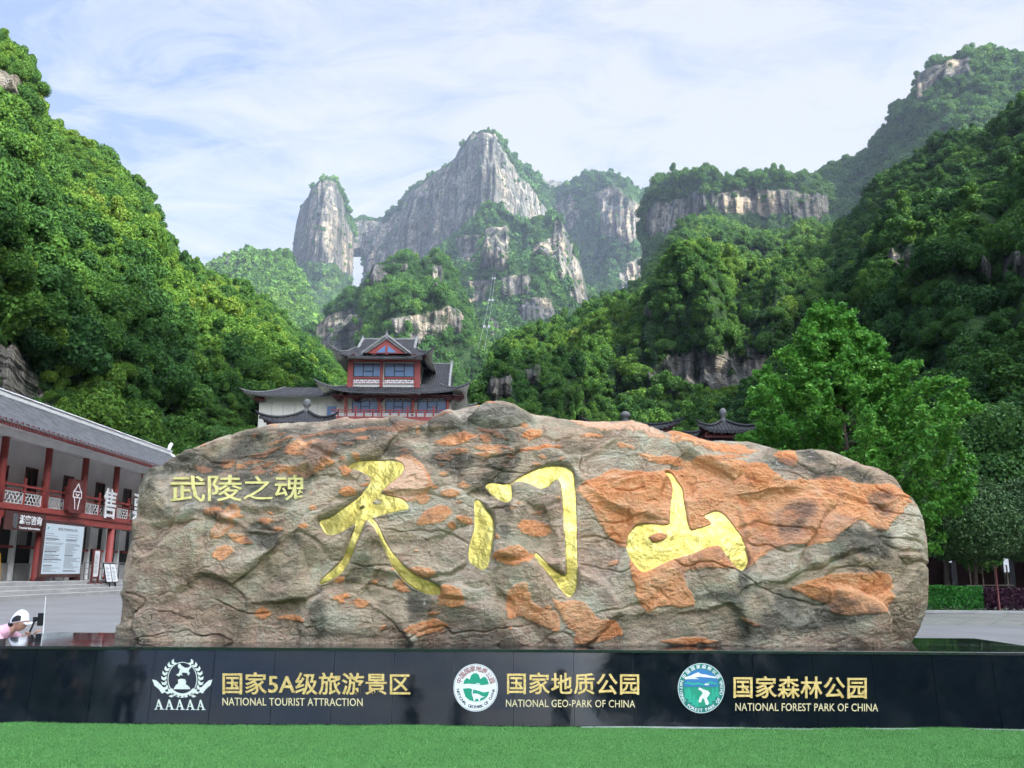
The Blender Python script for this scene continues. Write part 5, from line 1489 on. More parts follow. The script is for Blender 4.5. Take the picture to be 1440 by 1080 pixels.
stroke([(-k_*.7, .9), (-k_*.45, .55), (-k_*.35, .22)]); stroke([(k_*.7, .9), (k_*.45, .55), (k_*.35, .22)])
stroke([(-k_*.4, 1.12), (0, 1.0), (k_*.4, 1.12)])
place(q.build('drawing', M_WSIGN), s3)
for ch, p0, p1, lab in (('售', 141, 159, 'white character sign nearest the ice cream sign, standing on the balcony rail'), ('票', 184, 202, 'white character sign half hidden behind the boulder, standing on the balcony rail')):
    a, b = col_y(p0, z=5.5), col_y(p1, z=5.5)
    s4 = hsign('letter_sign', lab, 'sign', (a+b)/2, 4.55, .34)
    sign_text(ch, -(b-a)/2, (b-a)/2, .05, 1.95, .02, M_WSIGN, s4, .012, .06)
    q = MB()
    for o_ in (-.5, .5): q.tube([(-.1, o_*(b-a)/1.6, .1), (-.22, o_*(b-a)/1.6, 1.2)], .025, 6); q.tube([(-.1, o_*(b-a)/1.6, .1), (.02, o_*(b-a)/1.6, .1)], .03, 6)
    place(q.build('bracket', M_BLK), s4)
# free-standing signs on the steps
yy = col_y(134, -24.9, 1.5)
s5 = hsign('stand_sign', 'tall narrow white notice on a dark red stand at the steps', 'sign', yy, .6, 1.1)
q = MB()
for o_ in (-.42, .42): q.bbox(-.05, .05, o_-.06, o_+.06, 0, 2.0, .01); q.bbox(-.35, .35, o_-.06, o_+.06, 0, .06, .01)
q.box(-.04, .04, -.36, .36, .3, .38); q.bbox(-.05, .05, -.36, .36, 1.96, 2.04, .01)
place(q.build('frame', M_DKRED), s5)
q = MB(); q.prism(rrect(-.33, .33, .42, 1.92, .08), lambda a, b, d: (d, a, b), -.03, .03); sh = place(q.build('sheet', M_WSIGN), s5)
q = MB()
for i in range(15): q.box(.03, .034, -.24, -.24+.48*rr.uniform(.6, 1), .62+i*.075, .62+i*.075+.025)
place(q.build('small_print', M_INK), sh)
yy = col_y(158, -24.6, 1.2)
s6 = hsign('folding_sign', 'low pair of white notices in a leaning dark frame at the steps', 'sign', yy, .4, 1.5)
q = MB()
LM = Matrix.Rotation(R(-14), 4, 'Y')
q.bbox(-.03, .03, -.86, .86, .25, 1.45, .01, LM)
for o_ in (-.4, .4): q.box(-.03, .03, o_-.03, o_+.03, 0, .25, LM)
place(q.build('frame', M_BLK), s6)
for (a, b) in ((-.80, -.06), (.06, .80)):
    q = MB(); q.box(.031, .036, a, b, .31, 1.39, LM); sh = place(q.build('sheet', M_WSIGN), s6)
    q = MB()
    for i in range(10): q.box(.036, .039, a+.1, a+.1+.55*rr.uniform(.5, 1), .42+i*.085, .42+i*.085+.03, LM)
    place(q.build('small_print', M_INK), sh)
s7 = hsign('barrier', 'yellow water barrier standing on the platform at the left edge', 'barrier', col_y(-4, -25, 1.5), .8, .5)
q = MB(); q.add([(-.25, -.6, 0), (.25, -.6, 0), (.25, .6, 0), (-.25, .6, 0), (-.12, -.55, 1.4), (.12, -.55, 1.4), (.12, .55, 1.4), (-.12, .55, 1.4)], [(0, 3, 2, 1), (4, 5, 6, 7), (0, 1, 5, 4), (1, 2, 6, 5), (2, 3, 7, 6), (3, 0, 4, 7)])
q.box(.1, .2, -.5, .5, .5, .62); place(q.build('body', M_YEL), s7)
s8 = hsign('handrail', 'grey metal queue railing on the platform behind the notices', 'railing', col_y(150, -25, 1.4), .8, .2)
q = MB()
for o_ in np.arange(-5, 5.1, 1.25): q.tube([(0, o_, 0), (0, o_, 1.05)], .03, 6)
for z_ in (.35, .7, 1.05): q.tube([(0, -5, z_), (0, 5, z_)], .028, 6)
place(q.build('rails', M_STEEL), s8)

# ------------------------------------------------------------------ curved hip roofs
def curved_roof(root, c, hw, hd, iw, idp, H, lift, flare, mats, pitch=.32, thick=.22, name='roof', rib_r=.075, hip_r=.12, pow_=1.45, soffit=None):
    """upswept hip roof round centre c (local coordinates of root): tiled skin, ribs, hips, white soffit"""
    tile, trim, under_m = mats
    def pt(side, s, t, up=0.0):
        W, D = hw+(iw-hw)*t, hd+(idp-hd)*t
        fl = flare*abs(s)**7*(1-t)**1.5*np.sign(s); fo = flare*abs(s)**7*(1-t)**1.5
        z = H*t**pow_ + lift*abs(s)**(5 if side in 'fb' else 5)*(1-t)**2.2
        if side == 'f': p = (W*s+fl, -D-fo)
        elif side == 'b': p = (-W*s-fl, D+fo)
        elif side == 'r': p = (W+fo, D*s+fl)
        else: p = (-W-fo, -D*s-fl)
        return (c[0]+p[0], c[1]+p[1], c[2]+z+up)
    ns, nt = 40, 10
    S = np.sign(np.linspace(-1, 1, ns+1))*np.abs(np.linspace(-1, 1, ns+1))**.7
    sk, un = MB(), MB()
    for side in 'frbl':
        V = [pt(side, s, t) for s in S for t in np.linspace(0, 1, nt+1)]
        F = [(i*(nt+1)+j, (i+1)*(nt+1)+j, (i+1)*(nt+1)+j+1, i*(nt+1)+j+1) for i in range(ns) for j in range(nt)]
        sk.add(V, F)
        V = [pt(side, s, 0, 0.0) for s in S]+[pt(side, s, 0, -thick) for s in S]
        sk.add(V, [(i, i+1, ns+1+i+1, ns+1+i) for i in range(ns)])
        V = [pt(side, s, t*.96, -thick-.02*0) for s in S for t in np.linspace(0.0, .55, 5)]
        V = [(v[0], v[1], v[2]-(.0 if k_ % 5 else 0)) for k_, v in enumerate(V)]
        un.add(V, [(i*5+j, i*5+j+1, (i+1)*5+j+1, (i+1)*5+j) for i in range(ns) for j in range(4)])
    r0 = place(sk.build(name, tile, smooth_=True), root)
    place(un.build('soffit', under_m), r0)
    rb = MB()
    for side in 'frbl':
        W0, W1 = (hw, iw) if side in 'fb' else (hd, idp)
        n_ = int(2*W0/pitch)
        for i in range(n_+1):
            a = -W0+2*W0*i/n_
            tm = 1.0 if abs(a) <= W1 else min(1, (W0-abs(a))/(W0-W1+1e-9))
            if tm < .06: continue
            pts = [pt(side, a/(W0+(W1-W0)*t), t, .01) for t in np.linspace(0, tm, 8)]
            rb.tube(pts, rib_r, 5)
    place(rb.build('rib_tiles', tile), r0)
    hp = MB()
    for side in 'fb':
        for s in (-1, 1):
            pts = [pt(side, s, t, .08) for t in np.linspace(1, 0, 12)]
            e = Vector(pts[-1]); dlt = (e-Vector(pts[-2]))
            dlt.z = abs(dlt.z)*.8+.10*flare
            pts += [tuple(e+dlt*.55+Vector((0, 0, .06*flare))), tuple(e+dlt*.95+Vector((0, 0, .25*flare)))]
            hp.tube(pts, [hip_r]*11+[hip_r*.9, hip_r*.75, hip_r*.35], 6)
    place(hp.build('hip_ridge', trim), r0)
    ee = MB()
    for side in 'frl':
        W0 = hw if side in 'fb' else hd
        n_ = int(2*W0/pitch)
        for i in range(n_+1):
            p = Vector(pt(side, (-1+2*i/n_)*.985, 0, -.04))
            ee.box(p.x-.06, p.x+.06, p.y-.07, p.y+.07, p.z-.13, p.z-.0)
    place(ee.build('eave_ends', M_RIDGE if trim is M_RIDGE else tile), r0)
    return r0, pt

# ------------------------------------------------------------------ the tower hall behind the boulder
TY_ = 115.0
tower = empty('tower_hall', (-16.0, TY_, 0), 'tall red and white hall with stacked upswept grey roofs rising behind the boulder', 'hall')
def tx_(px): return (px-720)*.0944+16.0
def tz_(py, px=560):
    py = py+(px-720)*-.0065
    return 1.5+TY_*math.tan(PITCH-math.atan((py-540)/FPX))
def tzd(py, dy, px=560):
    py = py+(px-720)*-.0065
    return 1.5+(TY_+dy)*math.tan(PITCH-math.atan((py-540)/FPX))
def tb(name, mat, boxes, b=0, parent=None):
    q = MB()
    for bx in boxes: (q.bbox(*bx, b) if b else q.box(*bx))
    return place(q.build(name, mat), parent or tower)
zA, zB, zC = tz_(541), tz_(510), tz_(500)
ux0, ux1 = tx_(490), tx_(591)
cxu = (ux0+ux1)/2
# upper storey
tb('upper_wall', M_CREAM, [(ux0+.3, ux1-.3, .25, 8.2, zA-1.6, zC)])
for px in (489, 534.5, 583):
    wcol = 8 if px != 534.5 else 4
    tb('column', M_RED, [(tx_(px), tx_(px+wcol), -.06, .35, zA-.4, zB+.1)], .02)
for x_ in (ux0, ux1-.75): tb('column', M_RED, [(x_, x_+.75, 7.8, 8.3, zA-.4, zB+.1)], .02)
tb('beam', M_RED, [(ux0, ux1, -.02, .3, zB+.103, zB+.45)], .02)
tb('fascia', M_TRIM, [(ux0-.2, ux1+.2, -.2, .4, zB+.453, zC-.1)])
for a, b in ((498.5, 537.5), (542, 581.5)):
    a, b = tx_(a-1.5), tx_(b+1)
    zt, zb_w, zl = tz_(511), tz_(530), tz_(540)
    tb('sill_beam', M_RED, [(a, b, .0, .28, zb_w-.25, zb_w-.02)], .01)
    tb('panel', M_TRIM, [(a, b, .12, .25, zl, zb_w-.25)])
    q = MB(); lattice(q, a+.05, b-.05, zl+.08, zb_w-.3, lambda a_, z_, d_: (a_, .08+d_, z_), .26, .05); place(q.build('fretwork', M_RED), tower)
    q = MB()
    w3 = (b-a)/3
    for x_ in (a, a+w3-.05, a+2*w3-.05, b-.1): q.box(x_, x_+.1, .04, .2, zb_w, zt)
    q.box(a+.1, b-.1, .04, .2, zb_w, zb_w+.08); q.box(a+.1, b-.1, .04, .2, zt-.08, zt)
    q.box(a+w3+.05, a+2*w3-.05, .05, .2, zb_w+.75, zb_w+.83)
    fr = place(q.build('window', M_DARK), tower)
    q = MB(); q.box(a+.05, b-.05, .14, .18, zb_w+.02, zt-.02); place(q.build('pane', M_GLASS), fr)
    q = MB(); lattice(q, a+.1, b-.1, zt-.42, zt-.04, lambda a_, z_, d_: (a_, -.0+d_, z_), .2, .045); place(q.build('fretwork', M_DKRED), fr)
TM = (M_TILED, M_RIDGE, M_CREAM)
hwU = (tx_(610)-tx_(467))/2-.5
r1, _ = curved_roof(tower, (cxu, 4.1, tzd(502, -1.8)), hwU, 5.9, 4.1, 3.2, tzd(489, .9)-tzd(502, -1.8), 1.15, .45, TM)
# hip-and-gable top with its white verge lines
q = MB()
zr0, zr1 = tzd(490, .9), tzd(478, 4.1)
rx = 3.55
for sg in (-1, 1):
    V = [(cxu-rx-.3, 4.1+sg*3.3, zr0), (cxu+rx+.3, 4.1+sg*3.3, zr0), (cxu+rx+.3, 4.1, zr1), (cxu-rx-.3, 4.1, zr1)]
    q.add(V, [(0, 1, 2, 3) if sg < 0 else (3, 2, 1, 0)])
    n_ = 24
    for i in range(n_+1):
        x_ = cxu-rx-.2+(2*rx+.4)*i/n_; q.tube([(x_, 4.1+sg*3.3, zr0+.02), (x_, 4.1, zr1+.02)], .07, 5)
g_ = place(q.build('gable_roof', M_TILED), tower)
q = MB(); q.bbox(cxu-rx-.4, cxu+rx+.4, 3.95, 4.25, zr1-.02, zr1+.22, .03)
for sx_ in (-1, 1):
    q.tube([(cxu+sx_*(rx+.25), .8, zr0-.15), (cxu+sx_*(rx+.2), 2.4, (zr0+zr1)/2+.05), (cxu+sx_*(rx+.15), 4.1, zr1+.2), (cxu+sx_*(rx+.3), 4.1, zr1+.75)], [.2, .2, .2, .06], 6)
place(q.build('ridge', M_RIDGE2), g_)
# front pediment
za, zp = tzd(497, -1.3), tzd(472, -1.3)
pw = (tx_(577)-tx_(512))/2; pcx = (tx_(577)+tx_(512))/2
q = MB(); q.add([(pcx-pw+.3, -1.3, za), (pcx+pw-.3, -1.3, za), (pcx, -1.3, zp-.35), (pcx-pw+.3, -1.1, za), (pcx+pw-.3, -1.1, za), (pcx, -1.1, zp-.35)], [(0, 1, 2), (5, 4, 3), (0, 3, 4, 1), (1, 4, 5, 2), (2, 5, 3, 0)])
pe = place(q.build('pediment', M_RED), tower)
for sg in (-1, 1):
    q = MB(); q.prism([(pcx+sg*.16, za+.1), (pcx+sg*1.35, za+.1), (pcx+sg*.16, za+1.05)], lambda a, b, d: (a, -1.34+d, b), 0, .03); place(q.build('window', M_GLASS), pe)
q = MB()
for sg in (-1, 1):
    q.tube([(pcx+sg*(pw+.15), -1.5, za-.05), (pcx, -1.5, zp)], .17, 6)
    q.tube([(pcx+sg*(pw-.35), -1.45, za-.0), (pcx, -1.45, zp-.42)], .10, 6)
q.bbox(pcx-.14, pcx+.14, -1.65, -1.35, zp-.5, zp+.3, .02)
q.tube([(pcx, -1.5, zp+.2), (pcx, -1.5, zp+.9)], [.05, .02], 6)
place(q.build('verge', M_RIDGE2), pe)
q = MB()
for sg in (-1, 1):
    q.add([(pcx+sg*(pw+.1), -1.4, za-.02), (pcx, -1.4, zp), (pcx, 4.0, zp), (pcx+sg*(pw+.1), 4.0, za-.02)], [(0, 1, 2, 3) if sg > 0 else (3, 2, 1, 0)])
place(q.build('pediment_roof', M_TILED), pe)
# lower storey
lx0, lx1 = tx_(487), tx_(636)
cxl = (tx_(447)+tx_(668))/2; hwL = (tx_(668)-tx_(447))/2-1.1
zE = tzd(551, -2.2); zW0, zW1 = tz_(577), tz_(561)
r2, _ = curved_roof(tower, (cxl, 5.0, zE), hwL, 7.2, hwL-3.6, 3.9, tzd(540, 1.1)-zE, 1.15, .55, TM, .34)
tb('lower_wall', M_CREAM, [(lx0, lx1, .8, 11.5, 0, zE+.3)])
tb('lower_beam', M_DKRED, [(lx0-.1, lx1+.1, .2, .8, zW1+.25, zE+.1)])
for px in (487, 533.5, 580.5, 629):
    tb('column', M_RED, [(tx_(px), tx_(px+3.5), -.3, .05, zW0-6, zE-.05)], .02)
for a, b in ((496, 533), (542.5, 579.5), (588, 628.5)):
    a, b = tx_(a), tx_(b)
    q = MB(); w3 = (b-a)/3
    for x_ in (a, a+w3-.05, a+2*w3-.05, b-.1): q.box(x_, x_+.1, .62, .79, zW0-.3, zW1+.2)
    q.box(a+.1, b-.1, .62, .79, zW1-.15, zW1+.2); q.box(a+w3+.05, a+2*w3-.05, .64, .79, zW0+.55, zW0+.63)
    fr = place(q.build('window', M_DARK), tower)
    q = MB(); q.box(a+.04, b-.04, .72, .76, zW0-.3, zW1+.15); place(q.build('pane', M_GLASS), fr)
    q = MB(); lattice(q, a+.05, b-.05, zW1-.12, zW1+.18, lambda a_, z_, d_: (a_, .55+d_, z_), .25, .04); place(q.build('fretwork', M_TRIM), fr)
zR0, zR1 = tz_(588), tz_(577.5)
tb('balcony_rail', M_RED, [(lx0-1.6, lx1, -.75, -.6, zR1-.14, zR1), (lx0-1.6, lx1, -.75, -.6, zR0-.05, zR0+.08), (lx0-1.6, lx1, -.75, -.6, zR1-.42, zR1-.34)], .01)
tb('balcony_slab', M_RED, [(lx0-1.7, lx1+.1, -.9, .8, zR0-1.9, zR0-.052)], .02)
q = MB()
for px in range(480, 640, 12): q.bbox(tx_(px)-.1, tx_(px)+.1, -.8, -.55, zR0, zR1+(.5 if (px//12) % 3 == 0 else .02), .02)
place(q.build('balcony_posts', M_RED), tower)
q = MB(); lattice(q, lx0-1.5, lx1-.1, zR0+.12, zR1-.45, lambda a_, z_, d_: (a_, -.68+d_, z_), .3, .05); place(q.build('fretwork', M_TRIM), tower)
for px in (478, 503, 535.5, 584, 632, 645):
    x_ = tx_(px); q = MB()
    for k in range(3): q.bbox(x_-.3-.25*k, x_+.3+.25*k, -.7-.3*k, .8, zE-.75+.2*k, zE-.6+.2*k, .02)
    place(q.build('bracket', M_DKRED), tower)
for px in (487, 498, 528, 545, 577, 584, 597):
    x_ = tx_(px); q = MB()
    for k in range(2): q.bbox(x_-.12-.1*k, x_+.12+.1*k, -1.0-.3*k, .2, zC-.42+.2*k, zC-.27+.2*k, .02)
    place(q.build('bracket', M_DKRED), tower)
# hall behind on the right, its steep roof showing beside the upper storey
q = MB()
hx0, hx1 = tx_(575), tx_(630); zh0, zh1 = tzd(546, 3.0), tzd(512, 9.5)
q.add([(hx0, 3.0, zh0), (hx1, 3.0, zh0), (hx1-.2, 9.5, zh1), (hx0, 9.5, zh1), (hx1, 16, zh0), (hx0, 16, zh0)], [(0, 1, 2, 3), (3, 2, 4, 5), (1, 4, 2), (0, 3, 5)])
for i in range(18):
    x_ = hx0+(hx1-hx0)*i/17; q.tube([(x_, 3.0, zh0+.03), (min(x_, hx1-.2), 9.5, zh1+.03)], .09, 5)
rr_ = place(q.build('rear_roof', M_TILED), tower)
q = MB(); q.tube([(hx1, 2.9, zh0+.1), (hx1-.15, 6, (zh0+zh1)/2), (hx1-.2, 9.5, zh1+.1)], .19, 6); q.bbox(hx0, hx1, 9.35, 9.65, zh1, zh1+.16, .03); q.bbox(hx1-.4, hx1, 9.3, 9.7, zh1, zh1+.5, .05)
place(q.build('ridge', M_RIDGE2), rr_)
tb('rear_hall_wall', M_CREAM, [(hx0, hx1-.4, 11.51, 15.5, 0, zh0+.02)])
# left wing
wx0, wx1 = tx_(365), tx_(476)
zw = tzd(556, -.6, 410)
tb('wing_wall', M_CREAM, [(wx0, wx1+1.0, 1.0, 9.0, 0, zw+.2)])
q = MB()
for px in (383, 399, 415, 431, 447, 460): q.box(tx_(px)-.03, tx_(px)+.03, .97, 1.02, zw-9, zw-.6)
place(q.build('panel_joints', M_STEP), tower)
q = MB(); q.box(tx_(461), tx_(474), .9, 1.05, tz_(588, 410), tz_(569, 410)); place(q.build('window', M_GLASS), tower)
r3, _ = curved_roof(tower, ((tx_(352)+tx_(482))/2, 5.0, zw), (tx_(482)-tx_(352))/2, 5.6, (tx_(482)-tx_(352))/2-3.6, .4, tzd(545, 4.6, 410)-zw, .55, .4, TM, .34)
tb('bracket', M_DKRED, [(tx_(360), tx_(374), .2, 1.0, zw-.55, zw-.1)], .02)

# ------------------------------------------------------------------ small pavilions between the boulder and the hill
def pavilion(px, Y, py_eave, py_apex, hw_px, label, lift=.8, double=False, rot=0, finial=True):
    s_ = Y/math.cos(PITCH)/FPX*math.cos(PITCH)*1.0
    zpx = lambda py: float(at(px, py, Y)[2])
    x = float(at(px, py_eave, Y)[0]); sc_ = Y*1.0/FPX*1.02
    o = empty('pavilion', (x, Y, 0), label, 'pavilion', 'small pavilions behind the boulder', rz=R(rot))
    ze, zp = zpx(py_eave), zpx(py_apex); hw = hw_px*sc_
    curved_roof(o, (0, 0, ze), hw*.86, hw*.86, .12, .12, zp-ze, lift, hw*.16, (M_TILED, M_TILED, M_DKRED), .2, .12, rib_r=.045, hip_r=.08, pow_=1.6)
    q = MB(); q.box(-hw*.66, hw*.66, -hw*.66, hw*.66, ze-.42, ze-.05); place(q.build('frieze', M_DKRED), o)
    q = MB()
    for i in range(7):
        a_ = -hw*.7+hw*1.4*i/6
        q.bbox(a_-.09, a_+.09, -hw*.78, hw*.78, ze-.22, ze-.06, .01); q.bbox(-hw*.78, hw*.78, a_-.09, a_+.09, ze-.38, ze-.24, .01)
    place(q.build('brackets', M_DKRED), o)
    for sx_ in (-1, 1):
        for sy_ in (-1, 1):
            q = MB(); q.lathe([(.16, 0), (.15, ze-.3)], (sx_*hw*.55, sy_*hw*.55, 0), 10); place(q.build('column', M_DKRED, smooth_=True), o)
    if finial:
        k_ = hw/2.4
        q = MB(); q.lathe([(.20*k_, -.1), (.26*k_, .05), (.14*k_, .16), (.16*k_, .3), (.27*k_, .42), (.27*k_, .62), (.16*k_, .74), (.10*k_, .78)], (0, 0, zp), 12); place(q.build('finial', M_RIDGE, smooth_=True), o)
    if double:
        curved_roof(o, (0, 0, ze-1.15), hw*1.05, hw*1.05, hw*.6, hw*.6, .75, lift*.9, hw*.16, (M_TILED, M_TILED, M_DKRED), .2, .12, name='lower_roof', rib_r=.045, hip_r=.08)
    return o
pavilion(430, 50, 601, 580, 50, 'pavilion roof with stone finial in front of the white wing of the tower hall', .34)
pavilion(1018, 50, 611, 593, 44, 'dark pavilion with round stone finial beside the ginkgo tree', .34, True)
pavilion(880, 62, 610, 594, 62, 'pavilion of which only the roof tip and one upturned corner show over the boulder', .4)

# ------------------------------------------------------------------ shaded arcade on the right beyond the hedges
arc = empty('arcade', (26.0, 62, 0), 'dark shaded arcade with black posts beyond the hedges', 'arcade')
q = MB(); q.add([(-14, -3, 4.2), (40, -3, 4.2), (40, 3, 5.6), (-14, 3, 5.6), (-14, 9, 4.2), (40, 9, 4.2), (-14, -3, 4.05), (40, -3, 4.05), (40, 9, 4.05), (-14, 9, 4.05)], [(0, 1, 2, 3), (3, 2, 5, 4), (0, 6, 7, 1), (4, 5, 8, 9), (6, 9, 8, 7), (0, 3, 4, 9, 6), (1, 7, 8, 5, 2)])
place(q.build('roof', M_TILED), arc)
q = MB(); q.box(-13, 39, 7.5, 7.8, 0, 4.05); place(q.build('wall', M_WOOD), arc)
for i in range(14):
    q = MB(); q.bbox(-12.2+i*3.8, -11.8+i*3.8, -2.2, -1.8, 0, 4.05, .02); place(q.build('post', M_BLK), arc)
q = MB(); q.box(-13, 39, -2.6, 9, 0, .12); place(q.build('floor', M_STEP), arc)
for (x_, w_, z0, z1, lab) in ((2.6, .5, 2.2, 3.6, 'white hanging banner in the arcade, the left one'), (6.4, .34, 1.6, 3.2, 'white hanging banner in the arcade, the right one'), (-6.5, .5, .1, 1.2, 'small white sign post glimpsed beside the boulder')):
    o = empty('banner', (26+x_, 59.3, .12), lab, 'banner')
    q = MB(); q.bbox(-w_/2, w_/2, -.03, .03, z0-.1, z1, .01); q.tube([(0, 0, 0), (0, 0, z0)], .03, 6); place(q.build('panel', M_WSIGN), o)
# bright paving strip beyond the hedge stays part of the ground
# ------------------------------------------------------------------ trees near the square
def leaf_mat(name, cols, transl=.3):
    t = NT(name)
    c = t.ramp(t.attr('lv'), cols)
    t.set(c, .55, spec=.3)
    tr = t.n.new('ShaderNodeBsdfTranslucent'); t.link(c, tr.inputs[0])
    mx = t.n.new('ShaderNodeMixShader'); mx.inputs[0].default_value = transl
    t.link(t.b.outputs[0], mx.inputs[1]); t.link(tr.outputs[0], mx.inputs[2]); t.link(mx.outputs[0], t.out.inputs[0])
    return t.m
M_BARK = paint('bark', (.11, .085, .065), .9, .35, 6, bump=.6)
M_GINK = leaf_mat('ginkgo_leaves', [(0, (.045, .18, .024)), (.5, (.115, .34, .042)), (1, (.25, .50, .075))], .35)
M_OSM = leaf_mat('dark_leaves', [(0, (.028, .075, .022)), (.5, (.065, .14, .040)), (1, (.17, .27, .10))], .2)
M_BROAD = leaf_mat('broad_leaves', [(0, (.028, .090, .020)), (.5, (.060, .165, .030)), (1, (.13, .26, .05))], .3)
M_HEDGE = leaf_mat('hedge_leaves', [(0, (.018, .11, .016)), (.5, (.040, .21, .026)), (1, (.09, .32, .045))], .3)
M_PURP = leaf_mat('purple_leaves', [(0, (.020, .008, .014)), (.5, (.050, .014, .030)), (1, (.10, .03, .055))], .2)

def branch(mb, p0, d, L, r0, r1, n=5, bend=.12, seed=0):
    q = np.random.default_rng(seed); pts = [np.array(p0, float)]; d = np.array(d, float); d /= np.linalg.norm(d)
    for i in range(n):
        d = d+q.normal(0, bend, 3)+np.array([0, 0, .05]); d /= np.linalg.norm(d)
        pts.append(pts[-1]+d*L/n)
    mb.tube([tuple(p) for p in pts], list(np.linspace(r0, r1, n+1)), 6)
    return np.array(pts), d
def leafy(name, P, N, size, mat, parent, jit=.8, aspect=.7, extra=None):
    V, F, lv = leaf_cards(P, N, np.full(len(P), size), jit, aspect)
    o = mesh_np(name, V, F, mat, attrs={'lv': np.clip(lv*.75+np.repeat(extra if extra is not None else rng.uniform(0, .25, len(P)), 4), 0, 1)})
    return place(o, parent)

# tall ginkgo: ascending limbs hung with leafy sprays, feathery outline
def ginkgo(x, y, H, Rr, label, seed=5, nleaf=210000):
    q = np.random.default_rng(seed)
    o = empty('ginkgo_tree', (x, y, 0), label, 'tree')
    tr = MB()
    trunk, _ = branch(tr, (0, 0, -.1), (0.02, 0, 1), H*.9, .24, .03, 10, .03, seed)
    P, N, X = [], [], []
    nl = 92
    for i in range(nl):
        f = .12+.86*(i+.5)/nl
        b = trunk[min(int(f*10), 9)]*(1-(f*10 % 1))+trunk[min(int(f*10)+1, 10)]*(f*10 % 1)
        an = i*2.4+q.uniform(-.4, .4)
        reach = Rr*(1.0-.93*max(0, (f-.26)/.74)**1.0)*q.uniform(.72, 1.12)
        if f < .3: reach *= .70+.30*(f/.3)
        d = (math.cos(an), math.sin(an), .34+.75*f*f)
        pts, de = branch(tr, b, d, reach*1.12, .055*(1.2-f), .010, 7, .10, seed*100+i)
        ntw = 11
        for j in range(ntw):
            g = .25+.75*(j+.5)/ntw
            c = pts[min(int(g*7), 6)]*(1-(g*7 % 1))+pts[min(int(g*7)+1, 7)]*(g*7 % 1)
            td = np.array([math.cos(an), math.sin(an), .5])+q.normal(0, .75, 3); td /= np.linalg.norm(td)
            L = q.uniform(.45, 1.15)*(1.1-.3*g)
            m_ = int(nleaf/(nl*ntw))
            t = q.uniform(0, 1, m_)[:, None]**.8
            pp = c+td*L*t+q.normal(0, .13, (m_, 3))*(1-.45*t)
            P.append(pp); N.append(td*.3+q.normal(0, .5, (m_, 3))+np.array([0, 0, .6]))
            X.append(np.full(m_, q.uniform(0, .3)))
    place(tr.build('trunk', M_BARK, smooth_=True), o)
    leafy('crown', np.concatenate(P), np.concatenate(N), .076, M_GINK, o, .5, .8, np.concatenate(X))
    return o
gp = at(1200, 800, 38.0)
ginkgo(float(gp[0]), 38.0, 13.9, 6.4, 'tall bright green ginkgo tree with feathery crown right behind the boulder')

def round_tree(x, y, zc, rx, rz, label, mat, n=26000, size=.075, seed=1, name='round_tree', trunk_r=.11, cat='tree', lumps=14):
    q = np.random.default_rng(seed)
    o = empty(name, (x, y, 0), label, cat)
    tr = MB()
    tk, _ = branch(tr, (0, 0, -.1), (0, 0, 1), zc-rz*.35, trunk_r, trunk_r*.7, 5, .03, seed)
    for i in range(9):
        an = i*.7+q.uniform(0, .3); branch(tr, tk[-1]-np.array([0, 0, q.uniform(0, .3)]), (math.cos(an)*.8, math.sin(an)*.8, q.uniform(.4, 1.2)), rx*.8, trunk_r*.45, .012, 5, .12, seed*10+i)
    place(tr.build('trunk', M_BARK, smooth_=True), o)
    P = q.normal(size=(n, 3)); P /= np.linalg.norm(P, axis=1)[:, None]
    low = P[:, 2] < -.45; P[low, 2] = -.45-(np.abs(P[low, 2])-.45)*.35
    lum = 1+.10*fbm(P[:, 0]*2.2+seed, P[:, 1]*2.2, P[:, 2]*2.2, 3)+.05*fbm(P[:, 0]*7, P[:, 1]*7, P[:, 2]*7+seed, 2)
    rad = lum*np.where(q.uniform(0, 1, n) < .8, q.uniform(.90, 1.03, n), q.uniform(.55, .95, n))
    pos = P*rad[:, None]*np.array([rx, rx, rz])+np.array([0, 0, zc])
    c_ = leafy('crown', pos, P, size, mat, o, .75, .6, np.clip(.12+.25*fbm(P[:, 0]*3, P[:, 1]*3, P[:, 2]*3+seed, 2), 0, .4))
    V, F = ico((0, 0, zc), 1, 3, (rx*.80, rx*.80, rz*.74)); V[:, 2] = np.maximum(V[:, 2], zc-rz*.40)
    return o
p = at(1362, 742, 41.0); round_tree(float(p[0]), 41.0, float(p[2]), 2.10, 2.30, 'neatly clipped dark round tree behind the green hedge', M_OSM, 30000, .072, 3)
p = at(1462, 742, 45.0); round_tree(float(p[0]), 45.0, float(p[2]), 2.4, 2.6, 'second clipped dark tree cut by the right edge of the picture', M_OSM, 30000, .078, 4)

def broad_tree(px, Y, py_top, rx, label, seed, mat=None, n=30000, size=.13):
    q = np.random.default_rng(seed)
    x = float(at(px, 800, Y)[0]); zt = float(at(px, py_top, Y)[2])
    o = empty('broadleaf_tree', (x, Y, 0), label, 'tree')
    tr = MB(); tk, _ = branch(tr, (0, 0, -.1), (0, 0, 1), zt*.55, .2, .10, 6, .05, seed)
    blobs = []
    for i in range(16):
        an = i*2.4; f = (i+.5)/16
        c = np.array([math.cos(an)*rx*.62*math.sqrt(1-f*.75), math.sin(an)*rx*.62*math.sqrt(1-f*.75), zt*(.34+.54*f)])
        st = tk[3]; branch(tr, st, c-st, np.linalg.norm(c-st), .07, .015, 5, .08, seed*50+i)
        blobs.append((c, rx*q.uniform(.28, .46)))
    place(tr.build('trunk', M_BARK, smooth_=True), o)
    P, N = crown_points(n, blobs)
    leafy('crown', P, N, size, mat or M_BROAD, o, .8, .65, np.clip(.15+.3*fbm(P[:, 0]*.6, P[:, 1]*.6, P[:, 2]*.6+seed, 2), 0, .4))
    return o
broad_tree(1330, 54, 640, 3.4, 'loose light green tree between the ginkgo and the clipped round tree', 21)
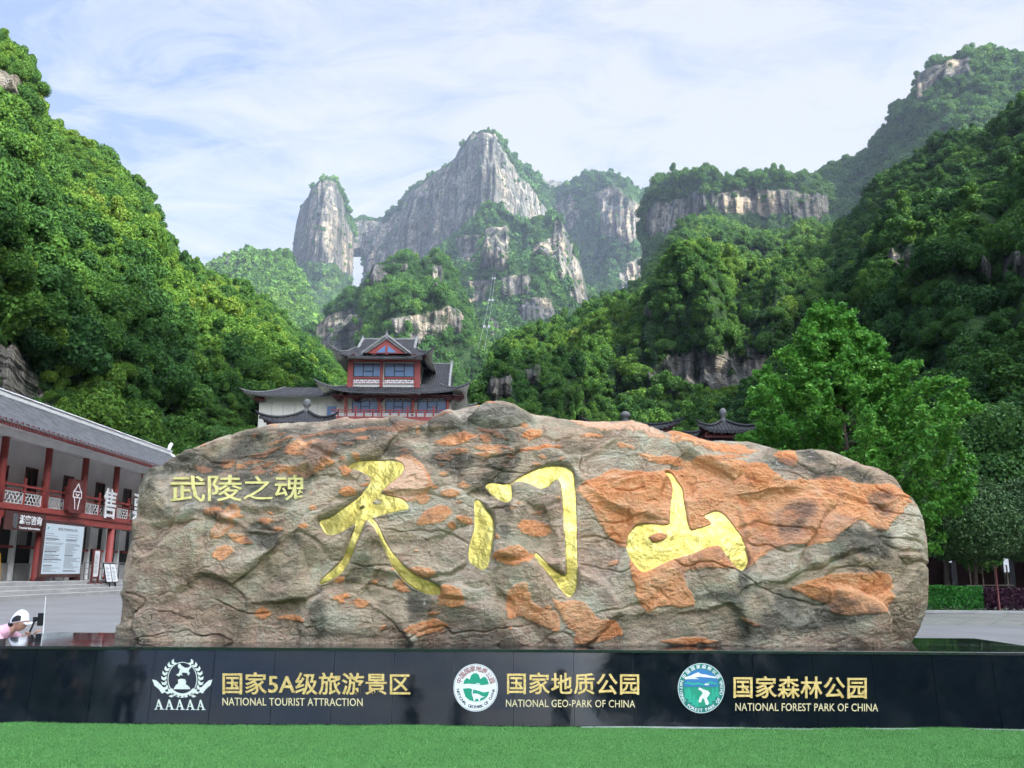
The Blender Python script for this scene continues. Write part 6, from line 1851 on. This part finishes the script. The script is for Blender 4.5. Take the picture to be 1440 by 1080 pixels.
broad_tree(1415, 62, 575, 4.6, 'broad green tree behind the clipped round trees at the right edge', 22)
broad_tree(1300, 72, 600, 4.2, 'broad green tree half hidden behind the right side of the ginkgo', 23)
broad_tree(300, 96, 585, 3.2, 'round green tree at the foot of the left hill beyond the hall', 25)
broad_tree(262, 92, 612, 2.6, 'lowest green tree behind the far end of the hall roof', 26)

def hedge(x0, x1, y0, y1, h, label, mat, n, size, seed, name='hedge'):
    q = np.random.default_rng(seed)
    o = empty(name, ((x0+x1)/2, (y0+y1)/2, 0), label, 'hedge')
    hw, hd = (x1-x0)/2, (y1-y0)/2
    P = np.stack([q.uniform(-hw, hw, n), q.uniform(-hd, hd, n), q.uniform(0, 1, n)**.5], 1)
    face_ = q.integers(0, 3, n)
    P[face_ == 0, 1] = -hd+np.abs(q.normal(0, .10, (face_ == 0).sum())); P[face_ == 1, 2] = 1-np.abs(q.normal(0, .08, (face_ == 1).sum()))
    top = h*(1+.12*fbm((P[:, 0]+x0)*.9, P[:, 1], seed, 3))
    P[:, 2] *= top
    P[:, 1] += .14*fbm((P[:, 0]+x0)*1.2, P[:, 2]*1.5, seed+4, 2)
    N = np.stack([0*P[:, 0], np.where(face_ == 0, -1, 0), np.where(face_ == 0, .3, 1)], 1).astype(float)
    leafy('foliage', P, N, size, mat, o, .8, .65)
    st = MB()
    for i in range(int((x1-x0)/.5)): branch(st, (-hw+.25+i*.5, q.uniform(-.3, .3), 0), (q.normal(0, .2), 0, 1), h*.7, .015, .006, 3, .1, seed*9+i)
    place(st.build('stems', M_BARK), o)
    return o
hx = lambda px, Y: float(at(px, 840, Y)[0])
hedge(hx(1255, 37.5), hx(1374, 37.5), 37.0, 38.6, .98, 'bright green clipped hedge right of the boulder', M_HEDGE, 26000, .05, 31)
hedge(hx(1376, 37.5), hx(1520, 37.5), 37.0, 38.6, .90, 'dark purple clipped hedge at the right edge', M_PURP, 26000, .05, 32)
# grass verge in front of the hedges
nb = 60000
bx_ = rng.uniform(9, 30, nb); by_ = rng.uniform(35.4, 37.3, nb)
hb_ = rng.uniform(.04, .13, nb)*(.6+.6*smooth(-.3, .5, fbm(bx_*.7, by_*.9, 0, 2)))
th = rng.uniform(0, 6.28, nb)
base = np.stack([bx_, by_, 0*bx_], 1); e1 = np.stack([np.cos(th)*.008, np.sin(th)*.008, 0*th], 1)
tip = np.stack([np.cos(th+1.2)*hb_*.5, np.sin(th+1.2)*hb_*.5, hb_], 1)
gm = NT('verge_grass'); gm.set(gm.ramp(gm.attr('lv'), [(0, (.06, .13, .03)), (.5, (.13, .22, .055)), (1, (.27, .30, .11))]), .7, spec=.2)
prop(mesh_np('grass', np.stack([base-e1, base+e1, base+tip], 1).reshape(-1, 3), np.arange(nb*3).reshape(-1, 3), gm.m, attrs={'lv': np.repeat(rng.uniform(0, 1, nb), 3)}), 'grass verge in front of the hedges', 'grass', None, 'stuff')
sb_ = MB(); sb_.add([(8, 35.4, .008), (60, 35.4, .008), (60, 39.2, .008), (8, 39.2, .008)], [(0, 1, 2, 3)])
prop(sb_.build('soil', paint('soil', (.10, .10, .05), .95, .35, 2)), 'soil bed of the hedges', 'ground', None, 'structure')
kb = MB(); kb.bbox(8, 60, 35.25, 35.395, 0, .12, .015)
prop(kb.build('kerb', M_STEP), 'stone kerb of the verge', 'kerb', None, 'structure')
# stakes and the thin red pole
st = empty('tree_stakes', (hx(1392, 40.0), 40.0, 0), 'wooden tree stakes with crossbar behind the purple hedge', 'stakes')
q = MB()
for o_ in (-.75, -.2, .35, .9): q.tube([(o_, 0, 0), (o_+.02, .1, 1.9)], .035, 6)
q.tube([(-.95, .05, 1.0), (1.1, .05, 1.02)], .03, 6); place(q.build('poles', M_BARK), st)
rp_ = empty('red_pole', (hx(1404, 36.6), 36.6, 0), 'thin dark red pole standing in front of the purple hedge', 'pole')
q = MB(); q.lathe([(.09, 0), (.09, .03), (.045, .05), (.03, 1.75), (.0301, 1.78)], (0, 0, 0), 10); place(q.build('shaft', M_DKRED, smooth_=True), rp_)

# dark trees across the road behind the camera, met again as dark reflections in the right half of the granite
bt = broad_tree(720, 25, 540, 3.6, 'dark tree standing behind the camera, across the square', 41, M_OSM, 14000, .16)
bt['group'] = 'trees behind the camera'
for i, (x_, y_) in enumerate(((7.5, -27), (12.5, -25), (17, -28), (22, -26), (28, -29), (-24, -30))):
    if i == 0: r_ = bt
    else:
        r_ = bt.copy(); COL.objects.link(r_)
        for ch in list(bt.children):
            c_ = ch.copy(); COL.objects.link(c_); c_.parent = r_
    r_.location = (x_, y_, 0); r_.rotation_euler = (0, 0, i*1.3)

# ------------------------------------------------------------------ cableway up to the peak
cw = empty('cableway', (0, 0, 0), 'pair of thin cableway ropes climbing to the peak with tiny cabins', 'cableway')
for k, (a, b) in enumerate((((672, 492), (697, 352)), ((681, 492), (699, 352)))):
    A, B = at_d(np.array(a[0]), np.array(a[1]), 620), at_d(np.array(b[0]), np.array(b[1]), 1650)
    pts = []
    for f in np.linspace(0, 1, 30):
        p_ = A+(B-A)*f; p_[2] -= 18*math.sin(math.pi*f); pts.append(tuple(p_))
    q = MB(); q.tube(pts, list(np.linspace(.12, .26, 30)), 5); place(q.build('cable', M_STEEL), cw)
    for i in (5, 12, 19, 25):
        p_ = Vector(pts[i]); c_ = MB(); c_.bbox(p_.x-1.3, p_.x+1.3, p_.y-1.3, p_.y+1.3, p_.z-4.6, p_.z-2.0, .3); c_.tube([p_, p_-Vector((0, 0, 2))], .15, 5); place(c_.build('cabin', M_STEEL), cw)
for (px, py, D) in ((697, 350, 1652), (690, 345, 1690)):
    b_ = at_d(np.array(px), np.array(py+6), D); o = empty('pylon', tuple(b_), 'lattice cableway pylon on the buttress, the %s one' % ('nearer' if D < 1670 else 'farther'), 'pylon')
    q = MB()
    for sx_ in (-1, 1):
        for sy_ in (-1, 1): q.tube([(sx_*4, sy_*4, -8), (sx_*1.2, sy_*1.2, 26)], .5, 5)
    for z_ in (4, 12, 19): q.tube([(-3, -3, z_), (3, 3, z_+4)], .3, 4); q.tube([(3, -3, z_), (-3, 3, z_+4)], .3, 4)
    q.bbox(-7, 7, -1, 1, 25, 27, .2); place(q.build('frame', M_STEEL), o)
# ------------------------------------------------------------------ people
M_SKIN = paint('skin', (.52, .30, .21), .5, .08, 8)
M_PINK = paint('pink_cloth', (.70, .42, .50), .8, .1, 9)
M_CAPW = paint('white_cap', (.80, .82, .86), .8, .05, 8)
M_HAIR = paint('black_hair', (.012, .010, .010), .5, .3, 20)
M_NAVY = paint('navy_cloth', (.02, .025, .045), .8, .2, 9)
M_GREY = paint('grey_cloth', (.16, .16, .17), .8, .2, 9)
M_SHOE = paint('shoe', (.05, .05, .05), .5, .2, 9)
M_TEE = paint('white_cloth', (.62, .62, .62), .8, .1, 9)

def skin_body(name, nodes, edges, mat, parent, sub=2, root=0):
    """one continuous surface grown round a joint skeleton: nodes {(x,y,z): radius}"""
    me = bpy.data.meshes.new(name)
    me.from_pydata([n[0] for n in nodes], edges, [])
    o = bpy.data.objects.new(name, me); COL.objects.link(o)
    sk = o.modifiers.new('skin', 'SKIN'); sk.use_smooth_shade = True
    sv = me.skin_vertices[0] if len(me.skin_vertices) else None
    if sv is None:
        bm = bmesh.new(); bm.from_mesh(me); bm.verts.layers.skin.verify(); bm.to_mesh(me); bm.free(); sv = me.skin_vertices[0]
    for i, n in enumerate(nodes):
        r = n[1]; sv.data[i].radius = (r, r) if not hasattr(r, '__len__') else r
        sv.data[i].use_root = (i == root)
    ss = o.modifiers.new('sub', 'SUBSURF'); ss.levels = ss.render_levels = sub
    dg = bpy.context.evaluated_depsgraph_get()
    me2 = bpy.data.meshes.new_from_object(o.evaluated_get(dg))
    o.modifiers.clear(); o.data = me2
    me2.materials.clear(); me2.materials.append(mat)
    o.parent = parent
    return o
def chain(*idx): return [(a, b) for a, b in zip(idx[:-1], idx[1:])]

def hand_nodes(nodes, edges, wrist, d, up, s=1.0, curl=.6):
    """palm with four fingers of unequal length and a thumb from its side; d along the hand, up = palm normal"""
    d = Vector(d).normalized(); up = Vector(up).normalized(); side = d.cross(up).normalized()
    w = Vector(nodes[wrist][0]); b = len(nodes)
    nodes.append((tuple(w+d*.045*s), .026*s)); edges.append((wrist, b))
    palm = w+d*.08*s
    for k, L in enumerate((.070, .080, .074, .058)):
        off = side*(.030-.020*k)*s
        i0 = len(nodes)
        p0 = palm+off; p1 = p0+(d*.6-up*curl*.5).normalized()*L*.45*s; p2 = p1+(d*.2-up*curl).normalized()*L*.33*s; p3 = p2+(-d*.3-up*curl).normalized()*L*.25*s
        nodes += [(tuple(p0), .0105*s), (tuple(p1), .0092*s), (tuple(p2), .0085*s), (tuple(p3), .0070*s)]
        edges += [(b, i0)]+chain(i0, i0+1, i0+2, i0+3)
    i0 = len(nodes)
    t0 = w+d*.035*s+side*.034*s; t1 = t0+(side*.6+d*.7-up*.3).normalized()*.035*s; t2 = t1+(d*.6-up*.7).normalized()*.028*s
    nodes += [(tuple(t0), .012*s), (tuple(t1), .0105*s), (tuple(t2), .008*s)]
    edges += [(b, i0)]+chain(i0, i0+1, i0+2)

def head_mesh(name, c, fwd, mat, parent, s=1.0, hair=None):
    """head with brow, nose, mouth, chin and ears; fwd is the way it looks"""
    bm = bmesh.new(); bmesh.ops.create_uvsphere(bm, u_segments=28, v_segments=22, radius=1)
    for v in bm.verts:
        x, y, z = v.co     # +x forward
        sx, sy, sz = .098, .078, .122
        if z < 0: sx *= 1-.20*(-z)**1.5*(1 if x < 0 else .35); sy *= 1-.34*(-z)**1.4
        px_, py_, pz_ = x*sx, y*sy, z*sz
        if x > .55:
            n = math.exp(-((y/.16)**2))*math.exp(-(((z+.12)/.22)**2)); px_ += .026*n
            e = math.exp(-(((abs(y)-.38)/.16)**2))*math.exp(-(((z-.05)/.11)**2)); px_ -= .012*e
            m_ = math.exp(-((y/.30)**2))*math.exp(-(((z+.52)/.08)**2)); px_ += .006*m_
            l_ = math.exp(-((y/.32)**2))*math.exp(-(((z+.58)/.03)**2)); px_ -= .005*l_
            ch = math.exp(-((y/.3)**2))*math.exp(-(((z+.86)/.16)**2)); px_ += .014*ch
        v.co = (px_*s, py_*s, pz_*s)
    for sg in (-1, 1):
        r_ = bmesh.ops.create_uvsphere(bm, u_segments=8, v_segments=6, radius=1)
        for v in r_['verts']: v.co = Vector((v.co.x*.020-.006, v.co.y*.010+sg*.079, v.co.z*.032-.005))*s
    yaw = math.atan2(fwd[1], fwd[0]); pit = math.atan2(fwd[2], math.hypot(fwd[0], fwd[1]))
    M = Matrix.Translation(c) @ Matrix.Rotation(yaw, 4, 'Z') @ Matrix.Rotation(-pit, 4, 'Y')
    bmesh.ops.transform(bm, matrix=M, verts=bm.verts)
    me = bpy.data.meshes.new(name); bm.to_mesh(me); bm.free()
    me.polygons.foreach_set('use_smooth', np.ones(len(me.polygons), bool)); me.materials.append(mat)
    o = bpy.data.objects.new(name, me); COL.objects.link(o); o.parent = parent
    return o, M

# the photographer squatting at the far left corner of the plinth, looking right through a phone on a gimbal
pc = at(27, 874, 11.9)
hz_ = float(pc[2])
ph = empty('person', (float(pc[0])-.35, 11.9, 0), 'person in pink shirt and white cap squatting with a phone at the plinth corner', 'person')
hc = Vector((.36, 0, hz_))                       # head centre, local
nodes, edges = [], []
def nd(x, y, z, r): nodes.append(((x, y, z), r)); return len(nodes)-1
zs = hz_-.125
pel = nd(-.10, 0, .24, (.15, .13)); ab = nd(-.02, 0, .40, (.15, .12)); chs = nd(.06, 0, zs-.10, (.155, .12)); nk0 = nd(.24, 0, zs+.02, (.075, .07)); nk1 = nd(.31, 0, hz_-.07, (.055, .055)); cr = nd(.34, 0, hz_-.01, (.06, .06))
edges += chain(pel, ab, chs, nk0, nk1, cr)
wr = []
hand_t = {-1: Vector((.63, -.22, zs-.03)), 1: Vector((.56, .10, zs-.02))}
for sg in (-1, 1):
    sh_ = nd(.10, sg*.19, zs-.03, .062); T = hand_t[sg]
    el = nd(.36, sg*.25, zs-.20, .045); w_ = nd(T.x-.05, T.y, T.z-.07, .030)
    edges += [(chs, sh_)]+chain(sh_, el, w_); wr.append(w_)
    hp_ = nd(-.08, sg*.11, .26, .10); kn = nd(.26, sg*.20, .44, .068); an_ = nd(.02, sg*.18, .08, .042); to = nd(.22, sg*.20, .035, .036)
    edges += [(pel, hp_)]+chain(hp_, kn, an_, to)
hand_nodes(nodes, edges, wr[0], (.25, 0, 1), (-.2, 1, .0), 1.0, .8)
hand_nodes(nodes, edges, wr[1], (.3, -.2, 1), (-.8, -.3, .2), 1.0, .8)
skin_body('body', nodes, edges, M_SKIN, ph)
head_mesh('head', hc, (1, -.02, -.06), M_SKIN, ph, 1.0)
# clothing, a little proud of the body
sn, se = [], []
def sd_(x, y, z, r): sn.append(((x, y, z), r)); return len(sn)-1
a0 = sd_(-.12, 0, .22, (.175, .155)); a1 = sd_(-.02, 0, .40, (.180, .150)); a2 = sd_(.05, 0, zs-.09, (.19, .16)); a3 = sd_(.21, 0, zs+.03, (.105, .10)); a4 = sd_(.285, 0, zs+.055, (.08, .08))
se += chain(a0, a1, a2, a3, a4)
for sg in (-1, 1):
    T = hand_t[sg]
    b0 = sd_(.10, sg*.19, zs-.02, .088); b1 = sd_(.36, sg*.25, zs-.20, .066); b2 = sd_(T.x-.09, T.y+sg*.01, T.z-.11, .050)
    se += [(a2, b0)]+chain(b0, b1, b2)
skin_body('shirt', sn, se, M_PINK, ph)
tn, te = [], []
def td_(x, y, z, r): tn.append(((x, y, z), r)); return len(tn)-1
c0 = td_(-.10, 0, .235, (.165, .15))
for sg in (-1, 1):
    c1 = td_(-.08, sg*.11, .26, .115); c2 = td_(.26, sg*.20, .44, .082); c3 = td_(.03, sg*.18, .10, .058)
    te += [(c0, c1)]+chain(c1, c2, c3)
skin_body('trousers', tn, te, M_NAVY, ph)
for sg in (-1, 1):
    q = MB(); q.bbox(-.05, .26, sg*.18-.05, sg*.18+.05, 0, .085, .03); place(q.build('shoe', M_SHOE), ph)
# cap: dome, black side panel, long peak
capm = Matrix.Translation(hc+Vector((-.005, 0, .012))) @ Matrix.Rotation(R(4), 4, 'Y')
V, F = [], []
nu_, nv_ = 28, 9
for j in range(nv_+1):
    e = math.pi/2*j/nv_
    for i in range(nu_):
        a = 2*math.pi*i/nu_
        back = .5-.5*math.cos(a)
        z = .128*math.sin(e)-(.055*back+.0)*math.cos(e)
        V.append(tuple(capm @ Vector((.114*math.cos(a)*math.cos(e)**.8, .094*math.sin(a)*math.cos(e)**.8, z+.012))))
F = [(j*nu_+i, j*nu_+(i+1) % nu_, (j+1)*nu_+(i+1) % nu_, (j+1)*nu_+i) for j in range(nv_) for i in range(nu_)]
cap = mesh_np('cap', V, F, M_CAPW, ph, True)
q = MB()
pk = [(.095, -.082), (.14, -.085), (.19, -.062), (.215, -.02), (.215, .02), (.19, .062), (.14, .085), (.095, .082)]
q.prism(pk, lambda a, b, d: tuple(capm @ Vector((a, b, .022+d-.22*(a-.095)-6.5*b*b))), 0, .008); q.prism([(x*1.0, y*.98) for x, y in pk], lambda a, b, d: tuple(capm @ Vector((a, b, .022+d-.22*(a-.095)-6.5*b*b))), -.006, -.001)
place(q.build('peak', M_CAPW), cap)
V, F = [], []
for j in range(5):
    e = .05+.62*j/4
    for i in range(7):
        a = -math.pi*.5-.55+1.05*i/6
        sh = .5+.5*math.cos((i/6-.55)*2.4)
        ee_ = .05+(e-.05)*sh
        back = .5-.5*math.cos(a)
        V.append(tuple(capm @ Vector((.1165*math.cos(a)*math.cos(ee_)**.8, .0965*math.sin(a)*math.cos(ee_)**.8, .128*math.sin(ee_)-.055*back*math.cos(ee_)+.013))))
F = [(j*7+i, j*7+i+1, (j+1)*7+i+1, (j+1)*7+i) for j in range(4) for i in range(6)]
mesh_np('side_panel', V, F, M_HAIR, cap, True)
q = MB(); q.tube([tuple(hc+Vector((-.09, y_, -.03+z_))) for y_, z_ in ((-.055, 0), (0, -.012), (.055, 0))], .035, 8); place(q.build('hair', M_HAIR, smooth_=True), ph)
# the phone on its gimbal and small tripod, in the raised hands
gx, gz = float(ph.location.x), 0
pp_ = at(57, 871, 11.78); gp_ = empty('phone_gimbal', (float(pp_[0]), 11.78, 0), 'black phone clamped on a handheld gimbal in front of the squatting person', 'phone')
zc_ = float(pp_[2])
q = MB(); q.bbox(-.040, .040, -.006, .006, zc_-.080, zc_+.080, .006); place(q.build('phone', M_BLK), gp_)
q = MB(); q.bbox(-.055, -.041, -.012, .012, zc_-.02, zc_+.03, .005); q.lathe([(.022, -.03), (.022, .03)], (-.075, 0, zc_), 12); q.tube([(-.075, 0, zc_-.02), (-.09, 0, zc_-.07), (-.12, 0, zc_-.16)], .013, 8)
q.tube([(-.12, 0, zc_-.16), (-.17, .02, zc_-.25)], .012, 6); q.tube([(-.12, 0, zc_-.16), (-.075, .02, zc_-.25)], .012, 6); q.tube([(-.12, 0, zc_-.16), (-.12, -.05, zc_-.25)], .012, 6)
q.tube([(-.12, .01, zc_-.2), (-.12, .02, .02)], .010, 6)
place(q.build('gimbal', M_BLK), gp_)
a_ = at(60, 897, 11.68); b_ = at(64.5, 838, 11.68)
po = empty('selfie_stick', (float(a_[0]), 11.68, 0), 'thin white stick held upright by the squatting person', 'stick')
q = MB(); q.tube([(-.03, 0, .05), (0, 0, float(a_[2])), (float(b_[0]-a_[0]), 0, float(b_[2]))], [.009, .008, .006], 8); place(q.build('rod', M_TRIM), po)
q = MB(); q.tube([(-.012, 0, float(a_[2])-.13), (-.004, 0, float(a_[2])-.02)], .014, 8); place(q.build('grip', M_BLK), po)

# onlookers beside and behind the camera: seen only as dark reflections in the granite
def standing(x, y, rz, h, top, legs, label, pose=0):
    o = empty('person', (x, y, 0), label, 'person', rz=rz); s = h/1.72
    N_, E_ = [], []
    def n(x_, y_, z_, r): N_.append(((x_*s, y_*s, z_*s), (r*s if not hasattr(r, '__len__') else tuple(k*s for k in r)))); return len(N_)-1
    p0 = n(0, 0, .93, (.16, .11)); p1 = n(0, 0, 1.12, (.15, .105)); p2 = n(0, 0, 1.34, (.17, .11)); p3 = n(0, 0, 1.45, (.065, .06)); p4 = n(.01, 0, 1.52, .052); p5 = n(.015, 0, 1.58, .055)
    E_ += chain(p0, p1, p2, p3, p4, p5)
    for sg in (-1, 1):
        sh_ = n(0, sg*.19, 1.38, .055)
        if pose == 1: el, w_ = n(.10, sg*.25, 1.16, .042), n(.30, sg*.08, 1.36, .028)
        elif pose == 2 and sg == 1: el, w_ = n(.05, sg*.30, 1.20, .042), n(.22, sg*.22, 1.42, .028)
        else: el, w_ = n(-.02, sg*.25, 1.10, .042), n(.04, sg*.26, .86, .028)
        E_ += [(p2, sh_)]+chain(sh_, el, w_)
        hand_nodes(N_, E_, w_, (.6, 0, .8) if pose == 1 else (.1, 0, -1), (0, -sg, 0), s, .4)
        hp_ = n(0, sg*.10, .88, .095); kn = n(.015, sg*.11, .48, .062); an_ = n(-.01, sg*.115, .09, .042); to = n(.14, sg*.13, .035, .036)
        E_ += [(p0, hp_)]+chain(hp_, kn, an_, to)
    skin_body('body', N_, E_, M_SKIN, o, 1)
    head_mesh('head', Vector((.03*s, 0, 1.63*s)), (1, 0, 0), M_SKIN, o, s)
    T_, F_ = [], []
    def tt(x_, y_, z_, r): T_.append(((x_*s, y_*s, z_*s), (r*s if not hasattr(r, '__len__') else tuple(k*s for k in r)))); return len(T_)-1
    q0 = tt(0, 0, .88, (.19, .14)); q1 = tt(0, 0, 1.12, (.175, .13)); q2 = tt(0, 0, 1.34, (.19, .13)); q3 = tt(0, 0, 1.44, (.085, .08)); F_ += chain(q0, q1, q2, q3)
    for sg in (-1, 1):
        s0 = tt(0, sg*.19, 1.38, .075); s1_ = tt(.10 if pose == 1 else -.01, sg*.25, 1.17 if pose else 1.13, .058); F_ += [(q2, s0), (s0, s1_)]
    skin_body('shirt', T_, F_, top, o, 1)
    L_, G_ = [], []
    def ll(x_, y_, z_, r): L_.append(((x_*s, y_*s, z_*s), (r*s if not hasattr(r, '__len__') else tuple(k*s for k in r)))); return len(L_)-1
    l0 = ll(0, 0, .93, (.175, .13))
    for sg in (-1, 1):
        l1 = ll(0, sg*.10, .86, .115); l2 = ll(.015, sg*.11, .48, .080); l3 = ll(-.01, sg*.115, .12, .060); G_ += [(l0, l1)]+chain(l1, l2, l3)
    skin_body('trousers', L_, G_, legs, o, 1)
    q = MB(); q.lathe([(.085*s, -.02*s), (.105*s, .03*s), (.098*s, .08*s), (.06*s, .125*s), (.01, .138*s)], (.0, 0, 1.64*s), 14)
    place(q.build('hair', M_HAIR, smooth_=True), o)
    for sg in (-1, 1):
        q = MB(); q.bbox(-.07*s, .22*s, sg*.12*s-.045, sg*.12*s+.045, 0, .08, .025); place(q.build('shoe', M_SHOE), o)
    return o
up_ = math.pi/2
standing(-7.8, 2.0, up_, 1.74, M_NAVY, M_GREY, 'person in navy near the left plinth end, seen as the largest dark reflection', 2)
standing(-7.0, 1.4, up_-.3, 1.70, M_GREY, M_NAVY, 'person in grey standing left of the camera, reflected beside the wreath emblem', 0)
standing(-8.9, 2.4, up_, 1.66, M_NAVY, M_NAVY, 'person in dark clothes farthest left, reflected at the edge of the plinth', 0)
standing(-2.3, -3.0, up_, 1.68, M_NAVY, M_GREY, 'person raising both hands behind the camera, reflected between the two first emblems', 1)
standing(-1.2, -3.5, up_+.2, 1.40, M_GREY, M_NAVY, 'short person behind the camera, reflected right of the first lettering', 0)
standing(1.1, -2.0, up_, 1.70, M_GREY, M_NAVY, 'person taking a picture just behind the camera, reflected under the middle lettering', 1)
# ------------------------------------------------------------------ air between here and the peaks
hz = NT('air')
hz.n.remove(hz.b)
pv_ = hz.n.new('ShaderNodeVolumePrincipled')
pv_.inputs['Color'].default_value = (.62, .76, 1.0, 1)
pv_.inputs['Density'].default_value = 0.000065
pv_.inputs['Anisotropy'].default_value = 0.0
hz.link(pv_.outputs[0], hz.out.inputs['Volume'])
hb = MB(); hb.box(-3600, 3600, -420, 3700, -8, 1500)
ho = hb.build('haze', hz.m)
prop(ho, 'thin blue haze filling the valley', 'haze', None, 'stuff')
